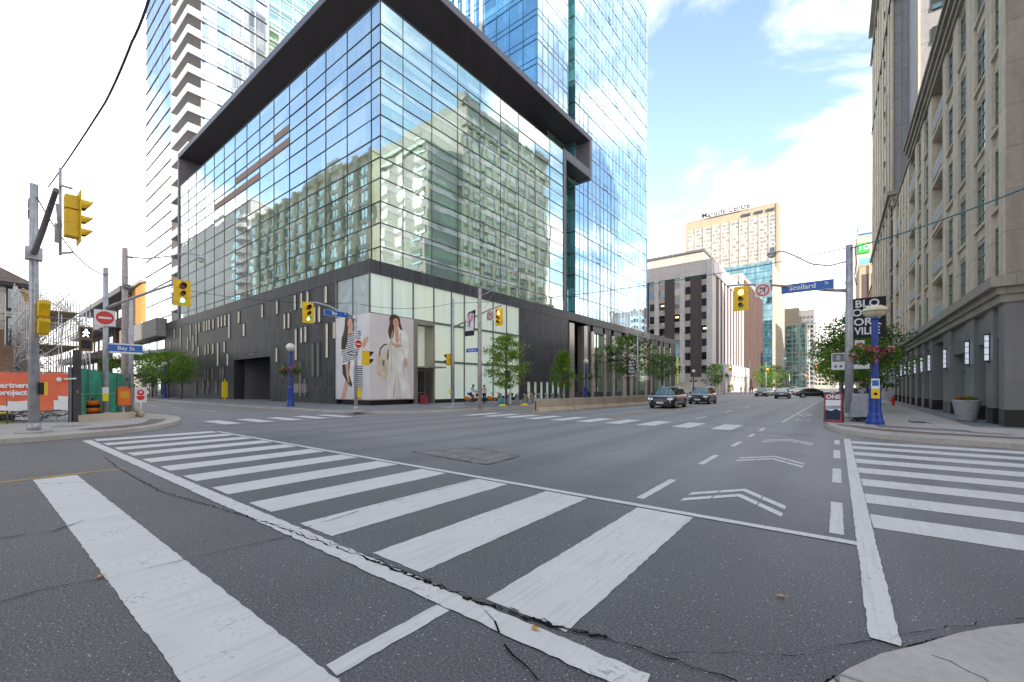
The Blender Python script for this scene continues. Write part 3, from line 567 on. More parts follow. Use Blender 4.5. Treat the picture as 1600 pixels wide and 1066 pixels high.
for x, z0, z1 in SLOTS:
    w = .25 if x > -52 else .31
    fr = MB(Hs); D0, D1 = Y0-.03, Y0+.02
    for bx in ((x-w-.03, x-w, z0, z1), (x+w, x+w+.03, z0, z1), (x-w-.05, x+w+.05, z1, z1+.07), (x-w-.05, x+w+.05, z0-.06, z0)): fr.box(bx[0], bx[1], Y0-.06, D1, bx[2], bx[3])
    fr.box(x-w, x-w+.12, Y0-.05, D1, z0, z1, 1)
    fo = hp(fr, 'slot_window', ['mullion', 'stainless'])
    pn = MB(Hs); pn.box(x-w, x+w, Y0-.012, D1, z0, z1); pn.build('pane', 'slot_glass' if z0 > 4.2 else 'window_glass', fo, O)
# glazed shop corner
G1 = 39.99
mb = MB(Hs); mb.box(-35.1, X0-.08, Y0+.08, Y0+.14, 7.75, 10.98); hp(mb, 'shop_glass', 'balcony_glass'); 
mb = MB(Hs); mb.box(X0-.14, X0-.08, Y0+.14, G1, 7.75, 10.98); mb.box(X0-.14, X0-.08, 26.9, G1, .5, 7.6); hp(mb, 'shop_glass', 'frosted_glass')
mb = MB(Hs)
for y in (20.13, 22.3, 24.5, 26.9, 29.14, 30.9, 32.97, 35.31, 37.62, 39.95):
    mb.box(X0-.1, X0-.02, y-.07, y+.07, 7.75 if y < 26 else .5, 10.98)
for y0, y1, z in ((Y0+.14, G1, 7.68), (26.9, G1, 4.05)): mb.box(X0-.1, X0-.0, y0, y1, z-.1, z+.1)
mb.box(-35.1, -35.0, Y0+.02, Y0+.1, 7.75, 10.98); mb.box(-32.7, -32.6, Y0+.02, Y0+.1, 7.75, 10.98); mb.box(X0-.2, X0-.1, Y0+.02, Y0+.1, 7.75, 10.98)
hp(mb, 'shop_mullion', 'mullion_green')
mb = MB(Hs); mb.box(X0-.6, X0-.05, 26.9, G1, .1, .5); mb.box(-35.1, X0-.25, Y0+.25, 24.2, .1, .62); hp(mb, 'plinth', 'black_granite')
mb = MB(Hs); mb.box(X0-3, X0-.3, 24.92, 24.98, .1, 7.7); mb.box(X0-3, X0-.3, 26.8, 26.88, .1, 7.7); mb.box(X0-3.1, X0-3, 24.9, 26.9, .1, 7.7); mb.box(X0-.3, X0+.03, 24.6, 24.95, .1, 7.7); mb.box(X0-.3, X0+.03, 26.75, 26.95, .1, 7.7); mb.box(X0-.3, X0+.03, 24.95, 26.75, 7.35, 7.7); hp(mb, 'door_surround', 'stainless')
mb = MB(Hs); mb.box(X0-1.3, X0-1.25, 24.98, 26.8, .15, 3.3); hp(mb, 'shop_door', 'dark_glass')
mb = MB(Hs)
for y in (24.98, 25.85, 26.74): mb.box(X0-1.25, X0-1.17, y, y+.07, .15, 3.3)
mb.box(X0-1.25, X0-1.17, 24.98, 26.8, 3.2, 3.3); mb.box(X0-1.2, X0-1.1, 25.1, 26.7, 1.1, 1.16); hp(mb, 'door_frame', 'stainless')
mb = MB(Hs); mb.box(X0-1.3, X0-1.25, 24.98, 26.8, 3.6, 7.4); hp(mb, 'shop_glass', 'frosted_glass')
mb = MB(Hs); mb.box(X0-.4, X0+1.5, 25.0, 27.0, 3.38, 3.52); hp(mb, 'door_canopy', 'stainless')
# posters: two printed panels that wrap the corner
pa = MB(Hs); pa.box(-35.1, X0-.0, Y0-.06, Y0+.1, .63, 7.7); pA = hp(pa, 'poster', 'poster_grey'); pA['label'] = 'grey poster of a woman in a striped dress'
pb = MB(Hs); pb.box(X0-.1, X0+.06, Y0+.11, 24.45, .63, 7.7); pB = hp(pb, 'poster', 'poster_pale'); pB['label'] = 'pale poster of a woman in a white suit holding a cream bag'
mb = MB(Hs); mb.box(X0-.02, X0+.09, 24.45, 24.6, .6, 7.75); mb.box(-35.16, -35.1, Y0-.08, Y0+.1, .6, 11); mb.box(-35.1, X0, Y0-.08, Y0, .56, .63); mb.box(X0-.02, X0+.08, Y0, 24.5, .56, .625); hp(mb, 'poster_frame', 'stainless')
def printed(name, polys, mats, face, parent):
    """polys: (material index, [(u, v)...]); u across 0..1, v up 0..1 of the poster"""
    mb = MB(Hs if face == 'B' else None); mb.norecalc = 1; d = 0
    for k, (mi, P) in enumerate(polys):
        d = .004+.0012*k
        if face == 'A': pts = [(-35.1+u*5.0, Y0-.06-d, .63+v*7.07) for u, v in P]
        else: pts = [(X0+.06+d, Y0+.11+u*4.34, .63+v*7.07) for u, v in P]
        mb.face(pts, mi)
    return mb.build(name, mats, parent, None if 0 else (O[0], O[1], O[2]))
def lerp_blob(cx, cy, rx, ry, n=14, a0=0): return [(cx+rx*math.cos(a0+2*math.pi*k/n), cy+ry*math.sin(a0+2*math.pi*k/n)) for k in range(n)]
A = [(0, [(.17,0),(.29,0),(.42,.2),(.52,.30),(.4,.42),(.34,.3)]), (0, [(.66,0),(.79,0),(.82,.22),(.68,.26)]),            # legs
     (4, [(.2,.42),(.22,.3),(.36,.2),(.48,.14),(.55,.2),(.56,.42),(.4,.47),(.27,.45)]), (0, [(.3,.48),(.33,.3),(.38,.2),(.43,.2),(.4,.34),(.4,.48)]),  # bag and hanging arm
     (1, [(.42,.3),(.55,.13),(.82,.13),(.84,.32),(.72,.47),(.6,.5),(.45,.44)]), (1, [(.16,.42),(.18,.62),(.3,.76),(.5,.82),(.7,.78),(.86,.7),(.8,.62),(.7,.6),(.62,.47),(.45,.46),(.3,.42)]),
     (0, [(.78,.62),(.86,.71),(.97,.73),(.99,.7),(.9,.62),(.82,.58)]), (0, [(.38,.78),(.44,.9),(.5,.9),(.54,.8),(.48,.76)]),
     (2, lerp_blob(.40,.95,.115,.075)+[]), (2, [(.3,.97),(.27,.85),(.18,.72),(.17,.62),(.29,.6),(.36,.68),(.38,.8),(.41,.9)]), (0, lerp_blob(.445,.915,.072,.062)), (2, [(.5,.97),(.53,.88),(.53,.8),(.57,.82),(.56,.94),(.52,1.0),(.42,1.0)]),
     (4, [(.43,.93),(.46,.935),(.46,.928)]), (4, [(.475,.932),(.495,.93),(.48,.926)]), (3, [(.44,.885),(.47,.89),(.49,.884),(.468,.878)])]
for k in range(13):   # dress stripes
    v = .44+.026*k; u0, u1 = (.20+.02*math.sin(k), .62+.025*min(k, 6)); A.append((4, [(u0, v), (u1, v+.045), (u1, v+.055), (u0, v+.01)]))
for k in range(11):
    v = .15+.024*k; A.append((4, [(.56+.0*k, v), (.83, v-.012), (.83, v-.002), (.56, v+.01)]))
printed('printed_figure', A, ['print_skin', 'print_white', 'hair_brown', 'petal_red', 'print_black'], 'A', pA)
B = [(3, [(.1,.52),(.12,.3),(.3,.22),(.5,.28),(.52,.5),(.4,.56),(.25,.55)]), (3, [(.34,.0),(.4,.0),(.46,.3),(.4,.35)]),
     (1, [(.34,0),(.36,.3),(.38,.55),(.42,.66),(.62,.66),(.74,.52),(.86,.2),(.92,0),(.7,0),(.6,.32),(.54,0)]),
     (1, [(.36,.56),(.3,.64),(.36,.78),(.42,.86),(.5,.86),(.62,.88),(.76,.84),(.84,.76),(.86,.6),(.82,.48),(.76,.48),(.74,.6),(.68,.62),(.5,.62)]),
     (0, [(.5,.88),(.54,.7),(.58,.66),(.62,.72),(.6,.88)]), (0, [(.44,.66),(.55,.62),(.7,.64),(.66,.68),(.55,.66),(.48,.69)]), (0, [(.74,.5),(.8,.5),(.83,.44),(.78,.38),(.74,.42)]),
     (2, lerp_blob(.52,.955,.13,.07)), (2, [(.42,.97),(.39,.88),(.36,.8),(.4,.72),(.48,.74),(.5,.82),(.5,.9)]), (2, [(.6,.99),(.66,.92),(.7,.84),(.64,.85),(.58,.93)]), (0, lerp_blob(.545,.925,.07,.055)),
     (4, [(.52,.935),(.545,.94),(.54,.93)]), (4, [(.565,.94),(.59,.938),(.575,.931)]), (5, [(.545,.895),(.57,.9),(.59,.894),(.57,.888)]),
     (4, [(.16,.5),(.18,.6),(.26,.65),(.34,.66),(.34,.648),(.27,.638),(.2,.59),(.18,.5)]), (4, [(.34,.5),(.36,.6),(.375,.6),(.37,.5),(.355,.46)]), (4, [(.24,.46),(.29,.46),(.29,.45),(.26,.45),(.26,.435),(.285,.435),(.285,.425),(.26,.425),(.26,.41),(.29,.41),(.29,.4),(.24,.4)])]
B += [(6, [(.5, .02), (.56, .3), (.57, .55), (.55, .3), (.47, .02)]), (6, [(.4, .1), (.44, .4), (.45, .6), (.425, .4)]), (6, [(.62, .62), (.64, .78), (.66, .84), (.66, .7)]), (6, [(.68, .3), (.73, .5), (.77, .2), (.72, .4)]), (6, [(.4, .6), (.44, .78), (.47, .84), (.46, .7)])]
printed('printed_figure', B, ['print_skin', 'print_ivory', 'hair_brown', 'print_cream', 'print_black', 'petal_red', 'print_fold'], 'B', pB)
# street-front stone wall, entrance and glazed bays
mb = MB(Hs); mb.box(X0-1.2, X0, 40.0, 51.0, 2.3, 10.98); mb.box(X0-1.2, X0-.2, 51.0, 96.4, .1, .9); mb.box(X0-1.2, X0, 40, 41.5, .1, 2.3); hp(mb, 'stone_wall', 'granite')
for k in range(7):
    y = 41.6+k*1.32
    mb = MB(Hs); mb.box(X0-.3, X0-.2, y, y+.75, .15, 2.3); hp(mb, 'street_window', 'frosted_glass')
    mb = MB(Hs); mb.box(X0-.9, X0, y+.75, y+1.32, .1, 2.3); hp(mb, 'stone_pier', 'granite')
BAYS = [(51.1, 52.4, 's'), (52.4, 55.2, 'p'), (55.2, 56.2, 's'), (56.2, 57.4, 'g'), (57.4, 58.3, 's'), (58.3, 61.6, 'G'), (61.6, 62.3, 's'), (62.3, 64.5, 'g'), (64.5, 65.5, 's'), (65.5, 68.5, 'G'), (68.5, 70.2, 's'), (70.2, 71.6, 'd'), (71.6, 72.8, 's'), (72.8, 74.3, 'G'), (74.3, 75.2, 's'), (75.2, 78.6, 'G'), (78.6, 79.6, 's'), (79.6, 81.4, 'd'), (81.4, 82.3, 's'), (82.3, 86, 'G'), (86, 86.8, 's'), (86.8, 88.6, 'd'), (88.6, 89.4, 's'), (89.4, 92.4, 'G'), (92.4, 93.2, 's'), (93.2, 96.4, 'd')]
for a, b_, k in BAYS:
    mb = MB(Hs)
    if k == 's': mb.box(X0-1.0, X0+.12, a, b_, .1, 10.0 if a > 56 else 10.6); hp(mb, 'steel_fin', 'stainless')
    elif k == 'p': mb.box(X0-1.6, X0-1.4, a, b_, 3.6, 9.8); hp(mb, 'patterned_screen', 'pebble'); mb = MB(Hs); mb.box(X0-2.4, X0-1.0, a, b_, .1, 3.6); hp(mb, 'lobby_door', 'dark_glass')
    elif k == 'd': mb.box(X0-.6, X0-.05, a, b_, .9, 10.98); hp(mb, 'stone_pier', 'granite')
    else:
        mb.box(X0-.5, X0-.4, a, b_, .9, 9.9 if k == 'G' else 4.2); hp(mb, 'bay_window', 'green_glass')
        if k == 'g': mb = MB(Hs); mb.box(X0-.6, X0-.1, a, b_, 4.2, 10.98); hp(mb, 'stone_pier', 'granite')
        else: mb = MB(Hs); mb.box(X0-.38, X0-.3, a, b_, 3.2, 3.32); mb.box(X0-.38, X0-.3, (a+b_)/2-.05, (a+b_)/2+.05, .9, 9.9); mb.box(X0-.6, X0-.1, a, b_, 9.9, 10.98); hp(mb, 'bay_mullion', 'mullion')
mb = MB(Hs); mb.box(-84, X0-3.2, 27, 96.2, .1, 11.6); hp(mb, 'inner_wall', 'granite_soffit')
# glass box above
ROWS = [12.1, 13.35, 15.34, 17.14, 19.06, 20.81, 22.57, 24.33, 26.01, 27.44, 28.84, 30.39, 31.91, 33.85]
LX = [-30.1, -31.39] + [-31.39-3.7*k for k in range(1, 15)] ; LX[-1] = -83.6
RY = [21.1, 23.36, 26.61, 29.92, 33.16, 36.49, 39.74, 43.09, 46.36, 49.6]
gr = random.Random(5)
def curtain(mb, plane, us, zs, c, tilt=.012, d=1):
    """one quad per pane, each very slightly out of plane as real panes are"""
    for a, b_ in zip(us, us[1:]):
        for z0, z1 in zip(zs, zs[1:]):
            o = [gr.uniform(-tilt, tilt) for _ in range(3)]; o4 = o[0]+o[2]-o[1]
            P = [(a, z0, o[0]), (b_, z0, o[1]), (b_, z1, o[2]), (a, z1, o4)]
            mb.face([(p[0], c+p[2], p[1]) for p in P] if plane == 'Y' else [(c+p[2], p[0], p[1]) for p in P])
mb = MB(Hs); mb.nomerge = 1; curtain(mb, 'Y', LX, ROWS, Yg, .010); gw = hp(mb, 'glass_wall', 'box_glass_side')
mb = MB(Hs)
for x in LX: mb.box(x-.018, x+.018, Yg-.05, Yg+.05, 12.1, 33.9)
for z in ROWS[1:]: mb.box(-83.6, X0, Yg-.05, Yg+.04, z-.035, z+.035)
mb.build('mullion_grid', 'mullion', gw, O)
mb = MB(Hs); mb.nomerge = 1; curtain(mb, 'X', RY, ROWS, X0, .016); gw = hp(mb, 'glass_wall', 'box_glass')
mb = MB(Hs)
for y in RY: mb.box(X0-.05, X0+.04, y-.018, y+.018, 12.1, 33.9)
for z in ROWS[1:]: mb.box(X0-.04, X0+.05, Yg, 49.6, z-.028, z+.028)
mb.build('mullion_grid', 'mullion', gw, O)
mb = MB(Hs)   # bronze louvre panes that break up the side wall
for a, b_, z in ((5, 6, 28.84), (5, 6, 27.44), (6, 7, 27.44), (7, 8, 27.44), (7, 8, 26.01), (8, 9, 27.44), (8, 9, 26.01), (9, 10, 26.01), (10, 11, 26.01)):
    mb.box(LX[a]-.05, LX[b_]+.05, Yg-.035, Yg+.03, z+.1-(1.3 if 0 else 0), z+.85)
hp(mb, 'louvre', 'frame_louvre')
mb = MB(Hs); mb.box(-83.6, X0-.2, Yg+.15, 49.4, 33.2, 33.8); mb.box(-83.6, -83.4, Yg+.1, 49, 12.1, 33.8); hp(mb, 'terrace_slab', 'cast_concrete')
# steel frame round the box
ZS, ZT = 38.4, 39.2; FY = 57.5
mb = MB(Hs); mb.box(-84.3, X0+.1, Yg-.15, Yg+14, ZS+.06, ZT); mb.box(X0-14, X0+.1, Yg+14, FY, ZS+.06, ZT)
mb.box(-84.3, -83.7, Yg-.15, Yg+9, 12.1, ZS+.06)
mb.box(X0-2.4, X0+.1, FY-.6, FY, 32.7, ZS+.06); mb.box(X0-2.2, X0+.1, 50.3, FY-.6, 32.9, 34.1); mb.box(X0-1.2, X0+.08, 49.62, 50.3, 12.1, 34.1)
hp(mb, 'steel_frame', 'frame_metal')
mb = MB(Hs); mb.box(-83.7, X0+.05, Yg-.1, Yg+14, ZS, ZS+.05); mb.box(X0-14, X0+.05, Yg+14, FY-.6, ZS, ZS+.05); mb.box(X0-2.2, X0+.05, 50.3, FY-.6, 32.84, 32.9); hp(mb, 'soffit', 'soffit_metal')
# wall fittings
mb = MB(); mb.box(-43.0, -40.4, Y0-.03, Y0+.02, 1.1, 2.0); hp(mb, 'metal_plaque', 'stainless')
# ---------------------------------------------------------------- blue glass tower over the street front
OT = (-32.0, 46.3, 12.1)
tower = thing('glass_tower', 'tall pale blue glass tower rising behind the steel frame along the street', 'tower', OT)
XT = -32.0
def tp(mb, name, mat, parent=None): return mb.build(name, mat, parent or tower, OT)
fl = [12.1+3.25*k for k in range(28)]
# wing nearest the corner
mb = MB(Hs); mb.nomerge = 1; curtain(mb, 'X', [46.3+1.28*k for k in range(7)], [39.25]+fl[9:], XT, .012); w1 = tp(mb, 'glass_wall', 'tower_glass')
mb = MB(Hs); mb.nomerge = 1; curtain(mb, 'Y', [XT-2.35*k for k in range(9)], [39.25]+fl[9:], 46.3, .012); w2 = tp(mb, 'glass_wall', 'tower_glass_shade')
mb = MB(Hs)
for k in range(7): mb.box(XT, XT+.06, 46.3+1.28*k-.03, 46.3+1.28*k+.03, 39.25, 103)
for z in fl[9:]: mb.box(XT, XT+.05, 46.3, 53.98, z-.05, z+.05); mb.box(XT, XT+.04, 46.3, 53.98, z+.8, z+.86)
mb.build('mullion_grid', 'mullion_light', w1, OT)
mb = MB(Hs)
for k in range(9): mb.box(XT-2.35*k-.04, XT-2.35*k+.04, 46.22, 46.3, 39.25, 103)
for z in fl[9:]: mb.box(XT-18.8, XT, 46.24, 46.3, z-.06, z+.06); mb.box(XT-18.8, XT, 46.25, 46.3, z+.75, z+.81)
mb.build('mullion_grid', 'tower_mullion', w2, OT)
for k in range(6):   # white fins on the shaded end
    x = XT-9.8-1.7*k
    mb = MB(Hs); mb.box(x-.16, x+.16, 45.85, 46.22, 39.25, 103); tp(mb, 'white_fin', 'white_precast')
mb = MB(Hs); mb.box(XT-18, XT-.1, 46.4, 53.9, 39.25, 103); mb.box(XT-16, XT-.1, 56.2, 84.5, 12.2, 103); tp(mb, 'floor_core', 'mullion')
# the recess and the main shaft
mb = MB(Hs); mb.nomerge = 1; curtain(mb, 'Y', [XT, XT-1.6, XT-3.2], fl, 56.0, .01); w3 = tp(mb, 'recess_glass', 'teal_glass_bright')
mb = MB(Hs); mb.nomerge = 1; curtain(mb, 'X', [50.4, 51.8, 53.4, 55.9], fl[:9], XT-1.2, .01); tp(mb, 'recess_glass', 'green_glass')
mb = MB(Hs)
for z in fl: mb.box(XT-3.2, XT, 55.92, 56.0, z-.05, z+.05); mb.box(XT-1.2, XT-1.12, 50.4, 56, z-.05, z+.05)
mb.build('mullion_grid', 'mullion', w3, OT)
ys = [56.0+1.36*k for k in range(22)]
mb = MB(Hs); mb.nomerge = 1; curtain(mb, 'X', ys, fl, XT, .016); w4 = tp(mb, 'glass_wall', 'tower_glass')
mb = MB(Hs)
for k, y in enumerate(ys): mb.box(XT, XT+(.1 if k % 3 == 0 else .05), y-.025, y+.025, 12.1, 103)
for z in fl: mb.box(XT, XT+.07, 56, ys[-1], z-.05, z+.05); mb.box(XT, XT+.03, 56, ys[-1], z+.85, z+.9)
mb.build('mullion_grid', 'mullion_light', w4, OT)
for k, (y, i) in enumerate(((60.1, 9), (65.6, 7), (69.6, 12), (73.7, 8), (58.8, 7.5), (77.7, 14), (62.8, 3), (71, 4), (75, 10), (66.9, 16), (80, 6), (80, 11))):   # vent sashes tipped open
    z = 12.1+3.25*i
    mb = MB(Hs); mb.box(XT+.06, XT+.12, y+.05, y+1.25, z+.05, z+.12); mb.box(XT+.06, XT+.1, y+.05, y+1.25, z+.75, z+.8); tp(mb, 'vent_window', 'mullion')
# ---------------------------------------------------------------- west residential slab with corner balconies
OW = (-87, 24, .15)
slab = thing('apartment_tower', 'glass apartment tower with stacked corner balconies behind the left end of the hotel', 'tower', OW)
def wp(mb, name, mat, parent=None): return mb.build(name, mat, parent or slab, OW)
wf = [12.2+3.3*k for k in range(28)]
mb = MB(); mb.nomerge = 1; curtain(mb, 'Y', [-98.7-2.5*k for k in range(9)], wf, 24, .012); g = wp(mb, 'glass_wall', 'slab_glass')
mb = MB()
for z in wf: mb.box(-118.7, -98.7, 23.9, 24, z-.12, z+.04)
mb.build('mullion_grid', 'bronze', g, OW)
ey = [24+.9, 27.2, 29.3, 31.4, 33.5, 35.6, 38, 40.5, 43.0, 45.5, 48]
mb = MB(); mb.nomerge = 1; curtain(mb, 'X', ey[:6], wf, -87, .012); g = wp(mb, 'glass_wall', 'slab_glass')
mb = MB(); mb.nomerge = 1; curtain(mb, 'X', ey[5:], wf, -87.0, .012); g2 = wp(mb, 'glass_wall', 'box_glass')
mb = MB()
for z in wf: mb.box(-87, -86.88, 24.9, 48, z-.12, z+.1); mb.box(-87, -86.92, 24.9, 48, z+.7, z+.78); mb.box(-87.0, -86.83, 27.2, 35.6, z-.15, z+.02, 1)
for y in ey: mb.box(-87, -86.85, y-.05, y+.05, 12.2, 104)
mb.box(-87, -86.7, 35.5, 35.85, 12.2, 104); mb.build('mullion_grid', ['mullion_light', 'mullion'], g, OW)
mb = MB(); mb.box(-98.6, -87.1, 25.6, 48, 12.2, 104); mb.box(-118.6, -98.6, 24.3, 48, 12.2, 104); mb.box(-98.8, -98.5, 23.6, 25.6, 12.2, 104); wp(mb, 'core_wall', 'white_precast')
for k, z in enumerate(wf):
    mb = MB(); mb.box(-96.2, -86.6, 22.9, 25.5, z-.2, z); b_ = wp(mb, 'balcony', 'slab_edge')
    mb = MB(); mb.box(-96.2, -86.6, 22.88, 22.92, z-.1, z+1.1); mb.box(-86.62, -86.58, 22.9, 25, z-.1, z+1.1); mb.build('railing', 'balcony_glass', b_, OW)
    mb = MB(); mb.box(-96.1, -86.7, 23.0, 25.4, z-.25, z-.223); mb.build('balcony_ceiling', 'balcony_soffit', b_, OW)
# ---------------------------------------------------------------- stone apartment block across the street (right)
OR = (5, 24, .15)
rb = thing('stone_apartment_building', 'beige limestone apartment block on grey granite piers, its long front running down the street', 'building', OR)
def rp(mb, name, mat, parent=None): return mb.build(name, mat, parent or rb, OR)
XF = 5.0
FL = [(5.82, 8.07), (8.76, 11.2), (11.93, 14.4), (15.05, 17.5), (18.2, 20.7)]
colY = [23.95, 24.7, 25.65, 26.64, 28.4, 30.03, 31.72, 32.92, 34.66, 35.77, 39.35, 40.85, 42.48, 44.05, 45.88, 47.09, 50.76, 51.83, 52.72, 53.88, 54.85, 56.12, 57.18, 58.29, 61.58, 63.55]
typ = 'pwpWpWpwpbpwpwpbpwpwpwpbp'
# piers, spandrels
mb = MB()
mb.box(XF, XF+.5, colY[0], colY[1], 5.5, 21.2)
for i, c in enumerate(typ):
    a, b_ = colY[i], colY[i+1]
    if c == 'p' and i > 0: mb.box(XF, XF+.5, a, b_, 5.5, 21.2)
rp(mb, 'stone_pier', 'limestone')
for i, c in enumerate(typ):
    a, b_ = colY[i], colY[i+1]
    if c in 'wW': q_ = [(z1, z2, .1, .45) for (z0, z1), (z2, z3) in zip(FL, FL[1:])] + [(20.7, 21.2, .1, .45), (5.2, 5.82, .1, .45)]
    elif c == 'b': q_ = [(z1+.35, z2+.1, .08, .4) for (z0, z1), (z2, z3) in zip(FL, FL[1:])]
    else: q_ = []
    for z0, z1, d0, d1 in q_:
        mb = MB(); mb.box(XF+d0, XF+d1, a, b_, z0+.002, z1-.002)
        if c == 'W': mb.box(XF+.06, XF+.1, a+.2, b_-.2, z0+.12, z1-.12)
        rp(mb, 'spandrel', 'limestone')
mb = MB(); mb.box(XF+.5, 24.5+12, 24.6, 63.5, 5, 22); rp(mb, 'inner_wall', 'limestone_shaded')
mb = MB(); mb.box(XF+.5, 60, 23.98, 24.6, 5.5, 21.2); mb.box(XF+.03, XF+.5, 23.93, 23.99, 5.5, 21.2); rp(mb, 'end_wall', 'limestone_shaded')
def sash(z0, z1, a, b_, nx, nz, par, fr='mullion_green', x=XF+.17):
    w = MB(); t = .045
    w.box(x-.06, x, a, a+.07, z0, z1); w.box(x-.06, x, b_-.07, b_, z0, z1); w.box(x-.055, x-.002, a, b_, z0, z0+.07); w.box(x-.055, x-.002, a, b_, z1-.07, z1)
    for k in range(1, nx): y = a+(b_-a)*k/nx; w.box(x-.05, x, y-t/2, y+t/2, z0, z1)
    for k in range(1, nz): z = z0+(z1-z0)*k/nz; w.box(x-.045, x, a, b_, z-t/2, z+t/2)
    o = rp(w, 'window', fr, par)
    g = MB(); g.box(x-.01, x+.05, a, b_, z0, z1); rp(g, 'pane', 'window_glass', o)
    s = MB(); s.box(XF-.03, XF+.12, a-.02, b_+.02, z0-.12, z0); rp(s, 'sill', 'limestone', o)
for i, c in enumerate(typ):
    a, b_ = colY[i], colY[i+1]
    for k, (z0, z1) in enumerate(FL):
        if c == 'w': sash(z0, z1, a, b_, 2, 4, rb)
        elif c == 'W': sash(z0, z1, a, b_, 3, 4, rb)
        elif c == 'b':
            s = MB(); s.box(XF-.0 if k else XF+.1, XF+2.2, a, b_, z0-.25, z0-.05); bo = rp(s, 'balcony', 'limestone')
            r_ = MB(); r_.box(XF+.02, XF+.06, a+.02, b_-.02, z0+.95, z0+1.0)
            for q in range(int((b_-a)/.14)): r_.box(XF+.025, XF+.05, a+.08+.14*q, a+.1+.14*q, z0+.3, z0+.95)
            rp(r_, 'railing', 'mullion_light', bo)
            g = MB(); g.box(XF+2.0, XF+2.1, a, b_, z0, z1); rp(g, 'balcony_door', 'window_glass', bo)
            l = MB(); l.box(XF+1.6, XF+1.95, a+.5, a+1.1, z1-.7, z1-.2); rp(l, 'ac_unit', 'mullion', bo)
mb = MB(); 
for i, c in enumerate(typ):
    if c == 'b': mb.box(XF+2.1, XF+2.2, colY[i], colY[i+1], 5, 21.2)
rp(mb, 'balcony_wall', 'limestone_shaded')
# ledges and cornice
mb = MB(); pr = [(.0, 4.85, 5.15, .12), (.0, 5.15, 5.42, .22), (.0, 5.42, 5.82, .42)]
for _, z0, z1, d in pr: mb.box(XF-d, XF+.45, 24-d, 63.5, z0, z1); mb.box(XF+.45, 60, 24-d, 24.4, z0, z1)
rp(mb, 'ledge', 'ledge_stone')
mb = MB()
for z0, z1, d in ((21.0, 21.3, .1), (21.3, 21.65, .22), (21.65, 22.0, .38), (22.0, 22.2, .5)): mb.box(XF-d, XF+.8, 24-d, 49.6, z0, z1); mb.box(XF-d+.5, XF+.8, 49.6, 63.5, z0-.3, z1-.3); mb.box(XF+.8, 60, 24-d, 24.8, z0, z1)
rp(mb, 'cornice', 'ledge_stone')
# ground floor: granite piers and deep bays
base = [23.95, 24.64, 25.47, 26.45, 28.46, 30.12, 33.53, 35.59, 39.35, 40.38, 42.48, 43.74, 45.71, 46.98, 49.14, 50.34, 52.05, 53.18, 55.1, 56.12, 58.57, 59.74, 62.22, 63.5]
bt = 'prpRpdpRprprprprprprprp'
for i, c in enumerate(bt):
    a, b_ = base[i], base[i+1]
    if c == 'p':
        m_ = MB(); m_.box(XF, XF+1.6, a, b_, .8, 4.85); o = rp(m_, 'granite_pier', 'grey_granite'); m_ = MB(); m_.box(XF-.01, XF+1.61, a-.01, b_+.01, .1, .8); rp(m_, 'pier_base', 'black_granite', o)
    else:
        zt = {'r': 4.3, 'R': 3.55 if i < 5 else 4.5, 'd': 3.4}[c]
        if i == 1: zt = 3.6
        m_ = MB(); m_.box(XF+.12, XF+.4, a, b_, zt, 4.85); rp(m_, 'lintel', 'grey_granite')
        m_ = MB(); m_.box(XF+1.4, XF+1.6, a, b_, .8, zt+.2); rp(m_, 'bay_wall', 'grey_granite' if c != 'd' else 'mullion_green')
        m_ = MB(); m_.box(XF+1.38, XF+1.6, a, b_, .1, .8); rp(m_, 'bay_base', 'black_granite')
        if c == 'd' or i in (9, 13, 17):
            g = MB(); g.box(XF+.55, XF+.62, a, b_, .35, zt); o = rp(g, 'street_window', 'green_glass' if c == 'd' else 'window_glass')
            g = MB(); n = 4 if c == 'd' else 2
            for k in range(n+1): y = a+(b_-a)*k/n; g.box(XF+.46, XF+.55, y-.04, y+.04, .3, zt)
            g.box(XF+.47, XF+.55, a, b_, 2.5, 2.58); g.box(XF+.35, XF+.6, a, b_, .1, .35); rp(g, 'window_frame', 'mullion_green', o)
m_ = MB(); m_.box(XF+.02, 60, 24.0, 24.7, .8, 4.85); rp(m_, 'end_wall', 'granite_ashlar'); m_ = MB(); m_.box(XF+.01, 60, 23.97, 24.7, .1, .8); rp(m_, 'end_base', 'black_granite')
for y in (25.95, 29.3, 34.6, 39.85, 43.1, 46.35, 49.7, 52.6, 55.6, 59.1):
    l = MB(); l.box(XF-.13, XF-.03, y-.075, y+.075, 2.76, 3.8); o = rp(l, 'wall_lamp', 'lamp_lit')
    l = MB(); l.box(XF-.03, XF, y-.12, y+.12, 2.66, 3.9); l.box(XF-.15, XF, y-.09, y+.09, 3.8, 3.86); l.box(XF-.15, XF, y-.09, y+.09, 2.7, 2.76); l.box(XF-.145, XF, y+.075, y+.1, 2.7, 3.86)
    for z in (3.0, 3.28, 3.56): l.box(XF-.14, XF-.02, y-.082, y+.082, z-.012, z+.012)
    rp(l, 'lamp_frame', 'car_trim', o)
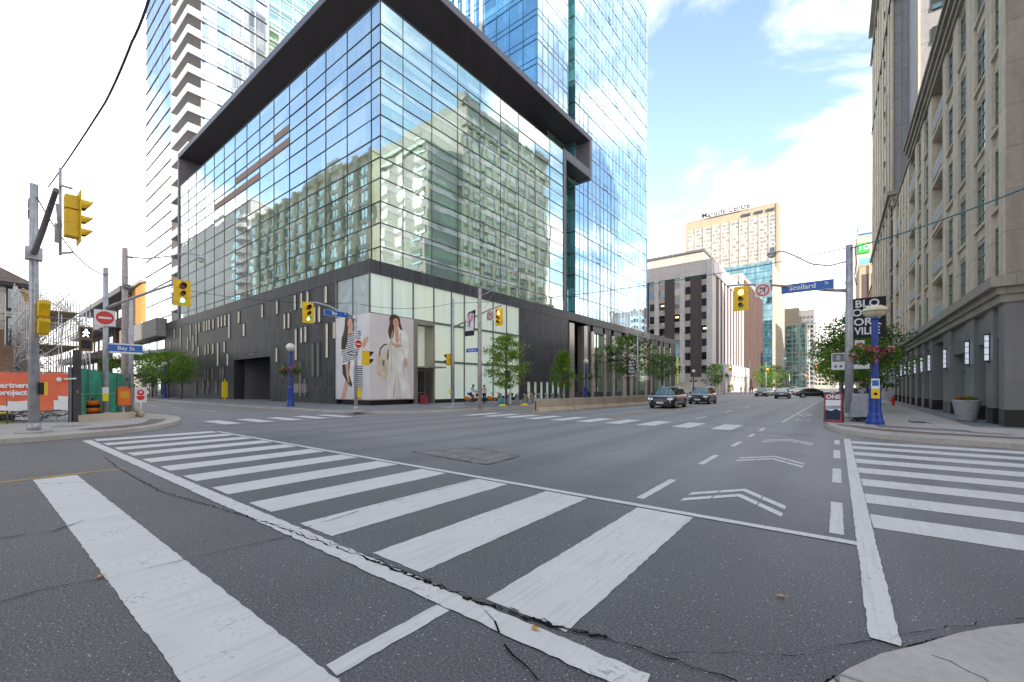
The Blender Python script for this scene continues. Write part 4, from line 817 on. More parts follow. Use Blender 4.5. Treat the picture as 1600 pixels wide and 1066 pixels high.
# ---------------------------------------------------------------- the same block's tower, stepped towards the top
OT2 = (4.9, 62, .15)
tw = thing('stone_tower', 'high stone and glass apartment tower with stepped dark mansard roof, beyond the limestone block', 'tower', OT2)
def sp(mb, name, mat, parent=None): return mb.build(name, mat, parent or tw, OT2)
mb = MB(); mb.box(5.0, 34, 63.6, 95, .1, 62); mb.box(6.2, 34, 55, 63.6, 22, 51); rp_ = sp(mb, 'wall', 'tower_panel')
mb = MB(); mb.box(6.05, 6.2, 54.9, 55.2, 22, 51); mb.box(4.8, 5.0, 63.4, 64.2, 22, 62)
for y in (66.0, 70, 74, 78, 82, 86, 90, 94): mb.box(4.72, 5.0, y-.5, y+.5, 5, 60)
sp(mb, 'pilaster', 'limestone')
for d, z in ((.3, 22.6), (.55, 23.1), (.35, 45), (.5, 57), (.7, 62)):
    mb = MB(); mb.box(5.0-d, 6, 63.6-d, 95+d, z, z+.45); sp(mb, 'cornice', 'ledge_stone')
mb = MB(); mb.box(5.7, 34, 54.5, 63.6, 50.6, 51.3); sp(mb, 'cornice', 'copper_green')
mb = MB(); mb.extr([(6.5, 51.3), (9.5, 54.3), (31, 54.3), (33, 51.3)], 'y', 55.5, 64, 0); mb.extr([(5.3, 62.4), (8, 66.5), (31, 66.5), (33.6, 62.4)], 'y', 66, 92, 0); sp(mb, 'mansard_roof', 'mansard')
n = 0
stf = MB(); sfr = MB()
for k in range(17):
    z = 5.9+3.15*k
    for j, y in enumerate((64.4, 67.0, 71.0, 75.0, 79.0, 83.0, 87.0, 91.0)):
        y1 = y+(1.2 if j == 0 else 2.1)
        if k < 11:
            w = MB(); w.box(4.93, 5.02, y, y1, z, z+2.3); o = sp(w, 'window', 'dark_glass')
            w = MB(); w.box(4.88, 4.94, y, y1, z+1.5, z+1.56); w.box(4.88, 4.94, (y+y1)/2-.03, (y+y1)/2+.03, z, z+2.3); w.box(4.84, 5, y-.05, y1+.05, z-.3, z-.02); sp(w, 'window_frame', 'bronze', o)
        else: stf.box(4.93, 5.02, y, y1, z, z+2.3)
for k in range(9):
    for x in (8.2, 14, 20, 26):
        stf.box(x, x+2.4, 54.93, 55.02, 23.2+3.1*k, 25.4+3.1*k)
o = sp(stf, 'upper_windows', 'dark_glass'); o['kind'] = 'stuff'
for k in range(10):    # deep balconies in the end wall that looks back up the street
    z = 23.4+3.1*k
    m_ = MB(); m_.box(7.0, 9.6, 54.86, 54.98, z+.9, z+2.4); o = sp(m_, 'balcony_opening', 'visor_black'); m_ = MB(); m_.box(7.0, 9.6, 54.8, 54.86, z+.9, z+1.3); sp(m_, 'railing', 'teal_glass', o)
    m_ = MB(); m_.extr([(4.97, z), (4.6, z+.0), (4.62, z-.3), (4.97, z-1.6)], 'y', 69.6, 70.3); sp(m_, 'bay_corbel', 'roof_dark')
# ---------------------------------------------------------------- generic block with inset look windows
def block(name, label, cat, x0, x1, y0, y1, h, wall, faces, fz, glass, group=None, z0=.15, winh=.6, roof=None, wname='window', limit=96, fins=None):
    """faces: {'N': [(a, b), ...], 'E': [...]} window columns; fz: list of floor base heights"""
    org = (x1, y0, z0); t = thing(name, label, cat, org, 0, group)
    B = lambda mb, nm, mt, par=None: mb.build(nm, mt, par or t, org)
    mb = MB(); mb.box(x0, x1, y0, y1, z0-.1, h); B(mb, 'wall', wall)
    mb = MB(); mb.box(x0-.2, x1+.2, y0-.2, y1+.2, h, h+.6); B(mb, 'parapet', roof or wall)
    n = 0; rest = MB(); dz = fz[1]-fz[0] if len(fz) > 1 else 3
    for fc, cols in faces.items():
        for zi, z in enumerate(fz):
            for a, b_ in cols:
                w = MB(); q = w if n < limit else rest
                if fc == 'N': q.box(a, b_, y0-.06, y0+.02, z, z+dz*winh)
                elif fc == 'S': q.box(a, b_, y1-.02, y1+.06, z, z+dz*winh)
                elif fc == 'E': q.box(x1-.02, x1+.06, a, b_, z, z+dz*winh)
                else: q.box(x0-.06, x0+.02, a, b_, z, z+dz*winh)
                if n < limit: B(w, wname, glass)
                n += 1
    if n > limit: o = B(rest, 'other_windows', glass); o['kind'] = 'stuff'
    return t, B
def cols(a, b_, n, f=.7): s = (b_-a)/n; return [(a+s*k+s*(1-f)/2, a+s*(k+1)-s*(1-f)/2) for k in range(n)]
# white office block with brown ribs
t, B = block('office_block', 'white concrete office block with brown ribbed panels and dark square windows, beyond the hotel', 'building', -62, -27, 125, 170, 36.3, 'beige_precast',
  {'N': [(-44.3, -43), (-41.5, -39.95), (-37.1, -35.6), (-34.2, -32.8), (-29.8, -28.45), (-50, -48)]}, [5.6+3.72*k for k in range(8)], 'dark_glass', winh=.55, limit=60)
for a, b_ in ((-39.9, -37.15), (-32.75, -29.87), (-46.8, -44.6)):
    mb = MB(); mb.box(a, b_, 124.8, 125, 4.5, 32.8); B(mb, 'ribbed_panel', 'brown_rib')
for a, b_ in ((-42.75, -41.6), (-35.5, -34.3), (-28.4, -26.9), (-48, -46.9)):
    mb = MB(); mb.box(a, b_, 124.3, 125, 3 if a < -30 else .2, 36.3); B(mb, 'white_column', 'white_precast')
mb = MB(); mb.box(-62, -27.05, 124.6, 125, 32.8, 36.3); mb.box(-27.2, -26.6, 125, 170, 32.8, 36.3); B(mb, 'roof_band', 'white_precast')
for k in range(9):
    y = 129.2+4.6*k
    mb = MB(); mb.box(-27.05, -26.9, y, y+3.3, 6, 32.8); B(mb, 'ribbed_panel', 'brown_rib'); mb = MB(); mb.box(-27, -26.84, y+2.9, y+4.6, .2, 33.2); B(mb, 'white_column', 'white_precast')
mb = MB(); mb.box(-27, -24.6, 128, 170, 5, 8.2); B(mb, 'arcade_band', 'white_precast')
for k in range(8):
    mb = MB(); mb.box(-25.2, -24.6, 129+5.6*k, 130.2+5.6*k, .2, 5); B(mb, 'arcade_pillar', 'white_precast')
mb = MB(); mb.box(-58, -31, 132, 165, 36.3, 41.5); B(mb, 'plant_room', 'beige_precast'); mb = MB(); mb.box(-58.5, -30.6, 131.6, 165.4, 41.5, 42.1); B(mb, 'plant_room_roof', 'frame_metal')
for x, z in ((-36.9, 20.6), (-29.4, 16.8), (-41, 24.3)): mb = MB(); mb.box(x, x+.9, 124.9, 124.93, z+.9, z+1.3); B(mb, 'lit_window', 'room_lamp')
# brown block, dark glass block, pale glass block, all in line down the far pavement
t, B = block('brown_block', 'narrow brown stone office block standing behind the white columned one', 'building', -60, -27.5, 173, 224, 42.5, 'beige_precast', {'E': []}, [6], 'dark_glass')
mb = MB(); mb.box(-27.5, -27.3, 177, 223, 5, 41.5); B(mb, 'bronze_glass', 'bronze_glass')
for k in range(14): mb = MB(); mb.box(-27.4, -27.0, 177+3.5*k, 177.9+3.5*k, 1, 41.5); B(mb, 'mullion', 'brown_rib')
mb = MB(); mb.box(-30.5, -28.4, 172.8, 173, 4, 40); B(mb, 'window_strip', 'dark_glass'); mb = MB(); mb.box(-28.2, -27.3, 172.6, 174, .2, 43); B(mb, 'white_column', 'white_precast')
mb = MB(); mb.nomerge = 1
t = thing('dark_glass_block', 'dark blue glass office slab in front of the beige tower with the roof sign', 'building', (-28, 268, .15)); OD = (-28, 268, .15)
curtain(mb, 'Y', [-28-4*k for k in range(14)], [.2+3.6*k for k in range(20)]+[70.5], 268, .03); w = mb.build('glass_wall', 'teal_glass', t, OD)
mb = MB(); [mb.box(-84, -28, 267.8, 268, .2+3.6*k, .5+3.6*k) for k in range(20)]; [mb.box(-28.1-4*k, -27.9-4*k, 267.8, 268, 0, 70) for k in range(14)]; mb.build('mullion_grid', 'tower_mullion', w, OD)
mb = MB(); mb.nomerge = 1; curtain(mb, 'X', [268+4*k for k in range(17)], [.2+3.6*k for k in range(20)]+[70.5], -28, .04); w = mb.build('glass_wall', 'silver_glass', t, OD)
mb = MB(); [mb.box(-28, -27.7, 268+4*k, 268.6+4*k, 0, 70) for k in range(17)]; mb.build('mullion_grid', 'sand_precast', w, OD)
mb = MB(); mb.box(-84, -28.1, 268.1, 332, 69.8, 70.4); mb.box(-78, -36, 268.3, 325, 0, 69); mb.build('roof', 'mullion', t, OD)
# beige slab tower with a sign on the roof
xl, yl = -174.0, 336.0
t, B = block('beige_tower', 'broad beige concrete slab tower with a name sign along its roof', 'tower', -145, -64.5, 336, 356, 146, 'gold_precast', {}, [6], 'dark_glass')
B_t = t
for k in range(10):
    x = -143.5+8.0*k
    if k < 10 and x+6.6 < -64.6:
        mb = MB()
        for f in range(44): mb.box(x, x+6.6, 335.85, 336.1, 3.2*f, 3.2*f+1.55)
        o = B(mb, 'balcony_fronts', 'sand_precast'); mb = MB(); mb.box(x, x+6.9, 335.9, 336.05, 0, 138.6); B(mb, 'window_bay', 'slab_window')
        mb = MB(); mb.box(x+6.9, x+7.9, 335.2, 336.1, 0, 140); B(mb, 'pier', 'sand_precast')
mb = MB(); mb.box(-66.5, -64.3, 335, 336.2, 0, 146); mb.box(-145.2, -143.6, 335, 336.2, 0, 146); B(mb, 'end_pier', 'gold_precast')
mb = MB(); [mb.box(-64.6, -64.2, 337+2*k, 338.2+2*k, 2, 140) for k in range(9)]; B(mb, 'end_ribs', 'sand_precast')
for a, b_ in ((-95, -87), (-84, -77), (-74.5, -68)):
    for k in range(5): mb = MB(); w_ = (b_-a)/5; mb.box(a+w_*k+.15, a+w_*(k+1)-.15, 335.1, 336, 141, 143); B(mb, 'roof_window', 'dark_glass')
mb = MB(); mb.box(-135, -72, 340, 352, 146, 149.5); B(mb, 'plant_room', 'white_precast')
mb = MB(); mb.box(-122.5, -95.5, 335.2, 335.4, 146.1, 146.5); B(mb, 'sign_rail', 'mullion')
t.location = (-36, 389, .15); t.scale = (.866, 1, 1)
text('Manulife Centre', 6.0, 'sign_black', t, (-108.5+64.5, -1.3, 148.8-.15), TX['-y'], ext=.2, bold=.13, sx=1.08)
# green condominium and what closes the view
t, B = block('green_condo', 'slim green glass condominium with a sand coloured crown, far down the left pavement', 'tower', -50, -18.5, 380, 440, 49, 'sand_precast', {'E': [(382+6*k, 386.5+6*k) for k in range(8)]}, [4+3.4*k for k in range(12)], 'teal_glass', winh=.6, limit=50)
mb = MB(); mb.box(-49, -19, 379.6, 380, .2, 48); B(mb, 'glass_front', 'green_condo_glass')
mb = MB(); [mb.box(-49.5, -18.5, 379.3, 379.6, 3.4*k, 3.4*k+.5) for k in range(15)]; [mb.box(-49+4.4*k, -48.5+4.4*k, 379.3, 379.6, 0, 49) for k in range(8)]; B(mb, 'floor_bands', 'sand_precast')
mb = MB(); mb.box(-48, -21, 384, 420, 49.5, 55); mb.box(-34, -23, 386, 410, 55, 62); B(mb, 'crown', 'gold_precast')
for nm, lb, x0, x1, y0, h, wl, gl in (
  ('grey_condo', 'grey balconied condominium just right of the green one, far off', -30, -16.5, 460, 70, 'grey_panel', 'dark_glass'),
  ('pale_tower', 'pale tower at the far end of the street, right of the grey condominium', -28, -13, 620, 64, 'white_precast', 'silver_glass'),
  ('cream_building', 'low cream building closing the street under the pale tower', -24, -8, 600, 30, 'sand_precast', 'dark_glass'),
  ('distant_tower', 'hazy narrow tower at the end of the street nearest the trees', -18, -7, 800, 68, 'white_precast', 'silver_glass'),
  ('stepped_building', 'sand coloured stepped building at the end of the street beside the trees', -12, -1, 660, 24, 'gold_precast', 'dark_glass')):
    block(nm, lb, 'building', x0, x1, y0, y0+60, h, wl, {'N': cols(x0, x1, 5), 'E': cols(y0, y0+60, 5)}, [4+4.2*k for k in range(int(h/4.2)-1)], gl, limit=40)
# bank tower and its beige neighbours behind the right hand block
t, B = block('bank_tower', 'cream office tower with a green square bank sign near its top', 'tower', 9.2, 40, 320, 350, 89, 'sand_precast', {'N': cols(9.6, 24, 2, .85)}, [5+13.5*k for k in range(6)], 'tower_glass_shade', winh=.35, limit=40)
mb = MB(); mb.box(9.6, 14.9, 319.2, 319.8, 79.8, 85.6); sg = B(mb, 'bank_sign', 'sign_green')
text('TD', 4.0, 'sign_white', sg, (12.25-40, -.9, 82.9-.15), TX['-y'], ext=.1, bold=.12)
t, B = block('blue_top_tower', 'blue glass tower whose banded top shows above the cream bank tower', 'tower', 10.9, 40, 352, 380, 108, 'tower_glass_flat', {}, [6], 'tower_glass')
mb = MB(); [mb.box(8.9, 40, 350.5, 352, 89+3.6*k, 90.2+3.6*k) for k in range(4)]; [mb.box(10.8, 40, 351.6, 352, 101+3.4*k, 104.4+3.4*k) for k in range(4)]; B(mb, 'floor_bands', 'mullion_light')
t, B = block('sand_office', 'sand coloured office with tall fluted window bays, under the cream bank tower', 'building', 8.2, 32, 255, 290, 58, 'gold_precast', {}, [6], 'dark_glass')
for k in range(5): mb = MB(); mb.box(9.2+3.4*k, 11.4+3.4*k, 254.8, 255, 12, 54); B(mb, 'window_bay', 'brown_rib'); mb = MB(); mb.box(11.6+3.4*k, 12.3+3.4*k, 254.2, 255, 6, 58); B(mb, 'flute', 'gold_precast')
t, B = block('balcony_apartments', 'grey brick apartment block with stacked glass balconies beside the stone tower', 'building', 9.6, 30, 190, 225, 37, 'brown_brick', {'N': cols(10, 29, 5)}, [4+3.2*k for k in range(10)], 'window_glass', winh=.65, limit=50)
for k in range(10): mb = MB(); mb.box(9.8, 17, 188.2, 190, 3.8+3.2*k, 4.05+3.2*k); o = B(mb, 'balcony', 'slab_edge'); mb = MB(); mb.box(9.8, 17, 188.2, 188.25, 4.05+3.2*k, 5.1+3.2*k); B(mb, 'railing', 'balcony_glass', o)
t, B = block('shop_row', 'dark street-level shop front beyond the cross street, under the trees', 'building', 6, 30, 124, 186, 14, 'brown_brick', {'E': []}, [5], 'window_glass')
# ---------------------------------------------------------------- left of the hotel, along the side street
t, B = block('terrace_building', 'low grey modern building with a white cantilevered terrace, left of the black granite base', 'building', -113, -87.2, 20.3, 40, 10, 'grey_panel', {}, [4], 'dark_glass')
mb = MB(); mb.box(-114, -87.2, 18.9, 20.3, 10, 12.9); mb.box(-87.3, -87.2, 18.9, 20.3, 10, 12.9); B(mb, 'upper_band', 'grey_panel')
for z in (3.9, 7.2): mb = MB(); mb.box(-116, -88.0, 18.2, 20.3, z, z+.5); o = B(mb, 'terrace', 'slab_edge'); mb = MB(); mb.box(-116, -88, 18.25, 18.3, z+.5, z+1.5); B(mb, 'railing', 'balcony_glass', o)
for z, h_ in ((.4, 3.3), (4.5, 2.6), (7.8, 2.1)):
    for k in range(5): mb = MB(); mb.box(-112+4.9*k, -107.8+4.9*k, 20.2, 20.3, z, z+h_); B(mb, 'window', 'window_glass')
for k in range(5): mb = MB(); mb.box(-111.8+5.6*k, -111.2+5.6*k, 18.6, 19.2, .15, 3.9); B(mb, 'column', 'cast_concrete')
t = thing('orange_building', 'orange brick building with rounded corner standing behind the grey terrace building', 'building', (-131, 34, .15)); mb = MB()
mb.prism([(-150, 26), (-131, 25.5)] + arc((-131, 29), 3.5, -90, 0, 8) + [(-127.5, 50), (-150, 50)], .1, 26.3); mb.build('wall', 'orange_brick', t, (-131, 34, .15))
mb = MB(); mb.prism([(-150.4, 25.6), (-131, 25.1)] + arc((-131, 29), 3.9, -90, 0, 8) + [(-127, 50), (-150, 50)], 26.3, 26.9); mb.build('parapet', 'cast_concrete', t, (-131, 34, .15))
for k in range(6): mb = MB(); mb.box(-148+3.5*k, -146+3.5*k, 25.4, 26.2, 6+(k % 2)*7, 10+(k % 2)*7); mb.build('window', 'window_glass', t, (-131, 34, .15))
t = thing('library_building', 'brown brick building under long flat projecting grey roofs, far along the side street', 'building', (-136, 25, .15)); OL = (-136, 25, .15)
for i, (x0, x1, y0, h) in enumerate(((-200, -146, 26.5, 25.5), (-200, -152, 24.5, 17), (-200, -156, 22, 9))):
    mb = MB(); mb.box(x0, x1, y0, y0+20, .1, h); mb.build('wall', 'brown_brick', t, OL)
    mb = MB(); mb.box(x0-4, x1+5, y0-3, y0+22, h, h+1.4); mb.build('flat_roof', 'frame_metal', t, OL)
    for k in range(7): mb = MB(); mb.box(x1-3-7*k-4, x1-3-7*k, y0-.1, y0, h-4.5, h-.6); mb.build('window', 'window_glass', t, OL)
# old house with slate roof
OH = (-65, 3.9, .15)
t = thing('old_house', 'old cream brick house with steep slate roof at the far left edge', 'house', OH)
mb = MB(); mb.box(-80, -65, -9, 3.9, .1, 12); mb.build('wall', 'house_brick', t, OH)
mb = MB(); a, b_, c, d = (-80.6, -9.6, 12), (-64.4, -9.6, 12), (-64.4, 4.5, 12), (-80.6, 4.5, 12); r1, r2 = (-74, -3.5, 17.6), (-70.5, -3.5, 17.6)
mb.face([a, b_, r2, r1]); mb.face([b_, c, r2]); mb.face([c, d, r1, r2]); mb.face([d, a, r1]); mb.face([a, d, c, b_]); rf = mb.build('roof', 'slate', t, OH)
mb = MB(); mb.box(-80.7, -64.3, -9.7, 4.6, 11.6, 12.0); mb.build('eaves', 'roof_dark', rf, OH)
for y in (.2, 2.6, -2.4):
    for z0, z1 in ((1.6, 3.9), (5.9, 8.5), (9.5, 11.4)):
        mb = MB(); mb.box(-65.05, -64.96, y, y+.75, z0, z1); o = mb.build('window', 'dark_glass', t, OH)
        mb = MB(); mb.box(-64.98, -64.9, y-.12, y, z0-.2, z1+.15); mb.box(-64.98, -64.9, y+.75, y+.87, z0-.2, z1+.15); mb.box(-64.98, -64.9, y, y+.75, z1, z1+.15); mb.box(-64.98, -64.88, y-.1, y+.85, z0-.3, z0); mb.box(-64.97, -64.92, y+.34, y+.4, z0, z1); mb.build('window_frame', 'roof_dark', o, OH)
mb = MB(); [mb.box(-65.1, -64.88, 3.55 if k % 2 else 3.4, 3.95, .2+.5*k, .6+.5*k) for k in range(23)]; mb.build('corner_quoins', 'orange_brick', t, OH)
mb = MB(); mb.box(-65.1, -64.88, -9, 3.95, 4.7, 4.95); mb.box(-65.1, -64.88, -9, 3.95, 8.9, 9.1); mb.build('string_course', 'house_brick', t, OH)
# ---------------------------------------------------------------- blocks behind the photographer, mirrored in the glass
t, B = block('corner_condo', 'tan condominium with dark green windows, seen mirrored in the hotel side wall', 'tower', -152, -84, -45, -15, 56, 'condo_stone', {}, [6], 'dark_glass')
for k in range(11):
    x = -151+6.1*k
    mb = MB()
    for f in range(16): mb.box(x, x+3.9, -15, -14.9, 2+3.3*f, 4.3+3.3*f)
    mb.box(x+.4, x+3.5, -15, -14.6, 0, .3) if 0 else None
    B(mb, 'window_strip', 'teal_glass'); mb = MB(); [mb.box(x-.1, x+4, -15, -14.7, 4.3+3.3*f, 5.2+3.3*f) for f in range(16)]; mb.box(x+1.8, x+2.1, -15, -14.8, 2, 55); B(mb, 'spandrel_strip', 'mullion_green')
    mb = MB(); mb.box(x+4.1, x+5.9, -15, -14.3, 0, 57); B(mb, 'stone_pier', 'condo_stone')
mb = MB(); mb.box(-140, -100, -40, -20, 56, 61); mb.box(-130, -112, -38, -22, 61, 65); B(mb, 'plant_room', 'condo_stone')
t, B = block('concrete_tower', 'plain pale concrete tower with round balconies, mirrored in the hotel side wall', 'tower', -232, -156, -45, -16, 64, 'grey_tower', {}, [6], 'dark_glass')
mb = MB(); [mb.box(-169, -163.5, -16, -15.8, 3+3.6*k, 5.4+3.6*k) for k in range(17)]; B(mb, 'window_stack', 'teal_glass')
for k in range(16): mb = MB(); mb.prism([(-162, -16)] + [(-159+3*math.cos(a*.3142), -16+2.4*math.sin(a*.3142)) for a in range(10, -1, -1)], 4+3.6*k, 5.2+3.6*k); B(mb, 'round_balcony', 'white_precast')
t, B = block('north_shade_block', 'unseen brick corner block behind the camera, made tall to shade the street', 'building', 8, 70, -60, -5, 92, 'brown_brick', {'W': cols(-58, -10, 10), 'S': cols(9, 39, 7)}, [4+3.4*k for k in range(9)], 'window_glass', limit=90)  # unseen block, height and width stretched to keep sun off the street
t, B = block('north_side_block', 'limestone block with regular windows behind the camera', 'building', -58, -27, -70, -30, 22, 'limestone', {'E': cols(-68, -32, 8), 'S': cols(-57, -28, 7)}, [4+3.4*k for k in range(5)], 'window_glass', limit=90)
# ---------------------------------------------------------------- poles, signals, signs
def local_frame(loc): return lambda mb, nm, mt, par: mb.build(nm, mt, par, loc)
def pole_thing(name, label, cat, x, y, h, r0, r1, mat='galv', z0=.15, collar=True, group=None):
    t = thing(name, label, cat, (x, y, z0), 0, group); L = (x, y, z0)
    mb = MB(); mb.tube([(x, y, z0), (x, y, h*.5), (x, y, h)], r0, 12, r1=r1); B_ = mb.build('pole', mat, t, L)
    if collar:
        mb = MB(); mb.lathe([(r0*3.2, 0), (r0*3.2, .06), (r0*1.8, .1)], (x, y, z0-.02), 20); mb.build('footing', 'cast_concrete', t, L)
        mb = MB(); mb.tube([(x, y, z0+.05), (x, y, z0+.32)], r0*1.25, 12); mb.build('base_sleeve', mat, B_, L)
    return t, L
def signal_head(t, L, c, face, lit=1, ped=False, board=True, scale=.93):
    """three lenses (large top) in a yellow housing. face: '+x','-x','+y','-y'. lit: index of the lens that shows (0 red, 2 green)"""
    ax = {'+x': (1, 0), '-x': (-1, 0), '+y': (0, 1), '-y': (0, -1)}[face]; f = Vector((ax[0], ax[1], 0)); s = Vector((-ax[1], ax[0], 0)); c = Vector(c); k = scale
    head = MB()
    zs = [(.36, .155), (0, .115), (-.32, .115)]
    for z, r in zs:
        ctr = c+Vector((0, 0, z*k)); hw = .17*k
        P = lambda a, d, zz: tuple(ctr+s*a+f*d+Vector((0, 0, zz)))
        i = [head.vert(P(a, d, zz)) for a, d, zz in ((-hw,-.24*k,-.15*k),(hw,-.24*k,-.15*k),(hw,-.24*k,.16*k),(-hw,-.24*k,.16*k),(-hw,0,-.158*k),(hw,0,-.158*k),(hw,0,.168*k),(-hw,0,.168*k))]
        for q in ((3,2,1,0),(4,5,6,7),(0,1,5,4),(1,2,6,5),(2,3,7,6),(3,0,4,7)): head.idx([i[m] for m in q])
    ho = head.build('signal_head', 'signal_amber' if not board else 'signal_yellow', t, L)
    if board:
        b = MB(); i = []
        w, h0, h1 = .34*k, -.6*k, .66*k; P = lambda a, d, zz: tuple(c+s*a+f*d+Vector((0, 0, zz)))
        i = [b.vert(P(a, d, zz)) for a, d, zz in ((-w, .002, h0), (w, .002, h0), (w, .002, h1), (-w, .002, h1), (-w, .022, h0), (w, .022, h0), (w, .022, h1), (-w, .022, h1))]
        for q in ((0,1,2,3),(7,6,5,4),(0,4,5,1),(1,5,6,2),(2,6,7,3),(3,7,4,0)): b.idx([i[m] for m in q])
        b.build('backboard', 'signal_yellow', ho, L)
    offs = ['lens_red_off', 'lens_amber_off', 'lens_green_off']; on = ['lens_red_on', 'lens_amber_off', 'lens_green_on']
    for j, (z, r) in enumerate(zs):
        ctr = c+Vector((0, 0, z*k)) + f*.024*k
        d = MB(); d.disc(ctr, f, r*k, 18, .012); d.build('lens', on[j] if j == lit else offs[j], ho, L)
        v = MB()   # cut-away visor
        n = 14; R0 = r*k*1.04; a0 = math.pi*.0; ring = []
        for q in range(n+1):
            an = -math.pi*.18 + (math.pi*1.36)*q/n; dep = .25*k*(.25+.75*max(0, math.sin(an)*.5+.5))
            ring.append((v.vert(ctr+s*R0*math.cos(an)+Vector((0, 0, R0*math.sin(an)))), v.vert(ctr+f*dep+s*R0*.97*math.cos(an)+Vector((0, 0, R0*.97*math.sin(an)))), v.vert(ctr+f*dep+s*R0*.9*math.cos(an)+Vector((0, 0, R0*.9*math.sin(an)))), v.vert(ctr+s*R0*.94*math.cos(an)+Vector((0, 0, R0*.94*math.sin(an))))))
        for a, b_ in zip(ring, ring[1:]):
            v.idx((a[0], b_[0], b_[1], a[1]), 0, True); v.idx((a[1], b_[1], b_[2], a[2]), 0); v.idx((a[2], b_[2], b_[3], a[3]), 1, True)
        v.norecalc = 1; v.build('visor', ['signal_yellow', 'visor_black'], ho, L)
    return ho
def plate(t, L, c, face, w, h, mat, nm='sign_plate', th=.02, back='galv'):
    ax = {'+x': (1, 0), '-x': (-1, 0), '+y': (0, 1), '-y': (0, -1)}[face]; f = Vector((ax[0], ax[1], 0)); s = Vector((-ax[1], ax[0], 0)); c = Vector(c); mb = MB()
    i = [mb.vert(c+s*a+f*d+Vector((0, 0, zz))) for a, d, zz in ((-w/2, -th, -h/2), (w/2, -th, -h/2), (w/2, -th, h/2), (-w/2, -th, h/2), (-w/2, 0, -h/2), (w/2, 0, -h/2), (w/2, 0, h/2), (-w/2, 0, h/2))]
    for q, m_ in (((0,1,2,3), 1),((7,6,5,4), 0),((0,4,5,1), 0),((1,5,6,2), 0),((2,6,7,3), 0),((3,7,4,0), 0)): mb.idx([i[m] for m in q], m_)
    return mb.build(nm, [mat, back], t, L)
def flatpoly(par, L, c, face, polys, mats, nm, d=.004):
    ax = {'+x': (1, 0), '-x': (-1, 0), '+y': (0, 1), '-y': (0, -1)}[face]; f = Vector((ax[0], ax[1], 0)); s = Vector((-ax[1], ax[0], 0)); c = Vector(c); mb = MB(); mb.norecalc = 1
    for k, (mi, P) in enumerate(polys): mb.face([c+s*u+f*(d+.001*k)+Vector((0, 0, v)) for u, v in P], mi)
    return mb.build(nm, mats, par, L)
def circ(r, n=24, cx=0, cz=0): return [(cx+r*math.cos(2*math.pi*k/n), cz+r*math.sin(2*math.pi*k/n)) for k in range(n)]
def annulus(r0, r1, n=28): return [[(r0*math.cos(2*math.pi*k/n), r0*math.sin(2*math.pi*k/n)), (r1*math.cos(2*math.pi*k/n), r1*math.sin(2*math.pi*k/n)), (r1*math.cos(2*math.pi*(k+1)/n), r1*math.sin(2*math.pi*(k+1)/n)), (r0*math.cos(2*math.pi*(k+1)/n), r0*math.sin(2*math.pi*(k+1)/n))] for k in range(n)]
def no_entry(t, L, c, face, w=.62):
    p = plate(t, L, c, face, w, w, 'sign_white'); flatpoly(p, L, c, face, [(0, circ(w*.42)), (1, [(-w*.3, -w*.06), (w*.3, -w*.06), (w*.3, w*.06), (-w*.3, w*.06)])], ['sign_red', 'sign_white'], 'symbol')
def no_left(t, L, c, face, w=.62):
    p = plate(t, L, c, face, w, w, 'sign_white')
    P = [(1, [(.09*w, -.24*w), (.16*w, -.24*w), (.16*w, .12*w), (.09*w, .19*w)]), (1, [(.16*w, .12*w), (.09*w, .19*w), (-.08*w, .19*w), (-.08*w, .12*w)]), (1, [(-.08*w, .25*w), (-.08*w, .06*w), (-.25*w, .155*w)])] + [(0, q) for q in annulus(w*.36, w*.44)] + [(0, [(-.28*w, -.25*w), (-.23*w, -.29*w), (.28*w, .25*w), (.23*w, .29*w)])]
    flatpoly(p, L, c, face, P, ['sign_red', 'sign_black'], 'symbol')
def street_sign(t, L, c, face, word, w, h, small='St'):
    p = plate(t, L, c, face, w, h, 'sign_blue', 'street_name_sign', .03, 'sign_blue'); plate(p, L, Vector(c)-Vector({'+x': (.004, 0, 0), '-y': (0, -.004, 0)}[face]), face, w+.03, h+.03, 'sign_white', 'sign_border', .02, 'sign_white')
    ax = {'+x': (1, 0), '-y': (0, -1)}[face]; s = Vector((-ax[1], ax[0], 0)); lo = Vector(c)-Vector(L)+Vector((ax[0]*.006, ax[1]*.006, 0))
    text(word, h*.8, 'sign_white', p, lo-s*w*.09+Vector((0, 0, h*.02)), TX[face], bold=.006, sx=1.0); text(small, h*.42, 'sign_white', p, lo+s*w*.37+Vector((0, 0, h*.16)), TX[face], bold=.004)
# big mast nearest on the left
t, L = pole_thing('traffic_signal', 'tall galvanised signal mast on the near left pavement with a big side-on yellow signal', 'traffic signal', -21.0, 1.39, 8.35, .135, .1)
mb = MB(); mb.tube([(-21, 1.39, 6.05), (-18.6, 1.41, 6.32), (-16.0, 1.44, 6.75)], [.085, .075, .06], 10); arm = mb.build('mast_arm', 'galv_dark', t, L)
mb = MB(); mb.box(-21.22, -20.86, 1.2, 1.58, 5.85, 6.25); mb.build('arm_clamp', 'galv', arm, L)
mb = MB(); mb.tube([(-15.85, 1.5, 7.3), (-15.85, 1.5, 5.05)], .03, 8); mb.tube([(-15.85, 1.5, 6.85), (-15.1, 1.62, 6.6)], .03, 8); mb.tube([(-15.85, 1.5, 5.1), (-15.1, 1.62, 5.0)], .03, 8); mb.build('hanger', 'galv', arm, L)
ho = signal_head(t, L, (-14.95, 1.72, 5.82), '+y', 9, board=True, scale=1.0)
mb = MB(); mb.tube([(-16.4, 1.55, 5.9), (-16.35, 1.5, 6.5)], .05, 6); mb.box(-16.5, -16.4, 1.45, 1.55, 5.5, 6.0); mb.build('sensor_panel', 'galv', arm, L)
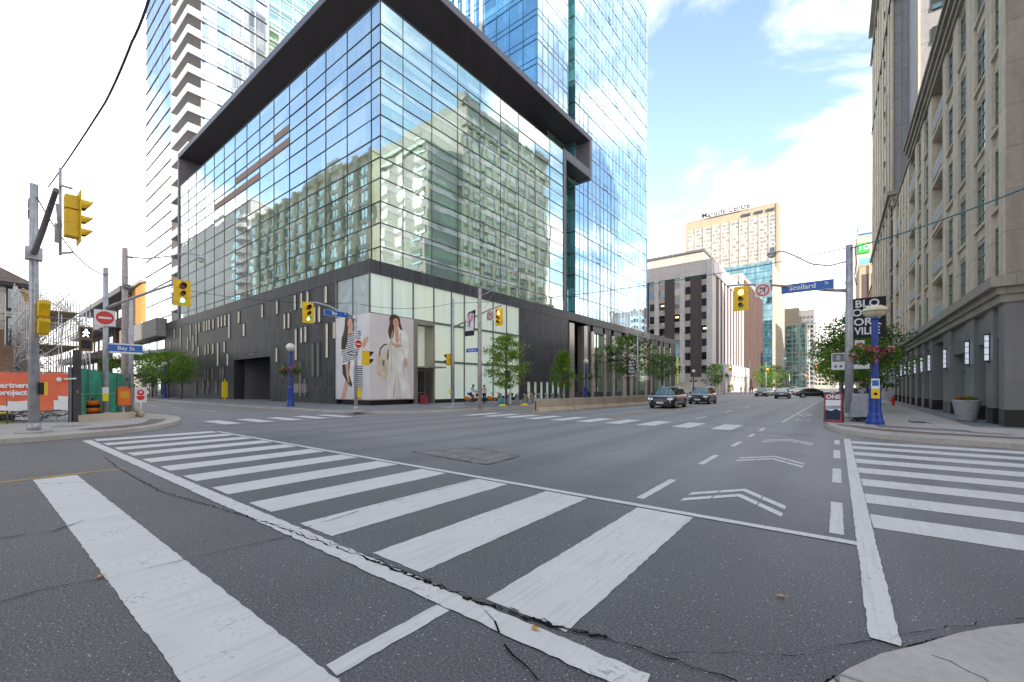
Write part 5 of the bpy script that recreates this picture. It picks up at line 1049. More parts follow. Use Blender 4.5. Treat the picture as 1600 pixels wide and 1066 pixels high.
# two half hidden side signals strapped to the mast
for z in (4.05, 3.45): pass
h2 = MB(); 
for z in (4.2, 3.62, ): h2.extr([(-20.9, z-.25), (-20.5, z-.2), (-20.25, z+.14), (-20.25, z+.25), (-20.9, z+.25)], 'y', 1.45, 1.7)
h2.build('side_signal', 'signal_yellow', t, L)
mb = MB(); mb.box(-20.95, -20.78, 1.5, 1.66, 1.4, 1.8); bx = mb.build('push_button_box', 'visor_black', t, L); mb = MB(); mb.box(-20.79, -20.76, 1.6, 1.68, 1.38, 1.82); mb.build('button_plate', 'signal_yellow', bx, L)
# second pole on the left with arm, no-entry sign, walk light, street name
t, L = pole_thing('traffic_signal', 'steel signal pole by the green hoarding with a no entry sign and green light', 'traffic signal', -27.16, 4.03, 7.24, .12, .09)
mb = MB(); mb.tube([(-27.16, 4.03, 5.35), (-25.8, 4.7, 5.75), (-24.4, 5.45, 6.15), (-23.3, 6.0, 6.45)], [.07, .06, .05, .045], 10); mb.build('mast_arm', 'galv', t, L)
signal_head(t, L, (-23.35, 5.97, 5.86), '+x', 2)
no_entry(t, L, (-26.98, 3.98, 4.87), '+x', .74)
mb = MB(); mb.box(-28.1, -27.75, 3.1, 3.5, 3.55, 4.5) if 0 else None
wk = MB(); wk.box(-27.35, -27.12, 3.15, 3.6, 3.3, 4.4); wo_ = wk.build('walk_signal', 'ped_housing', t, L)
flatpoly(wo_, L, (-27.12, 3.375, 4.12), '+x', [(0, [(-.17, -.2), (.17, -.2), (.17, .2), (-.17, .2)]), (1, circ(.045, 10, .0, .13)), (1, [(-.04, .08), (.05, .08), (.12, -.0), (.09, -.03), (.04, .02), (.03, -.05), (.1, -.17), (.05, -.18), (0, -.08), (-.08, -.18), (-.13, -.16), (-.04, -.04), (-.05, .02), (-.1, -.02), (-.12, .01)])], ['visor_black', 'lens_walk'], 'walking_figure')
flatpoly(wo_, L, (-27.12, 3.375, 3.6), '+x', [(0, [(-.17, -.2), (.17, -.2), (.17, .2), (-.17, .2)])], ['visor_black'], 'lens')
mb = MB(); mb.tube([(-27.2, 3.6, 4.3), (-27.16, 4.0, 4.3)], .025, 6); mb.build('bracket', 'galv', wo_, L)
p = plate(t, L, (-27.0, 4.72, 3.5), '+x', 1.22, .32, 'sign_blue', 'street_name_sign', .03); plate(p, L, (-27.004, 4.72, 3.68), '+x', 1.22, .1, 'sign_white', 'sign_border'); plate(p, L, (-27.004, 4.72, 3.30), '+x', 1.22, .1, 'sign_white', 'sign_border')
text('Bay St', .25, 'sign_white', p, Vector((-26.99, 4.72, 3.5))-Vector(L), TX['+x'], bold=.004)
mb = MB(); mb.box(-27.06, -26.98, 3.9, 4.1, 1.0, 1.35); bx = mb.build('push_button', 'yellow_plastic', t, L); plate(bx, L, (-26.99, 4.0, 1.5), '+x', .22, .3, 'sign_white')
# wooden utility pole with cobra lamp
def cobra(t, L, pts, r=.04, mat='galv', lamp='globe_white'):
    mb = MB(); mb.tube(pts, r, 8); a = mb.build('lamp_arm', mat, t, L)
    e = Vector(pts[-1]); mb = MB(); mb.lathe([(.02, .3), (.1, .26), (.12, .05), (.2, -.02), (.23, -.1)], tuple(e), 14); h = mb.build('lamp_head', 'galv', t, L); mb = MB(); mb.lathe([(.2, -.1), (.17, -.2), (.06, -.26)], tuple(e), 14); mb.build('lamp_glass', lamp, h, L)
t, L = pole_thing('utility_pole', 'pale wooden utility pole by the hoarding with a long curved lamp arm', 'utility pole', -30.6, 5.3, 9.2, .17, .12, 'wood_pole', collar=False)
mb = MB(); mb.tube([(-30.0, 5.45, .15), (-30.0, 5.45, 6.4)], .1, 10); mb.build('conduit_pole', 'galv', t, L)
cobra(t, L, [(-30.6, 5.3, 8.75), (-30.0, 6.1, 8.7), (-29.4, 7.0, 8.95), (-29.0, 7.6, 9.2), (-28.7, 8.1, 9.15), (-28.65, 8.2, 9.0)], .035)
mb = MB(); mb.box(-30.5, -30.3, 5.2, 5.5, 7.0, 7.2); mb.tube([(-30.45, 5.4, 8.7), (-30.4, 5.6, 8.7)], .05, 6); mb.build('insulator', 'galv_dark', t, L)
# hotel corner pole: "Bay" arm
t, L = pole_thing('traffic_signal', 'signal pole in front of the striped dress poster with blue street sign and green light', 'traffic signal', -23.51, 14.72, 6.98, .11, .085)
mb = MB(); mb.tube([(-23.51, 14.72, 5.75), (-23.52, 14.0, 6.05), (-23.6, 13.0, 6.4), (-23.7, 12.3, 6.5), (-23.75, 11.95, 6.45)], [.06, .055, .05, .045, .045], 10); mb.build('mast_arm', 'galv', t, L)
signal_head(t, L, (-23.72, 11.85, 5.83), '+x', 2); street_sign(t, L, (-23.4, 13.4, 5.98), '+x', 'Bay', 1.5, .3)
no_entry(t, L, (-23.38, 14.82, 4.3), '+x', .56)
p = plate(t, L, (-23.38, 14.45, 3.7), '+x', .62, .2, 'sign_black'); flatpoly(p, L, (-23.38, 14.45, 3.7), '+x', [(0, [(-.26, -.05), (.1, -.05), (.1, -.085), (.28, 0), (.1, .085), (.1, .05), (-.26, .05)])], ['sign_white'], 'arrow')
wk = MB(); wk.box(-23.3, -23.0, 15.0, 15.35, 3.0, 3.9); wo_ = wk.build('side_signal', 'signal_yellow', t, L); v = MB()
for z in (3.68, 3.22): v.extr([(15.35, z-.18), (15.65, z+.12), (15.6, z+.19), (15.35, z+.19)], 'x', -23.28, -23.02)
v.build('visor', ['visor_black'], wo_, L); mb = MB(); mb.box(-23.42, -23.3, 14.75, 14.95, 1.05, 1.5); mb.build('push_button', 'yellow_plastic', t, L)
mb = MB(); mb.box(-24.1, -22.9, 14.3, 15.1, .12, .2); mb.build('concrete_pad', 'cast_concrete', t, L)
# pole with red light over the street
t, L = pole_thing('traffic_signal', 'signal pole beside the wooden lamp pole with a no left turn sign', 'traffic signal', -22.28, 21.84, 8.1, .11, .08)
mb = MB(); mb.tube([(-22.28, 21.84, 6.0), (-20.5, 21.86, 6.5), (-18.8, 21.88, 6.95), (-17.8, 21.9, 7.1)], [.07, .06, .05, .045], 10); mb.build('mast_arm', 'galv', t, L)
signal_head(t, L, (-17.9, 21.8, 6.3), '-y', 0); no_left(t, L, (-18.65, 21.78, 6.5), '-y', .66)
wk = MB(); wk.box(-22.85, -22.5, 21.7, 22.0, 3.25, 4.1); wo_ = wk.build('side_signal', 'signal_amber', t, L); v = MB()
for z in (3.88, 3.45): v.extr([(-22.85, z-.18), (-23.15, z+.12), (-23.1, z+.19), (-22.85, z+.19)], 'y', 21.72, 21.98)
v.build('visor', ['visor_black'], wo_, L)
mb = MB(); mb.box(-22.5, -22.35, 21.65, 21.75, 1.1, 1.5); mb.build('push_button', 'yellow_plastic', t, L)
mb = MB(); mb.box(-23.1, -21.6, 21.2, 22.3, .12, .2); mb.build('concrete_pad', 'cast_concrete', t, L)
t, L = pole_thing('lamp_post', 'pale wooden lamp pole with a double curved arm in front of the frosted shop glass', 'street lamp', -18.94, 21.06, 8.25, .14, .11, 'wood_pole', z0=.15, collar=False)
cobra(t, L, [(-18.94, 21.06, 7.75), (-18.2, 21.5, 8.1), (-17.7, 21.8, 8.8), (-17.3, 22.1, 9.25), (-16.95, 22.3, 9.35)], .035)
mb = MB(); mb.tube([(-18.7, 21.2, 6.9), (-18.0, 21.6, 8.2), (-17.4, 22.0, 9.2)], .012, 5); mb.build('stay', 'galv', t, L)
p = plate(t, L, (-19.6, 21.0, 4.15), '-y', 1.1, .26, 'sign_blue', 'street_name_sign', .02, 'sign_blue'); text('Scollard', .22, 'sign_white', p, Vector((-19.6, 20.99, 4.15))-Vector(L), TX['-y'])
fb = MB(); fb.face([(-20.35, 21.05, 5.15), (-19.5, 21.05, 5.15), (-19.35, 21.05, 6.9), (-20.0, 21.05, 6.75), (-20.3, 21.05, 6.2)]); fb.face([(-20.35, 21.08, 5.15), (-19.5, 21.08, 5.15), (-19.35, 21.08, 6.9), (-20.0, 21.08, 6.75), (-20.3, 21.08, 6.2)]); fl_ = fb.build('pole_banner', 'banner_black', t, L)
flatpoly(fl_, L, (-19.9, 21.05, 6.0), '-y', [(1, [(-.4, -.5), (.38, -.5), (.42, .65), (.1, .7), (-.3, .4)]), (2, circ(.26, 12, .1, .35)), (2, circ(.18, 9, .28, .5)), (0, [(-.02, -.3), (.06, -.3), (.1, .2), (.0, .2)]), (2, circ(.1, 8, -.15, .1)), (0, [(-.25, -.2), (-.2, -.25), (.05, .1), (0, .1)])], ['print_black', 'sign_white', 'print_pink'], 'banner_print')
# right hand mast with the big street name
t, L = pole_thing('traffic_signal', 'octagonal steel mast on the right corner whose arm holds the large blue street name sign', 'traffic signal', .43, 24.34, 8.05, .17, .13)
mb = MB(); mb.tube([(.43, 24.34, 6.0), (-.4, 24.1, 6.1), (-1.4, 23.7, 6.3), (-2.6, 23.25, 6.5), (-3.6, 22.95, 6.6), (-4.3, 22.8, 6.6)], [.08, .075, .06, .05, .045, .045], 10); mb.build('mast_arm', 'galv', t, L)
signal_head(t, L, (-3.66, 22.8, 5.88), '-y', 0); no_left(t, L, (-2.78, 22.95, 6.22), '-y', .62); street_sign(t, L, (-1.1, 23.55, 6.25), '-y', 'Scollard', 1.95, .4)
cobra(t, L, [(.43, 24.34, 7.35), (-.3, 24.6, 7.3), (-1.0, 24.9, 7.6), (-1.7, 25.2, 8.2), (-2.2, 25.5, 8.6), (-2.7, 25.7, 8.65)], .035)
mb = MB(); mb.tube([(.35, 24.4, 6.3), (-.15, 24.5, 6.9), (-1.0, 24.9, 7.6)], .015, 5); mb.build('stay', 'galv', t, L)
mb = MB(); mb.tube([(.62, 24.3, 7.9), (.68, 24.3, 7.2), (.6, 24.32, 6.6), (.7, 24.3, 6.2)], .02, 5); mb.build('cable_loop', 'wire_black', t, L); mb = MB(); mb.box(-.5, 1.3, 24.0, 24.9, .13, .22); mb.build('concrete_pad', 'cast_concrete', t, L)
# parking / lane control signs behind it
t, L = pole_thing('lane_sign', 'grey pole with diamond lane control signs and black neighbourhood banner, beyond the right mast', 'sign', .55, 30.2, 7.6, .09, .07, collar=False)
p = plate(t, L, (.05, 30.1, 3.1), '-y', .62, .95, 'sign_white'); flatpoly(p, L, (.05, 30.1, 3.1), '-y', [(0, [(-.27, -.02), (.27, -.02), (.27, .43), (-.27, .43)]), (1, [(-.1, .2), (0, .37), (.1, .2), (0, .04)]), (0, [(-.06, .2), (0, .3), (.06, .2), (0, .1)]), (0, circ(.08, 10, -.12, -.28)), (0, circ(.08, 10, .12, -.28))], ['galv_dark', 'sign_white'], 'lane_symbol')
p = plate(t, L, (.98, 30.1, 3.1), '-y', .85, .9, 'sign_white'); flatpoly(p, L, (.98, 30.1, 3.1), '-y', [(0, [(-.3, .1), (.3, .1), (.3, .2), (-.3, .2)]), (0, [(-.3, -.2), (.3, -.2), (.3, -.12), (-.3, -.12)])], ['sign_black'], 'sign_lines')
p = plate(t, L, (.98, 30.1, 3.95), '-y', .42, .55, 'sign_white'); flatpoly(p, L, (.98, 30.1, 3.95), '-y', [(0, q) for q in annulus(.12, .17)] + [(0, [(-.12, -.08), (-.08, -.12), (.12, .08), (.08, .12)])], ['sign_red'], 'symbol')
b_ = plate(t, L, (1.3, 30.15, 5.45), '-y', 1.55, 2.2, 'banner_black', 'pole_banner', .03, 'banner_black')
for i, (w, z) in enumerate((('BLO', 6.22), ('OR-Y', 5.74), ('ORK', 5.22), ('VILLE', 4.72))): text(w, .56, 'sign_white', b_, Vector((1.3, 30.14, z))-Vector(L), TX['-y'], bold=.014, sx=1.0 if i != 3 else .82)
# ---------------------------------------------------------------- blue ornamental lamp posts with flower baskets
def foliage_blob(mb, c, r, n, q, size=.05, mats=(0,), sz=1.0):
    for _ in range(n):
        d = Vector((q.gauss(0, 1), q.gauss(0, 1), q.gauss(0, 1))).normalized(); rr_ = r*(q.random()**.45); p = Vector(c)+Vector((d.x*rr_, d.y*rr_, d.z*rr_*sz))
        a = Vector((q.gauss(0, 1), q.gauss(0, 1), q.gauss(0, 1))).normalized(); b_ = a.cross(Vector((q.gauss(0, 1), q.gauss(0, 1), q.gauss(0, 1)))).normalized(); s = size*q.uniform(.6, 1.4)
        mb.face([p-a*s, p+b_*s*.5, p+a*s, p-b_*s*.5], q.choice(mats))
def blue_post(label, x, y, big, sd, group='blue lamp posts with flower baskets', n=260, tone='petal_pink'):
    t = thing('blue_lamp_post', label, 'street lamp', (x, y, .15), 0, group); L = (x, y, .15); q = random.Random(sd); z = .15
    mb = MB(); mb.lathe([(.3, 0), (.3, .12), (.25, .2), (.24, .38), (.2, .46), (.19, 1.35), (.215, 1.42), (.17, 1.5), (.15, 1.56), (.115, 1.6), (.105, 4.2), (.14, 4.24), (.12, 4.32)], (x, y, z), 16, sm=False); mb.build('post', 'post_blue', t, L)
    if big: mb = MB(); mb.lathe([(.1, 4.3), (.3, 4.38), (.41, 4.52), (.42, 4.58), (.36, 4.7), (.22, 4.78), (.02, 4.8)], (x, y, z), 20); g = mb.build('lamp_globe', 'globe', t, L); mb = MB(); mb.lathe([(.425, 4.53), (.43, 4.55), (.425, 4.57)], (x, y, z), 20); [mb.tube([(x+.1*math.cos(a), y+.1*math.sin(a), z+4.31), (x+.31*math.cos(a), y+.31*math.sin(a), z+4.375), (x+.425*math.cos(a), y+.425*math.sin(a), z+4.55)], .007, 4) for a in (0, 1.57, 3.14, 4.71)]; mb.build('globe_band', 'mullion_green', g, L)
    else: mb = MB(); mb.ball((x, y, z+4.62), .33, 16); mb.build('lamp_globe', 'globe_white', t, L)
    for s in (-1, 1):
        bx, by = x+s*.48*.79, y+s*.48*.61; bz = 2.85
        mb = MB(); mb.tube([(x, y, bz+.35), (x+s*.3*.79, y+s*.3*.61, bz+.42), (bx, by, bz+.2)], .02, 6); mb.lathe([(.05, -.2), (.2, -.1), (.28, .1)], (bx, by, bz), 10); bo = mb.build('hanging_basket', 'roof_dark', t, L)
        mb = MB(); mb.nomerge = 1; mb.norecalc = 1; foliage_blob(mb, (bx, by, bz+.12), .46, n*2, q, .055, (0, 0, 1)); mb.build('basket_leaves', ['leaf_green', 'leaf_dark'], bo, L)
        mb = MB(); mb.nomerge = 1; mb.norecalc = 1
        for _ in range(7): a = q.uniform(0, 6.28); foliage_blob(mb, (bx+.36*math.cos(a), by+.36*math.sin(a), bz+q.uniform(-.15, .42)), .16, n//7, q, .04, (0, 0, 1, 2))
        mb.build('basket_flowers', [tone, 'petal_red', 'petal_white'], bo, L)
    return t, L
t, L = blue_post('large blue lamp post with red and pink flower baskets on the right corner', 1.21, 22.45, True, 1, n=520)
mb = MB(); mb.box(1.21-.02, 1.21+.2, 22.14, 22.25, 1.25, 1.9); p = plate(t, L, (1.21, 22.19, 1.78), '-y', .26, .42, 'sign_white'); flatpoly(p, L, (1.21, 22.19, 1.78), '-y', [(0, [(-.1, -.08), (.1, -.08), (.1, .14), (-.1, .14)])], ['sign_blue'], 'symbol')
mb = MB(); mb.box(1.08, 1.34, 22.1, 22.25, 1.2, 1.56); bx = mb.build('push_button', 'signal_yellow', t, L); mb = MB(); mb.disc((1.21, 22.1, 1.38), (0, -1, 0), .06, 12, .02); mb.build('button', 'visor_black', bx, L)
blue_post('blue lamp post with pink flower baskets in front of the slot windowed granite wall', -33.98, 15.6, False, 2)
blue_post('blue lamp post with pale pink baskets behind the concrete barriers', -24.4, 46.5, False, 3, tone='petal_white')
blue_post('blue lamp post at the far left among the side street trees', -72, 16.5, False, 4, n=120)
blue_post('dark blue lamp post just behind the second black SUV', -22.5, 88, False, 5, n=60)
# other lamp columns down the street
def lamp_col(label, x, y, h, dx, group='curved arm lamp columns down the street'):
    t, L = pole_thing('street_lamp', label, 'street lamp', x, y, h, .11, .08, collar=False, group=group)
    cobra(t, L, [(x, y, h-.3), (x+dx*.25, y, h+.2), (x+dx*.6, y, h+.8), (x+dx*.85, y, h+.95), (x+dx, y, h+.85)], .04)
lamp_col('grey lamp column between the hotel street front and the first black SUV', -20.2, 52.5, 8.4, 3.2)
lamp_col('lamp column in front of the white office block, nearer of the two', -18.5, 128, 9, 4.5); lamp_col('lamp column in front of the white office block, farther of the two', -17.5, 152, 9.5, 5)
lamp_col('lamp column on the far left pavement near the dark glass block', -17, 215, 9, 6); lamp_col('lamp column on the right pavement with its arm over the cycle lane, beyond the trees', .3, 60, 8.2, -3.6)
# far signals
def far_signal(label, x, y, dx, lit, group='traffic signals at the far junctions'):
    t, L = pole_thing('far_traffic_signal', label, 'traffic signal', x, y, 7, .12, .1, collar=False, group=group)
    mb = MB(); mb.tube([(x, y, 5.6), (x+dx*.5, y, 6.1), (x+dx, y, 6.4)], .06, 6); mb.build('mast_arm', 'galv', t, L); signal_head(t, L, (x+dx, y-.2, 5.6), '-y', lit)
far_signal('signal over the far left lane before the brown block', -17.6, 116, 4.6, 0); far_signal('signal on the far left pavement by the second black SUV', -19.2, 99.5, 1.2, 0); far_signal('small distant signal over the middle of the street', -14, 186, 5, 0); far_signal('signal beside the blue street sign left of the near trees', 1.0, 112, -4.6, 0)
# ---------------------------------------------------------------- overhead wires
def wire(label, pts, r=.012, mat='wire_black', sag=.3, n=14):
    P = []
    for a, b_ in zip(pts, pts[1:]):
        for k in range(n): u = k/n; P.append((a[0]+(b_[0]-a[0])*u, a[1]+(b_[1]-a[1])*u, a[2]+(b_[2]-a[2])*u-sag*4*u*(1-u)))
    P.append(pts[-1]); mb = MB(); mb.tube(P, r, 6); tag(mb.build('overhead_wire', mat), label, 'wire', 'overhead wires')
wire('thick twisted cable climbing from the near left mast to the top of the photo', [(-22.52, 1.83, 8.85), (-12.78, 1.89, 7.93), (-10.46, 1.91, 8.12), (-9.18, 1.89, 8.17), (-6.78, 1.84, 8.49)], .02, 'wire_purple', .05)
wire('black cable sagging between the two steel poles on the left', [(-20.9, 1.45, 7.9), (-27.1, 4.03, 6.9)], .022, 'wire_black', .55)
wire('thin wire from the right mast across the street to the pole by the shop corner', [(.43, 24.34, 7.95), (-22.28, 21.84, 7.8)], .018, 'wire_teal', .55)
wire('thin wire across the posters from the shop corner pole to the poster pole', [(-22.28, 21.84, 7.8), (-23.5, 14.72, 6.8)], .014, 'wire_black', .35)
wire('teal wire crossing the stone apartment front to the right edge', [(.43, 24.34, 7.9), (8.4, 14, 8.2)], .024, 'wire_teal', .5)
wire('faint wire from the left steel pole to the poster pole', [(-27.1, 4.03, 7.0), (-23.5, 14.72, 6.85)], .012, 'wire_black', .5)
mb = MB(); mb.tube([(-21.05+.35*math.cos(a*.4)*.5-.3, 1.3, 7.6+.35*math.sin(a*.4)) for a in range(17)], .015, 5); tag(mb.build('cable_loop', 'wire_black'), 'coil of spare cable hanging off the top of the near left mast', 'cable')
# ---------------------------------------------------------------- concrete barriers
def barrier(label, x, y, rz, L_=4.1, first=[None]):
    if first[0] is None:
        t = thing('concrete_barrier', label, 'barrier', (x, y, 0), rz, 'concrete barriers along the kerb')
        mb = MB(); n = 12; q = random.Random(4); prof = [(-.32, 0), (-.3, .1), (-.14, .33), (-.1, .86), (.1, .86), (.14, .33), (.3, .1), (.32, 0)]; rings = []
        for k in range(n+1): u = L_*k/n; rings.append([mb.vert((a+q.uniform(-.008, .008), u, max(.0, z+q.uniform(-.01, .01)))) for a, z in prof])
        for a, b_ in zip(rings, rings[1:]):
            for j in range(len(prof)-1): mb.idx((a[j], b_[j], b_[j+1], a[j+1]))
        mb.idx(rings[0]); mb.idx(rings[-1][::-1]); mb.build('barrier_block', 'barrier_concrete', t)
        mb = MB(); mb.box(-.05, .05, L_, L_+.03, .2, .7); mb.build('steel_joint', 'rust', t); mb = MB(); mb.box(-.06, .06, -.025, 0, .15, .75); mb.build('steel_joint', 'rust', t); first[0] = t; return t
    return dup(first[0], (x, y, 0), rz, label)
for i, lb in enumerate(('nearest concrete barrier, with a rusty end plate', 'second concrete barrier from the corner, warm stained', 'third concrete barrier from the corner', 'fourth concrete barrier, greyer than the rest', 'farthest concrete barrier, ending beside the first black SUV')):
    barrier(lb, -15.35+.13*4.15*i*.6, 22.4+4.15*i, -.075)
# ---------------------------------------------------------------- construction corner on the left
A0, A1, A2 = (-27.9, -.6), (-26.02, 2.72), (-31.0, 5.5)
def along(p, q, u, off=0):
    d = Vector((q[0]-p[0], q[1]-p[1])); n = Vector((d.y, -d.x)).normalized(); return (p[0]+d.x*u+n.x*off, p[1]+d.y*u+n.y*off)
L = (-26.02, 2.72, .15)
t = thing('site_banner_fence', 'wire site fence hung with an orange printed banner, far left', 'fence', L)
mb = MB(); n = 30
for k in range(n+1): x, y = along(A0, A1, k/n); mb.bar((x, y, .2), (x, y, 2.2), .012, .012)
for k in range(7): mb.bar((*A0, .25+.08*k), (*A1, .25+.08*k), .008, .008)
for u in (0, .5, 1): x, y = along(A0, A1, u); mb.tube([(x, y, .15), (x, y, 2.35)], .03, 8)
mb.bar((*A0, 2.28), (*A1, 2.28), .04, .04); mb.build('wire_mesh', 'galv_dark', t, L)
mb = MB(); N = 24; rows = 8; g = {}
q = random.Random(2)
for i in range(N+1):
    for j in range(rows+1):
        u = i/N; x, y = along(A0, A1, u, .05+.035*math.sin(u*19+j*.9)); g[i, j] = mb.vert((x, y, .68+1.58*j/rows+.02*math.sin(u*30)))
for i in range(N):
    for j in range(rows):
        v = j/rows; u = i/N; wh = (v < .32-abs(u-.72)*1.3*.9+.1*0) if 0 else (v < .30 and ((u > .3 and v < (u-.3)*.75 and u < .66) or (u > .84 and v < (u-.78)*1.9)))
        mb.idx((g[i, j], g[i+1, j], g[i+1, j+1], g[i, j+1]), 1 if wh else 0, True)
bn = mb.build('banner', ['hoard_orange', 'sign_white'], t, L)
dd = Vector((A1[0]-A0[0], A1[1]-A0[1])).normalized(); rz = math.atan2(dd.y, dd.x)
for w, u, z, sz in (('ind partners', .50, 1.72, .3), ('this project', .49, 1.42, .3)):
    x, y = along(A0, A1, u, .12); text(w, sz, 'sign_white', bn, (x-L[0], y-L[1], z-.15), (R(90), 0, rz), bold=.012)
x, y = along(A0, A1, .93, .12)
mb = MB(); mb.disc((x, y, 1.98), (dd.y, -dd.x, 0), .09, 14, .01); mb.bar((x+dd.x*.15, y+dd.y*.15, 1.99), (x+dd.x*.55, y+dd.y*.55, 2.02), .01, .06); mb.build('emblem', 'sign_white', bn, L)
# site litter behind the fence
t = thing('cable_spool', 'yellow and black cable spool lying behind the wire fence', 'spool', (-28.2, .9, .15)); mb = MB(); mb.lathe([(.5, 0), (.5, .06), (.2, .07), (.2, .34), (.5, .35), (.5, .41)], (0, 0, 0), 18); mb.build('drum', 'yellow_plastic', t); mb = MB(); mb.lathe([(.22, .08), (.42, .1), (.42, .31), (.22, .33)], (0, 0, 0), 18); mb.build('cable', 'rubber', t)
t = thing('rubble_heap', 'heap of dark timber and plastic sheeting behind the wire fence', 'rubble', (-28, 2.2, .15)); q = random.Random(6); mb = MB()
for _ in range(46): a = Vector((q.uniform(-1, .8), q.uniform(-1.2, .6), q.uniform(.02, .5))); d = Vector((q.uniform(-.6, .6), q.uniform(-.6, .6), q.uniform(-.1, .25))); mb.bar(a, a+d, .06, .04, q.choice((0, 0, 1, 2)))
mb.build('timber', ['roof_dark', 'plank', 'galv'], t)
# green hoarding
t = thing('green_hoarding', 'green mesh construction hoarding between the two left poles', 'fence', (*A1, .15)); L = (*A1, .15)
mb = MB(); N = 40; g = {}; q = random.Random(8)
for i in range(N+1):
    for j in range(9):
        u = i/N; x, y = along(A1, A2, u, .03*math.sin(u*37)+.03*math.sin(u*13+j*.5)); g[i, j] = mb.vert((x, y, .17+2.35*j/8*(1-.08*u)))
for i in range(N):
    for j in range(8): mb.idx((g[i, j], g[i+1, j], g[i+1, j+1], g[i, j+1]), 0, True)
mb.build('green_mesh', 'hoard_green', t, L)
for u in (0, .25, .5, .75, 1): x, y = along(A1, A2, u, .08); mb = MB(); mb.tube([(x, y, .15), (x, y, 2.5)], .025, 6); mb.build('fence_post', 'galv_dark', t, L)
mb = MB(); x, y = along(A1, A2, .5, .1); mb.bar((*along(A1, A2, 0, .1), 1.35), (*along(A1, A2, 1, .1), 1.3), .02, .03); mb.build('rail', 'galv', t, L)
x, y = along(A1, A2, .93, .12); p = MB(); p.box(x-.25, x+.25, y-.01, y+.01, 1.95, 2.2); p.build('site_notice', 'mesh_white', t, L)
t = thing('black_site_post', 'thick black vertical post where the orange banner meets the green hoarding', 'post', (-25.95, 2.95, .15)); mb = MB(); mb.box(-.12, .12, -.12, .12, 0, 3.1); mb.build('post', 'roof_dark', t); mb = MB(); mb.bar((-.0, -.2, 0), (-.0, -.2, 3.0), .05, .05); mb.bar((-.14, 0, 1.3), (.14, 0, 1.3), .06, .12); mb.build('strap', 'galv_dark', t)
t = thing('concrete_footing', 'low cream concrete block along the foot of the green hoarding', 'block', (-25.8, 3.0, .15)); mb = MB(); mb.extr([(-.25, 0), (.25, 0), (.2, .28), (-.2, .3)], 'y', 0, 2.3); mb.build('block', 'barrier_concrete', t); t.rotation_euler = (0, 0, .62)
def barrel(label, x, y, s=1, rz=0, group='orange and black construction drums'):
    t = thing('construction_drum', label, 'traffic drum', (x, y, .15), rz, group); mb = MB()
    z = 0
    for k, (r, h) in enumerate(((.31, .2), (.3, .16), (.29, .2), (.275, .16), (.26, .2))): mb.lathe([(r*s, z), (r*s, z+h*s*.9), (r*.96*s, z+h*s)], (0, 0, 0), 18, 1 if k % 2 else 0); z += h*s
    mb.build('drum_body', ['barrel_orange', 'rubber'], t); mb = MB(); mb.lathe([(.38*s, 0), (.38*s, .06), (.3*s, .08)], (0, 0, 0), 18); mb.tube([(-.12, 0, z), (-.1, 0, z+.1), (.1, 0, z+.1), (.12, 0, z)], .02, 6); mb.build('drum_base', 'rubber', t)
barrel('squat orange and black construction drum on the footing by the green hoarding', -27.4, 3.62, .95)
t = thing('newspaper_box', 'orange newspaper box on a post beside the second steel pole', 'box', (-27.75, 4.75, .15)); mb = MB(); mb.tube([(0, 0, 0), (0, 0, .7)], .04, 8); mb.box(-.25, .25, -.2, .2, 0, .05); mb.build('stand', 'sign_white', t)
mb = MB(); mb.extr([(-.24, .62), (.24, .62), (.24, 1.38), (.12, 1.52), (-.2, 1.52), (-.24, 1.42)], 'x', -.22, .22); b_ = mb.build('box_body', 'barrel_orange', t); mb = MB(); mb.box(.22, .235, -.16, .16, .95, 1.3); mb.build('box_window', 'signal_amber', b_)
t = thing('detour_sign', 'white sign with a red pictogram leaning on sandbags at the end of the green hoarding', 'sign', (-28.0, 5.45, .15)); mb = MB(); mb.box(-.03, .0, -.24, .24, .72, 1.5); s_ = mb.build('sign_plate', 'sign_white', t)
flatpoly(s_, (0, 0, 0), (.0, 0, 1.1), '+x', [(0, circ(.15, 16, 0, .12)), (1, circ(.06, 8, 0, .14)), (0, [(-.16, -.05), (.16, -.05), (.14, -.2), (0, -.28), (-.14, -.2)])], ['sign_red', 'sign_white'], 'symbol'); mb = MB(); mb.tube([(-.02, 0, 0), (-.02, 0, .8)], .03, 6); mb.build('stand', 'sign_white', t)
for i, (x, y) in enumerate(((-27.9, 5.1), (-27.8, 5.4), (-28.0, 5.25))):
    mb = MB(); mb.lathe([(.02, 0), (.22, .03), (.27, .12), (.2, .25), (.03, .32)], (0, 0, 0), 12, 0, True, .65); o = mb.build('sandbag', 'barrier_concrete', loc=(x, y, .15+(.22 if i == 2 else 0))); tag(o, ('lower sandbag nearest the second steel pole', 'lower sandbag under the white detour sign', 'sandbag on top of the two others')[i], 'sandbag', 'sandbags')
# scaffolding round the old walls
t = thing('scaffolding', 'tall tube scaffolding lattice behind the hoarding, sloping down towards the side street', 'scaffolding', (-45, 4.9, .15)); L = (-45, 4.9, .15)
mb = MB(); q = random.Random(9)
xs = [-52+1.3*k for k in range(13)]
top = lambda x: 9.4 if x < -49.4 else 9.4-(x+49.4)*.26
for x in xs:
    for y in (4.7, 3.5, 2.3):
        mb.tube([(x, y, .15), (x, y, top(x)+q.uniform(-.1, .3))], .028, 5)
for k in range(9):
    z = 1.2+1.05*k
    for y in (4.7, 3.5, 2.3):
        e = [x for x in xs if top(x) > z]
        if len(e) > 1: mb.bar((e[0], y, z), (e[-1], y, z), .04, .04)
for a, b_ in zip(xs, xs[1:]):
    for k in range(5):
        z = .8+2.0*k
        if z+2 < top(b_)+1: mb.bar((a, 4.72, z), (b_, 4.72, z+2), .035, .035) if (k+int(a)) % 2 else mb.bar((b_, 4.72, z), (a, 4.72, z+2), .035, .035)
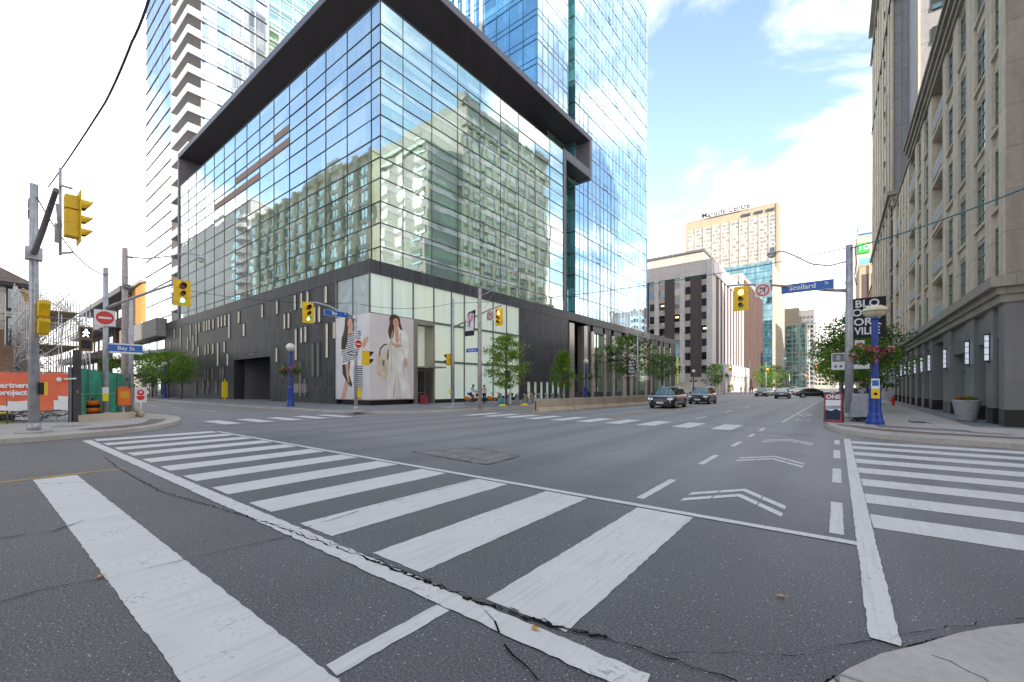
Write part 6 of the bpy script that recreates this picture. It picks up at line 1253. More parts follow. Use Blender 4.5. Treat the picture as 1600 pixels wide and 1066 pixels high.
for k in range(7): mb.bar((-50, 2.3+.4*k, 9.3), (-37.5, 4.8, 6.0-.25*k), .04, .04)
for x in xs[::2]: mb.bar((x, 2.3, top(x)*.9), (x, 4.7, top(x)*.9), .04, .04); mb.bar((x, 2.3, top(x)*.5), (x, 4.7, top(x)*.9), .04, .04)
mb.build('tube_lattice', 'scaffold', t, L)
for k in range(3): mb = MB(); mb.box(-51.5, -38, 2.6, 4.4, 2.1+2.1*k, 2.16+2.1*k); mb.build('plank_deck', 'plank', t, L)
mb = MB()
for k in range(240):
    x = q.uniform(-52, -37); z = q.uniform(1.5, top(x)-1.6); a = Vector((x, q.uniform(2.2, 3.4), z)); mb.bar(a, a+Vector((q.uniform(-1, 1), q.uniform(-.6, .6), q.uniform(-.8, .8))), .035, .035)
mb.build('bracing', 'scaffold', t, L)
t = thing('scaffold_tower', 'narrow scaffold tower standing against the old house front at the left edge', 'scaffolding', (-64, 1.4, .15)); mb = MB()
for x in (-.6, .3):
    for y in (-1.8, 0, 1.0): mb.tube([(x, y, 0), (x, y, 10.6)], .035, 5)
for k in range(11): mb.bar((.3, -1.8, 1+k), (.3, 1, 1+k), .05, .05); mb.bar((.3, -1.8 if k % 2 else 0, 1+k), (.3, 0 if k % 2 else -1.8, 2+k), .04, .04)
mb.build('tube_lattice', 'scaffold', t); mb = MB(); mb.box(-.6, .3, -1.8, 1, 4.0, 4.05); mb.box(-.6, .3, -1.8, 1, 8, 8.05); mb.build('plank_deck', 'plank', t)
t = thing('brick_ruin', 'retained brick wall fragments behind the scaffolding', 'wall', (-45, 1.5, .15)); mb = MB(); mb.box(-47.5, -44, 1.0, 1.6, .1, 5.5); mb.box(-43, -37.5, 1.2, 1.7, .1, 3.4); mb.box(-41, -39.8, 1.2, 1.8, 3.4, 4.2); mb.build('wall', 'brown_brick', t, (-45, 1.5, .15))
mb = MB()
for x in (-46.8,): mb.box(x, x+1, 1.58, 1.64, 1.2, 3.2)
mb.build('opening', 'visor_black', t, (-45, 1.5, .15))
# ---------------------------------------------------------------- trees
def tree(label, x, y, h, cr, base, sd, leaf, n=5200, size=.1, trunk=.08, group='street trees', cat='tree', cone=0, name='street_tree', z0=.15, clusters=46, flat=1.0):
    t = thing(name, label, cat, (x, y, z0), 0, group); q = random.Random(sd)
    mb = MB(); pts = [(0, 0, 0)]; k = 6; ax = ay = 0
    for i in range(1, k+1): ax += q.uniform(-.06, .06); ay += q.uniform(-.06, .06); pts.append((ax, ay, h*.9*i/k))
    mb.tube(pts, trunk, 8, r1=trunk*.25)
    cl = []
    for i in range(clusters):
        u = (i+.5)/clusters; z = base+(h-base)*u**.85
        prof = (math.sin(math.pi*min(1, (u*.86+.12)))**.7) if not cone else (1.02-u)**.75*min(1, .45+u*3)
        a = i*2.4+q.uniform(-.5, .5); rr_ = cr*prof*q.uniform(.35, 1.05); c = Vector((ax*.5+rr_*math.cos(a), ay*.5+rr_*math.sin(a), z+q.uniform(-.2, .2))); cl.append(c)
        s = Vector((ax*(z/h)*.5, ay*(z/h)*.5, max(base*.75, z-rr_*.55))); m = (s+c)/2+Vector((0, 0, .12*rr_))
        mb.tube([s, m, c], trunk*.28, 4, r1=trunk*.07)
    mb.build('trunk', 'bark', t)
    mb = MB(); mb.nomerge = 1; mb.norecalc = 1
    per = n//clusters
    for c in cl:
        R_ = cr*q.uniform(.2, .36); mt = q.choice((0, 0, 0, 1))
        for _ in range(int(per*q.uniform(.6, 1.4))):
            d = Vector((q.gauss(0, 1), q.gauss(0, 1), q.gauss(0, .55*flat))); d = d*(R_*.62); p = c+d
            nrm = Vector((q.gauss(0, .7), q.gauss(0, .7), q.gauss(.5, .7))).normalized(); a = nrm.cross(Vector((q.gauss(0, 1), q.gauss(0, 1), q.gauss(0, 1)))).normalized(); b_ = nrm.cross(a); s = size*q.uniform(.6, 1.35)
            mb.face([p-a*s*.5, p+b_*s*.32+a*s*.05, p+a*s*.62, p-b_*s*.32+a*s*.05], mt)
    mb.build('crown', [leaf, 'leaf_green' if leaf != 'leaf_green' else 'leaf_dark'], t)
    return t
tree('bright green young tree with drooping branches beside the bike docks', -21.2, 26.7, 5.6, 1.75, 1.5, 1, 'leaf_fresh', 6500, .13, .07, clusters=60, flat=.7)
tree('small cone shaped bright green tree behind the first barriers', -25.4, 42.7, 5.7, 1.75, 1.5, 2, 'leaf_fresh', 5200, .14, .07, cone=1, clusters=56)
tree('wide dark green tree in front of the hotel street windows', -23.6, 57.5, 8.6, 4.6, 3.2, 3, 'leaf_dark', 7500, .2, .12, clusters=46, flat=.5)
tree('second dark green tree further along the hotel front', -22.8, 70, 7.0, 3.2, 3.0, 13, 'leaf_dark', 2600, .22, .1, clusters=30)
tree('broad green tree at the left end of the black granite wall', -73, 17.2, 6.4, 3.3, 2.2, 4, 'leaf_fresh', 3800, .2, .1, clusters=50, flat=.6)
tree('smaller green tree left of the broad one on the side street', -82, 17.3, 6.6, 3.6, 2.0, 5, 'leaf_green', 3000, .22, .1, clusters=36); tree('thin green tree before the terrace building on the side street', -66, 16.8, 5.4, 1.8, 1.9, 25, 'leaf_green', 1500, .2, .07, clusters=26)
tree('leafy green tree behind the right mast and the black banner', .9, 41.5, 6.9, 2.5, 2.1, 6, 'leaf_green', 6000, .17, .1, clusters=64); tree('green tree behind the flower baskets along the limestone block', 1.9, 49, 6.0, 2.1, 1.9, 7, 'leaf_green', 4200, .19, .1, clusters=44)
tree('yellowish green tree overhanging the cycle lane beyond the right mast', .5, 57, 7.0, 2.8, 2.2, 8, 'leaf_fresh', 4200, .2, .1, clusters=44); tree('far green tree at the end of the right pavement', .3, 72, 7.0, 3.2, 2, 9, 'leaf_green', 2600, .26, .1, clusters=36); tree('green tree behind the black banner near the stone tower', 2.0, 34.5, 5.2, 1.7, 1.6, 19, 'leaf_green', 2600, .15, .08, clusters=36)
tree('round green tree before the brown ribs of the office block', -22, 104, 6.6, 3.0, 2.0, 10, 'leaf_green', 1900, .3, .1, clusters=30); tree('low green tree near the brown block', -18.6, 160, 8, 4.0, 1.5, 11, 'leaf_green', 1500, .45, .12, clusters=26); tree('low dark tree left of the distant signals', -18, 184, 9, 4.4, 1.2, 12, 'leaf_dark', 1500, .5, .12, clusters=26)
tree('green tree on the right pavement beyond the cross street', .6, 130, 8, 4, 2, 16, 'leaf_green', 1500, .4, .12, clusters=26)
tree('scrubby green tree behind the scaffolding', -41, 7.2, 4.4, 1.7, .8, 17, 'leaf_green', 1500, .16, .06, clusters=26)
tree('potted green shrub in front of the white office arcade', -23.6, 131, 2.0, 1.1, .3, 18, 'leaf_fresh', 500, .2, .05, group=None, cat='shrub', name='potted_shrub', clusters=14)
# ---------------------------------------------------------------- cars
def car(name, label, paint, x, y, rz, Lc=4.75, W=1.9, H=1.68, suv=True, group='cars on the street', rear=False):
    """nose towards local -y"""
    t = thing(name, label, 'car', (x, y, 0), rz, group); w = W/2; h2 = Lc/2
    belt = H*.60; 
    st = [(-h2, .78, .32, .62), (-h2+.1, .93, .24, .80), (-h2+.35, 1.0, .2, .93), (-h2+.9, 1.0, .2, 1.0 if suv else .9), (-h2+1.3, 1.0, .2, belt+.03), (0, 1.0, .2, belt+.03), (h2-.8, 1.0, .2, belt+.06), (h2-.25, .99, .24, belt+.05), (h2-.06, .95, .3, belt-.02), (h2, .85, .38, belt-.25)]
    mb = MB(); rings = []
    for yy, f, zb, zt in st:
        W_ = w*f; rings.append([mb.vert(p) for p in ((-W_*.9, yy, zb), (-W_, yy, zb+.12), (-W_, yy, zb+(zt-zb)*.55), (-W_*.97, yy, zt-.05), (-W_*.86, yy, zt), (0, yy, zt+.035), (W_*.86, yy, zt), (W_*.97, yy, zt-.05), (W_, yy, zb+(zt-zb)*.55), (W_, yy, zb+.12), (W_*.9, yy, zb))])
    for a, b_ in zip(rings, rings[1:]):
        for j in range(10): mb.idx((a[j], b_[j], b_[j+1], a[j+1]), 0, True)
        mb.idx((a[10], b_[10], b_[0], a[0]))
    mb.idx(rings[0]); mb.idx(rings[-1][::-1])
    # roof and pillars
    r0, r1, r2, r3 = (-h2+1.15, -h2+1.95, h2-(.75 if suv else 1.35), h2-(.2 if suv else .35))
    bz, tz = belt+.02, H
    G_ = lambda yy, f, z: ((-w*f, yy, z), (w*f, yy, z))
    fl_, fr_ = G_(r0, .86, bz); tl, tr = G_(r1, .68, tz-.05); bl, br_ = G_(r2, .68, tz-.04); rl, rr2 = G_(r3, .86, bz); 
    ml, mr = (-w*.7, 0, tz), (w*.7, 0, tz)
    i = [mb.vert(p) for p in (tl, tr, mr, br_, bl, ml)]; mb.idx((i[0], i[1], i[2], i[5]), 0, True); mb.idx((i[5], i[2], i[3], i[4]), 0, True)
    for P in ((fl_, tl, ml, (-w*.9, 0, bz)), ((-w*.9, 0, bz), ml, bl, rl), (fr_, tr, mr, (w*.9, 0, bz)), ((w*.9, 0, bz), mr, br_, rr2), (fl_, fr_, tr, tl), (rl, rr2, br_, bl)): mb.face(P)
    body = mb.build('body', paint, t)
    def inset(P, k=.1, off=.012):
        c = sum((Vector(p) for p in P), Vector())/len(P); Q = [Vector(p)+(c-Vector(p))*k for p in P]; n = (Q[1]-Q[0]).cross(Q[2]-Q[0]).normalized()
        if n.dot(c-Vector((0, 0, H*.5))) < 0: n = -n
        return [q_+n*off for q_ in Q]
    g = MB(); g.face(inset((fl_, fr_, tr, tl), .08)); g.build('windscreen', 'car_glass', t)
    g = MB(); g.face(inset((rl, rr2, br_, bl), .12)); g.build('rear_window', 'car_glass', t)
    for s in (-1, 1):
        m_ = lambda p: (s*abs(p[0]), p[1], p[2])
        g = MB(); g.face(inset((m_(fl_), m_(tl), (s*w*.7, -.02, tz), (s*w*.9, -.02, bz)), .09)); g.build('side_window', 'car_glass', t); g = MB(); g.face(inset(((s*w*.9, .02, bz), (s*w*.7, .02, tz), m_(bl), m_(rl)), .1)); g.build('side_window', 'car_glass', t)
        g = MB(); g.box(s*w*1.0, s*w*1.16, r0+.25, r0+.42, bz-.02, bz+.16); g.build('mirror', paint, t)
        g = MB(); g.box(s*w*.93, s*w*1.006, -h2+.5, h2-.4, .2, .34); g.build('sill', 'car_trim', t)
        g = MB(); g.extr([(-h2+.02, .66), (-h2+.5, .74), (-h2+.55, .88), (-h2+.07, .80)], 'x', s*w*.58, s*w*.985); g.build('headlight', 'headlight', t)
        if suv: g = MB(); g.extr([(-h2-.005, .42), (-h2+.06, .42), (-h2+.06, .8), (-h2-.005, .8)], 'x', s*w*.78, s*w*.84); g.build('running_light', 'headlight', t)
        g = MB(); g.extr([(h2-.4, belt-.26), (h2+.01, belt-.28), (h2+.0, belt-.08), (h2-.35, belt-.02)], 'x', s*w*.62, s*w*.985); g.build('taillight', 'taillight', t)
        for yy in (-h2+.92, h2-.95):
            a = MB(); a.disc((s*(w-.0), yy, .37), (s, 0, 0), .41, 20, .012); a.build('wheel_arch', 'car_trim', t)
            wh = MB(); wh.disc((s*(w-.2), yy, .345), (s, 0, 0), .345, 22, .225); wo_ = wh.build('wheel', 'rubber', t); rm = MB(); rm.disc((s*(w+.02), yy, .345), (s, 0, 0), .225, 18, .01)
            for k in range(5): a_ = k*1.2566; rm.bar((s*(w+.035), yy, .345), (s*(w+.035), yy+.21*math.cos(a_), .345+.21*math.sin(a_)), .06, .01)
            rm.build('rim', 'chrome', wo_)
    g = MB(); g.extr([(-h2-.012, .5), (-h2+.04, .46), (-h2+.05, .74), (-h2+.02, .78)], 'x', -w*.5, w*.5); gr_ = g.build('grille', 'visor_black', t); g = MB()
    for k in range(4): g.box(-w*.48, w*.48, -h2-.02, -h2-.01, .52+.06*k, .535+.06*k)
    g.build('grille_bars', 'chrome', gr_)
    g = MB(); g.box(-.26, .26, -h2-.03, -h2-.0, .38, .5); g.build('number_plate', 'sign_white', t); g = MB(); g.box(-.26, .26, h2, h2+.02, .62, .76); g.build('number_plate', 'sign_white', t)
    g = MB(); g.box(-w*.8, w*.8, -h2+.01, -h2+.3, .2, .33); g.build('bumper', 'car_trim', t); g = MB(); g.box(-w*.85, w*.85, h2-.25, h2+.02, .28, .5); g.build('bumper', 'car_trim', t)
    if suv:
        for s in (-1, 1): g = MB(); g.tube([(s*w*.66, r1+.2, H-.02), (s*w*.66, r1+.35, H+.05), (s*w*.66, r2-.3, H+.05), (s*w*.66, r2-.15, H-.02)], .02, 5); g.build('roof_rail', 'chrome', t)
    return t
car('parked_car', 'black SUV with bright grille nearest the camera, beside the concrete barriers', 'car_black', -10.9, 35.1, .03)
car('parked_car', 'second black SUV directly behind the first', 'car_black', -10.75, 45.5, .02, 4.6, 1.86, 1.64)
car('hatchback', 'dark blue hatchback driving away down the middle of the street', 'car_blue', -6.3, 73, math.pi, 4.2, 1.78, 1.5, False)
car('hatchback', 'dark hatchback facing the camera behind the second black SUV', 'car_black', -10.6, 86.5, .0, 4.3, 1.78, 1.48, False)
car('saloon_car', 'white car just behind the dark hatchback facing the camera', 'car_white', -10.7, 94.5, .0, 4.6, 1.8, 1.5, False)
car('saloon_car', 'black car turning across the street by the right pavement', 'car_black', -2.9, 80, R(98), 4.7, 1.82, 1.46, False)
car('saloon_car', 'black car following the turning one, half hidden by the trees', 'car_black', 2.0, 83.5, R(95), 4.6, 1.82, 1.5, False)
for i, (p, x, y, lb) in enumerate((('car_white', -6.6, 108, 'white car in the distant queue, nearest of it'), ('car_silver', -6.4, 116, 'silver car second in the distant queue'), ('car_white', -6.3, 125, 'white car third in the distant queue'), ('car_red', -5.8, 137, 'red car at the back of the distant queue'), ('car_black', -10, 110, 'black car beside the distant queue, facing the camera'), ('car_silver', -9.9, 123, 'silver car beside the distant queue, facing the camera'), ('car_white', -9.6, 142, 'white van-like car farthest off in the left lane'))):
    car('distant_car', lb, p, x, y, math.pi if x > -8 else 0, 4.5, 1.8, 1.5 if i != 6 else 1.9, i == 6, 'cars in the distant queue')
car('parked_hatchback', 'teal car on the side street before the terrace building', 'car_blue', -96, 12.2, R(90), 4.3, 1.78, 1.48, False, None)
# ---------------------------------------------------------------- people
def skin(name, verts, edges, rad, mat, par, root=0, sub=1):
    bm = bmesh.new(); ly = bm.verts.layers.skin.verify(); vs = [bm.verts.new(v) for v in verts]
    for i, v in enumerate(vs): v[ly].radius = rad[i] if isinstance(rad[i], tuple) else (rad[i], rad[i]); v[ly].use_root = (i == root)
    for a, b_ in edges: bm.edges.new((vs[a], vs[b_]))
    me = bpy.data.meshes.new('tmp'); bm.to_mesh(me); bm.free(); o = bpy.data.objects.new('tmp', me); C.objects.link(o)
    m = o.modifiers.new('s', 'SKIN'); m.use_smooth_shade = True
    if sub: s = o.modifiers.new('u', 'SUBSURF'); s.levels = sub; s.render_levels = sub
    bpy.context.view_layer.update(); r = bpy.data.meshes.new_from_object(o.evaluated_get(bpy.context.evaluated_depsgraph_get())); bpy.data.objects.remove(o); bpy.data.meshes.remove(me)
    r.name = name; r.materials.clear(); r.materials.append(M[mat]); q = bpy.data.objects.new(name, r); C.objects.link(q); q.parent = par; return q
def person(label, x, y, rz, pose='stand', top='cloth_navy', low='denim', hair='hair_dark', skn='skin', h=1.72, z0=.15, stride=.25, long=False, group=None, phase=1):
    """faces local -y"""
    t = thing('person', label, 'person', (x, y, z0), rz, group); k = h/1.72
    J = dict(pel=(0, 0, .92), spi=(0, .0, 1.1), che=(0, 0, 1.3), nek=(0, 0, 1.45), hb=(0, -.01, 1.53), ht=(0, -.02, 1.66))
    for s, n in ((-1, 'l'), (1, 'r')):
        f = s*stride*phase
        J['hip'+n] = (s*.09, 0, .88); J['kne'+n] = (s*.1, -f*.5-.03, .48); J['ank'+n] = (s*.1, -f*.95+(.06 if f < 0 else 0), .08); J['toe'+n] = (s*.11, -f*.95-.14, .03)
        J['sho'+n] = (s*.18, 0, 1.4); J['elb'+n] = (s*.23, f*.4+.03, 1.13); J['wri'+n] = (s*.22, f*.75-.06, .9); J['han'+n] = (s*.215, f*.8-.08, .81)
    if pose == 'ride':
        J.update(pel=(0, .28, .98), spi=(0, .18, 1.14), che=(0, .02, 1.34), nek=(0, -.06, 1.47), hb=(0, -.1, 1.55), ht=(0, -.13, 1.68))
        for s, n in ((-1, 'l'), (1, 'r')): J['hip'+n] = (s*.09, .26, .95); J['kne'+n] = (s*.11, -.12, .78 if s < 0 else .62); J['ank'+n] = (s*.1, .02 if s < 0 else .0, .42 if s < 0 else .2); J['toe'+n] = (s*.11, -.13, .38 if s < 0 else .16); J['sho'+n] = (s*.18, 0, 1.4); J['elb'+n] = (s*.24, -.22, 1.2); J['wri'+n] = (s*.22, -.42, 1.1); J['han'+n] = (s*.22, -.5, 1.09)
    if pose == 'phone':
        J['elbr'] = (.24, .02, 1.14); J['wrir'] = (.14, -.2, 1.22); J['hanr'] = (.1, -.26, 1.28)
    Rr = dict(pel=(.14, .1), spi=(.12, .09), che=(.15, .1), nek=.055, hb=(.07, .085), ht=(.065, .08), hip=.085, kne=.058, ank=.04, toe=.032, sho=.06, elb=.042, wri=.03, han=(.022, .04))
    E_ = [('pel', 'spi'), ('spi', 'che'), ('che', 'nek'), ('nek', 'hb'), ('hb', 'ht')]
    for n in 'lr': E_ += [('pel', 'hip'+n), ('hip'+n, 'kne'+n), ('kne'+n, 'ank'+n), ('ank'+n, 'toe'+n), ('che', 'sho'+n), ('sho'+n, 'elb'+n), ('elb'+n, 'wri'+n), ('wri'+n, 'han'+n)]
    def mk(name, keys, grow, mat, root):
        ks = [q for q in J if q in keys]; idx = {q: i for i, q in enumerate(ks)}; rd = []
        for q in ks:
            r = Rr[q] if q in Rr else Rr[q[:3]]; rd.append(tuple((v+grow)*k for v in r) if isinstance(r, tuple) else (r+grow)*k)
        return skin(name, [tuple(c*k for c in J[q]) for q in ks], [(idx[a], idx[b_]) for a, b_ in E_ if a in idx and b_ in idx], rd, mat, t, idx[root])
    body = mk('body', set(J), 0, skn, 'pel')
    mk('top', {'pel', 'spi', 'che', 'shol', 'shor', 'elbl', 'elbr'} | ({'wril', 'wrir'} if long else set()), .02, top, 'spi')
    mk('trousers', {'pel', 'hipl', 'hipr', 'knel', 'kner', 'ankl', 'ankr'}, .018, low, 'pel')
    hx, hy, hz = (c*k for c in J['ht']); mb = MB(); mb.ball((hx, hy+.02, hz-.02), .105*k, 10); mb.lathe([(.1*k, 0), (.09*k, -.08*k), (.06*k, -.14*k)], (hx, hy+.045, hz-.01), 10, sy=.7); mb.build('hair', hair, t)
    mb = MB(); bx, by, bz = (c*k for c in J['hb']); mb.extr([(by-.08*k, bz+.05*k), (by-.11*k, bz+.015*k), (by-.08*k, bz+.01*k)], 'x', bx-.012, bx+.012); mb.build('nose', skn, t)
    for s in (-1, 1): mb = MB(); mb.ball((bx+s*.03*k, by-.083*k, bz+.055*k), .011*k, 6); mb.build('eye', 'hair_dark', t)
    for n in 'lr':   # shoes and fingers
        a = Vector(J['ank'+n])*k; b_ = Vector(J['toe'+n])*k; mb = MB(); mb.tube([a+Vector((0, .05, -.02)), a+Vector((0, 0, -.01)), (a+b_)/2, b_+Vector((0, -.03, 0))], [.04, .05, .045, .035], 8); mb.build('shoe', 'sign_black', t)
        hn = Vector(J['han'+n])*k; wr = Vector(J['wri'+n])*k; d = (hn-wr).normalized(); sd = d.cross(Vector((0, 1, .2))).normalized(); mb = MB()
        for j in range(4): o_ = sd*(-.022+.015*j)*k; L4 = (.055, .065, .06, .045)[j]*k; mb.tube([hn+o_, hn+o_+d*L4*.6, hn+o_+d*L4*.9+Vector((0, -.02, -.01))], .008*k, 5)
        mb.tube([hn-d*.03+sd*.02*k, hn+d*.01+sd*.05*k], .009*k, 5); mb.build('fingers', skn, t)
    return t
def bicycle(label, x, y, rz, col='bike_orange', group='shared bicycles', z0=.15, first={}):
    """front wheel towards local -y"""
    if col in first: return dup(first[col], (x, y, z0), rz, label, group)
    t = thing('bicycle', label, 'bicycle', (x, y, z0), rz, group); wr = .33
    for yy in (-.52, .52):
        mb = MB(); mb.tube([(0, yy+wr*math.cos(a*math.pi/12), wr+wr*math.sin(a*math.pi/12)) for a in range(25)], .02, 6, cap=False); w_ = mb.build('wheel', 'rubber', t); mb = MB()
        for a in range(9): mb.bar((0, yy, wr), (0, yy+wr*.95*math.cos(a*.698), wr+wr*.95*math.sin(a*.698)), .006, .006)
        mb.disc((-.03, yy, wr), (1, 0, 0), .05, 10, .06); mb.build('spokes', 'chrome', w_)
        mb = MB()
        for s in (-.035, .035):
            pass
        P = [(yy+(wr+.05)*math.cos(a*math.pi/10), wr+(wr+.05)*math.sin(a*math.pi/10)) for a in (range(2, 10) if yy > 0 else range(1, 9))]
        Q = [(yy+(wr+.03)*math.cos(a*math.pi/10), wr+(wr+.03)*math.sin(a*math.pi/10)) for a in (range(2, 10) if yy > 0 else range(1, 9))]
        if yy > 0: Q = [(yy+.14*math.cos(a*math.pi/10), wr+.14*math.sin(a*math.pi/10)) for a in range(2, 10)]
        mb.extr(P+Q[::-1], 'x', -.035, .035); mb.build('mudguard', col, t)
    mb = MB(); mb.tube([(0, -.52, wr), (0, -.42, .62), (0, -.36, .98)], .02, 6); mb.tube([(0, -.4, .7), (0, -.15, .42), (0, .06, .3)], .035, 7); mb.tube([(0, .06, .3), (0, .18, .62), (0, .24, .9)], .022, 6); mb.tube([(0, .06, .3), (0, .52, wr)], .018, 6); mb.tube([(0, .17, .6), (0, .52, wr)], .014, 6); mb.build('frame', col, t)
    mb = MB(); mb.tube([(-.28, -.22, 1.06), (-.24, -.32, 1.02), (0, -.36, 1.0), (.24, -.32, 1.02), (.28, -.22, 1.06)], .014, 6); mb.build('handlebar', 'visor_black', t)
    mb = MB(); mb.extr([(.08, .93), (.36, .93), (.38, .98), (.12, .98)], 'x', -.06, .06); mb.build('saddle', 'visor_black', t)
    mb = MB(); mb.box(-.17, .17, -.62, -.42, .72, .74); [mb.box(-.17, -.16, -.62, -.42, .74, .95), mb.box(.16, .17, -.62, -.42, .74, .95), mb.box(-.17, .17, -.63, -.62, .74, .95)]; mb.build('basket', 'visor_black', t)
    mb = MB(); mb.disc((.03, .06, .3), (1, 0, 0), .09, 12, .01); mb.bar((.06, .06, .3), (.06, -.06, .2), .02, .02); mb.bar((-.06, .06, .3), (-.06, .18, .4), .02, .02); mb.bar((.06, -.06, .2), (.14, -.06, .2), .06, .02); mb.bar((-.14, .18, .4), (-.06, .18, .4), .06, .02); mb.build('crank', 'chrome', t)
    first[col] = t; return t
rzr = R(163)
bicycle('orange shared bicycle under the rider in white', -25.1, 26.9, rzr)
person('cyclist in a white shirt riding an orange bicycle past the frosted glass', -25.1, 26.9, rzr, 'ride', 'cloth_white', 'denim', 'hair_dark', 'skin_dark', 1.72, .13)
bicycle('orange shared bicycle half hidden behind the wooden lamp pole', -24.6, 29.3, R(158))
person('pedestrian in a beige top and dark trousers just right of the wooden lamp pole', -25.2, 28.6, R(20), 'phone', 'cloth_cream', 'cloth_navy', 'hair_brown', 'skin', 1.7, stride=.05, long=True)
person('person in the dark hotel entrance behind the barriers', -28.6, 54.4, R(60), 'stand', 'cloth_navy', 'denim', h=1.75, stride=.1, long=True)
PG = 'pedestrians at the far crossing'
for i, (x, y, rz, tp_, lw, lb) in enumerate(((-18.3, 119.5, .4, 'cloth_white', 'cloth_tan', 'far pedestrian in a white top and tan trousers at the crossing'), (-17.4, 121, 1.8, 'cloth_navy', 'cloth_navy', 'far pedestrian all in navy at the crossing'), (-16.6, 119, -.6, 'cloth_red', 'denim', 'far pedestrian in a red top at the crossing'), (-19.6, 122, 2.2, 'cloth_grey', 'denim', 'far pedestrian in a grey top by the office block'), (-15.6, 124, .2, 'cloth_white', 'denim', 'far pedestrian in a white top and jeans at the kerb'))):
    person(lb, x, y, rz, 'stand', tp_, lw, h=1.72, group=PG)
person('pedestrian in a blue top on the right pavement under the trees', 2.2, 50, R(170), 'stand', 'cloth_navy', 'denim', h=1.75, long=True); person('pedestrian in a white top beyond the grey tarpaulin', 1.7, 46.5, R(10), 'stand', 'cloth_white', 'cloth_grey', h=1.7, phase=-1)
# ---------------------------------------------------------------- bike docks and other pavement furniture
def dock(label, x, y, first=[None]):
    if first[0]: return dup(first[0], (x, y, .15), R(-8), label)
    t = thing('bike_dock', label, 'bike dock', (x, y, .15), R(-8), 'bike share docks in a row'); mb = MB(); mb.extr([(-.17, 0), (.17, 0), (.14, .82), (.05, .92), (-.12, .88)], 'x', -.09, .09); mb.build('dock_post', 'dock_grey', t); mb = MB(); mb.box(-.45, .45, -.35, .35, 0, .04); mb.build('base_plate', 'galv_dark', t); mb = MB(); mb.box(-.06, .06, -.19, -.15, .55, .75); mb.build('lock_plate', 'visor_black', t); first[0] = t; return t
for k in range(9): dock(('first bike dock, nearest the young tree', 'second bike dock from the near end', 'third bike dock from the near end', 'fourth bike dock from the near end', 'middle bike dock of the row', 'sixth bike dock, close to the barrier end', 'seventh bike dock behind the barrier end', 'eighth bike dock behind the barriers', 'last bike dock at the far end of the row')[k], -23.0+.09*k, 28.2+1.05*k)
bicycle('dark shared bicycle standing in the third dock', -23.9, 30.3, R(80), 'car_trim'); bicycle('orange shared bicycle standing in the sixth dock', -23.7, 33.5, R(80)); bicycle('dark shared bicycle standing in the fifth dock', -23.9, 32.4, R(82), 'car_trim')
t = thing('bike_station_kiosk', 'tall thin payment kiosk with a dark screen standing behind the young tree', 'kiosk', (-22.5, 28.6, .15), R(-20)); mb = MB(); mb.box(-.45, -.38, -.05, .05, 0, 3.0); mb.box(.38, .45, -.05, .05, 0, 3.0); mb.build('kiosk_frame', 'sign_white', t); mb = MB(); mb.box(-.38, .38, -.03, .03, 1.9, 2.95); mb.build('map_panel', 'visor_black', t)
for i, (x, y) in enumerate(((-20.9, 25.9), (-20.3, 28.0))): mb = MB(); mb.lathe([(.34, 0), (.33, .06), (.22, .13), (.05, .16)], (0, 0, 0), 14); tag(mb.build('tree_base_cover', 'yellow_plastic', loc=(x, y, .15)), ('yellow domed bump under the young tree, nearer one', 'yellow domed bump beside the barrier end')[i], 'bump', 'yellow domes by the docks')
mb = MB(); mb.lathe([(.25, 0), (.28, .35), (.26, .6)], (0, 0, 0), 14); tag(mb.build('waste_sack', 'banner_teal', loc=(-22.1, 27.2, .15)), 'small teal tub at the foot of the young tree', 'tub')
mb = MB(); mb.box(-.3, .3, -.2, .2, 0, .75); mb.box(-.34, .34, -.24, .24, .72, .8); tag(mb.build('newspaper_rack', 'sign_maroon', loc=(-28.8, 24.7, .15)), 'dark red rack by the foot of the pole next to the shop door', 'rack')
mb = MB(); mb.box(-.12, .12, -.28, .28, .25, 2.15); mb.box(-.05, .05, -.1, .1, 0, .25); mb.lathe([(.05, 2.15), (.05, 2.5)], (0, 0, 0), 8); tag(mb.build('yellow_totem', 'yellow_plastic', loc=(-59.3, 19.4, .15)), 'bright yellow upright totem at the edge of the deep hotel entrance', 'totem')
for i, (x, y) in enumerate(((-90, 15.6), (-94, 15.6), (-86, 15.6))): mb = MB(); mb.lathe([(.14, 0), (.14, .95), (.1, 1.02)], (0, 0, 0), 10); tag(mb.build('bollard', 'barrier_concrete', loc=(x, y, .15)), ('middle one of three pale bollards before the terrace building', 'left one of three pale bollards before the terrace building', 'right one of three pale bollards before the terrace building')[i], 'bollard', 'pale bollards on the side street')
# A-frame, tarpaulin, planter, hydrant on the right corner
t = thing('sandwich_board', 'red bordered sandwich board reading ONE at the foot of the right mast', 'sign board', (-.12, 22.75, .15), R(-8)); mb = MB(); mb.extr([(-.28, 0), (-.24, 0), (-.02, 1.22), (-.06, 1.22)], 'x', -.32, .32); mb.extr([(.28, 0), (.24, 0), (.02, 1.22), (.06, 1.22)], 'x', -.32, .32); mb.build('board_frame', 'sign_maroon', t)
tl = math.atan2(.22, 1.22)
def onboard(u, v, d=.006): return (u, -.28+.18*v*1.0-d, v)
mb = MB(); mb.face([onboard(-.26, .12), onboard(.26, .12), onboard(.26, .95), onboard(-.26, .95)]); mb.face([onboard(-.26, .12, .008), onboard(.26, .12, .008), onboard(.26, .5, .008), onboard(.1, .58, .008), onboard(-.05, .48, .008), onboard(-.26, .55, .008)], 1); mb.face([onboard(-.26, .55, .009), onboard(.26, .6, .009), onboard(.26, .72, .009), onboard(-.26, .7, .009)], 2); mb.norecalc = 1; mb.build('poster_print', ['sign_white', 'cloth_navy', 'tarp'], t)
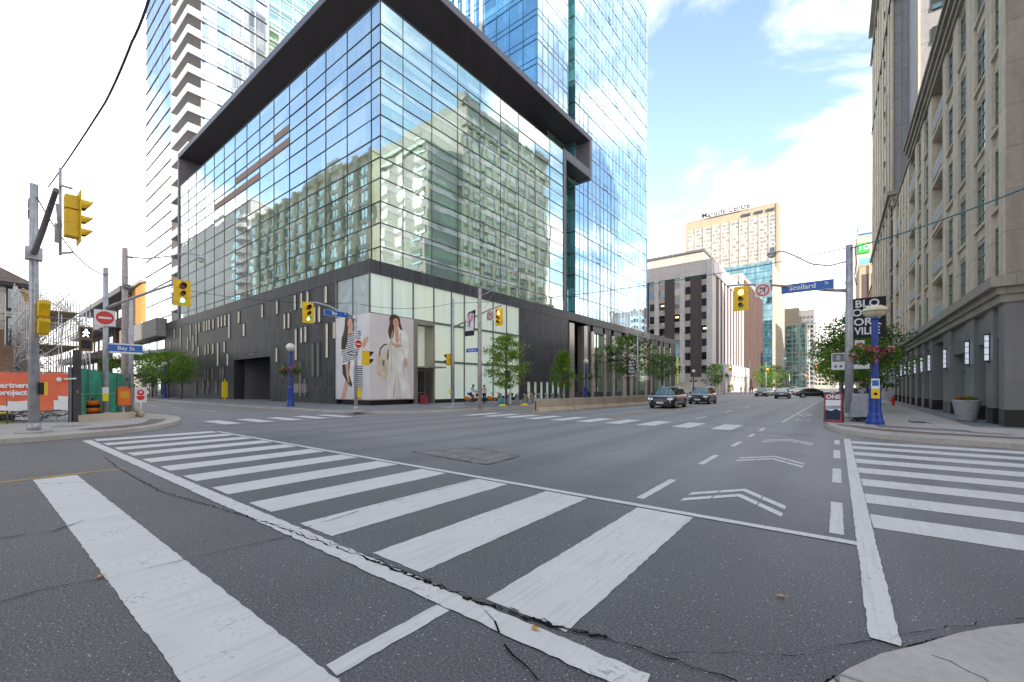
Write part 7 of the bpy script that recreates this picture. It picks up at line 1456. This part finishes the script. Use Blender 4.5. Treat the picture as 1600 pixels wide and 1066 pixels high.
text('ONE', .24, 'sign_white', t, (0, -.28+.18*1.09-.012, 1.08), (R(90-10.3), 0, 0), bold=.008)
t = thing('covered_news_boxes', 'bundle of street boxes wrapped in grey tarpaulin between the mast and the blue lamp post', 'tarpaulin', (.95, 23.6, .15)); q = random.Random(12); mb = MB(); g = {}; na, nz = 40, 12
for i in range(na):
    for j in range(nz+1):
        a = 2*math.pi*i/na; v = j/nz; sq = 1/max(abs(math.cos(a)), abs(math.sin(a)))**.75; r = (.46+.05*math.sin(a*7+v*3)+.035*math.sin(a*13-v*5))*sq*(1-.16*v+.1*(1-v)**2); g[i, j] = mb.vert((r*math.cos(a)*1.0, r*math.sin(a)*.7, .22+.98*v+.05*math.sin(a*3)*(1-abs(v-.5))))
for i in range(na):
    for j in range(nz): mb.idx((g[i, j], g[(i+1) % na, j], g[(i+1) % na, j+1], g[i, j+1]), 0, True)
mb.idx([g[i, nz] for i in range(na)]); mb.build('tarpaulin_cover', 'tarp', t); mb = MB()
for x in (-.3, 0, .3): mb.disc((x, -.2, .14), (1, 0, 0), .13, 12, .05)
mb.box(-.4, .4, -.25, .25, .1, .3); mb.tube([(-.5, -.25, .03), (-.3, -.3, .2), (-.1, -.35, .03)], .02, 5); mb.build('box_legs', 'visor_black', t); mb = MB(); mb.tube([(-.45*math.cos(a*.35)-.05, -.34-.0*math.sin(a), .75+.02*math.sin(a*3)) for a in range(9)], .01, 5); mb.build('tie_rope', 'mesh_white', t)
t = thing('stone_planter', 'big ribbed grey bowl planter with red flowers against the granite piers of the limestone block', 'planter', (4.5, 26.9, .15)); t.scale = (.84, .84, .9); mb = MB(); prof = [(.32, 0), (.36, .05)]
for k in range(12): prof += [(.37+.013*k+.012, .08+.075*k), (.375+.013*k-.004, .115+.075*k)]
prof += [(.56, 1.0), (.5, 1.04), (.46, .98)]; mb.lathe(prof, (0, 0, 0), 26); mb.build('bowl', 'planter', t); mb = MB(); mb.disc((0, 0, .96), (0, 0, 1), .47, 18, .02); mb.build('soil', 'soil', t)
q = random.Random(13); mb = MB(); mb.nomerge = 1; mb.norecalc = 1; foliage_blob(mb, (0, 0, 1.06), .48, 420, q, .06, (0, 1), .35); mb.build('leaves', ['leaf_dark', 'leaf_green'], t); mb = MB(); mb.nomerge = 1; mb.norecalc = 1; foliage_blob(mb, (-.14, -.12, 1.12), .34, 110, q, .04, (0,), .3); mb.build('flowers', ['petal_orange'], t)
t = thing('fire_hydrant', 'red fire hydrant on the right pavement near the granite piers', 'hydrant', (3.6, 46, .15)); mb = MB(); mb.lathe([(.16, 0), (.16, .05), (.1, .07), (.1, .5), (.13, .52), (.12, .62), (.04, .72), (.03, .78)], (0, 0, 0), 14); mb.build('hydrant_body', 'sign_red', t); mb = MB(); mb.disc((-.2, 0, .4), (1, 0, 0), .05, 10, .4); mb.build('outlet', 'sign_red', t)
mb = MB(); mb.tube([(0, 0, .02), (.25, .05, .03), (.45, .03, .02)], .025, 6); mb.tube([(0, 0, .02), (-.08, .06, .09)], .02, 5); tag(mb.build('broken_branch', 'bark', loc=(2.5, 24.6, .15)), 'small dark broken branch on the right pavement', 'branch')
t = thing('vertical_banner', 'tall lime and teal banner at the far end of the hotel front', 'banner', (-28.3, 97.3, .15)); mb = MB(); mb.box(-.05, .05, -.7, .7, 2.3, 8.3); mb.build('banner_cloth', 'lime', t); mb = MB(); mb.box(-.06, .06, -.7, .7, 8.3, 10.8); mb.build('banner_head', 'banner_teal', t); mb = MB(); mb.tube([(0, -.8, 0), (0, -.8, 11)], .05, 6); mb.build('banner_pole', 'galv', t)
t = thing('small_banner', 'small black neighbourhood banner on the lamp column beside the first black SUV', 'banner', (-20.95, 52.4, .15)); mb = MB(); mb.box(-.5, .5, -.02, .02, 3.1, 5.0); mb.bar((-.5, 0, 5.0), (.75, 0, 5.0), .03, .03); mb.build('banner_cloth', 'banner_black', t)
for i, w in enumerate(('BLO', 'OR-Y', 'ORK', 'VILLE')): text(w, .42, 'sign_white', t, (0, -.03, 4.72-.42*i), TX['-y'], bold=.012, sx=.85)
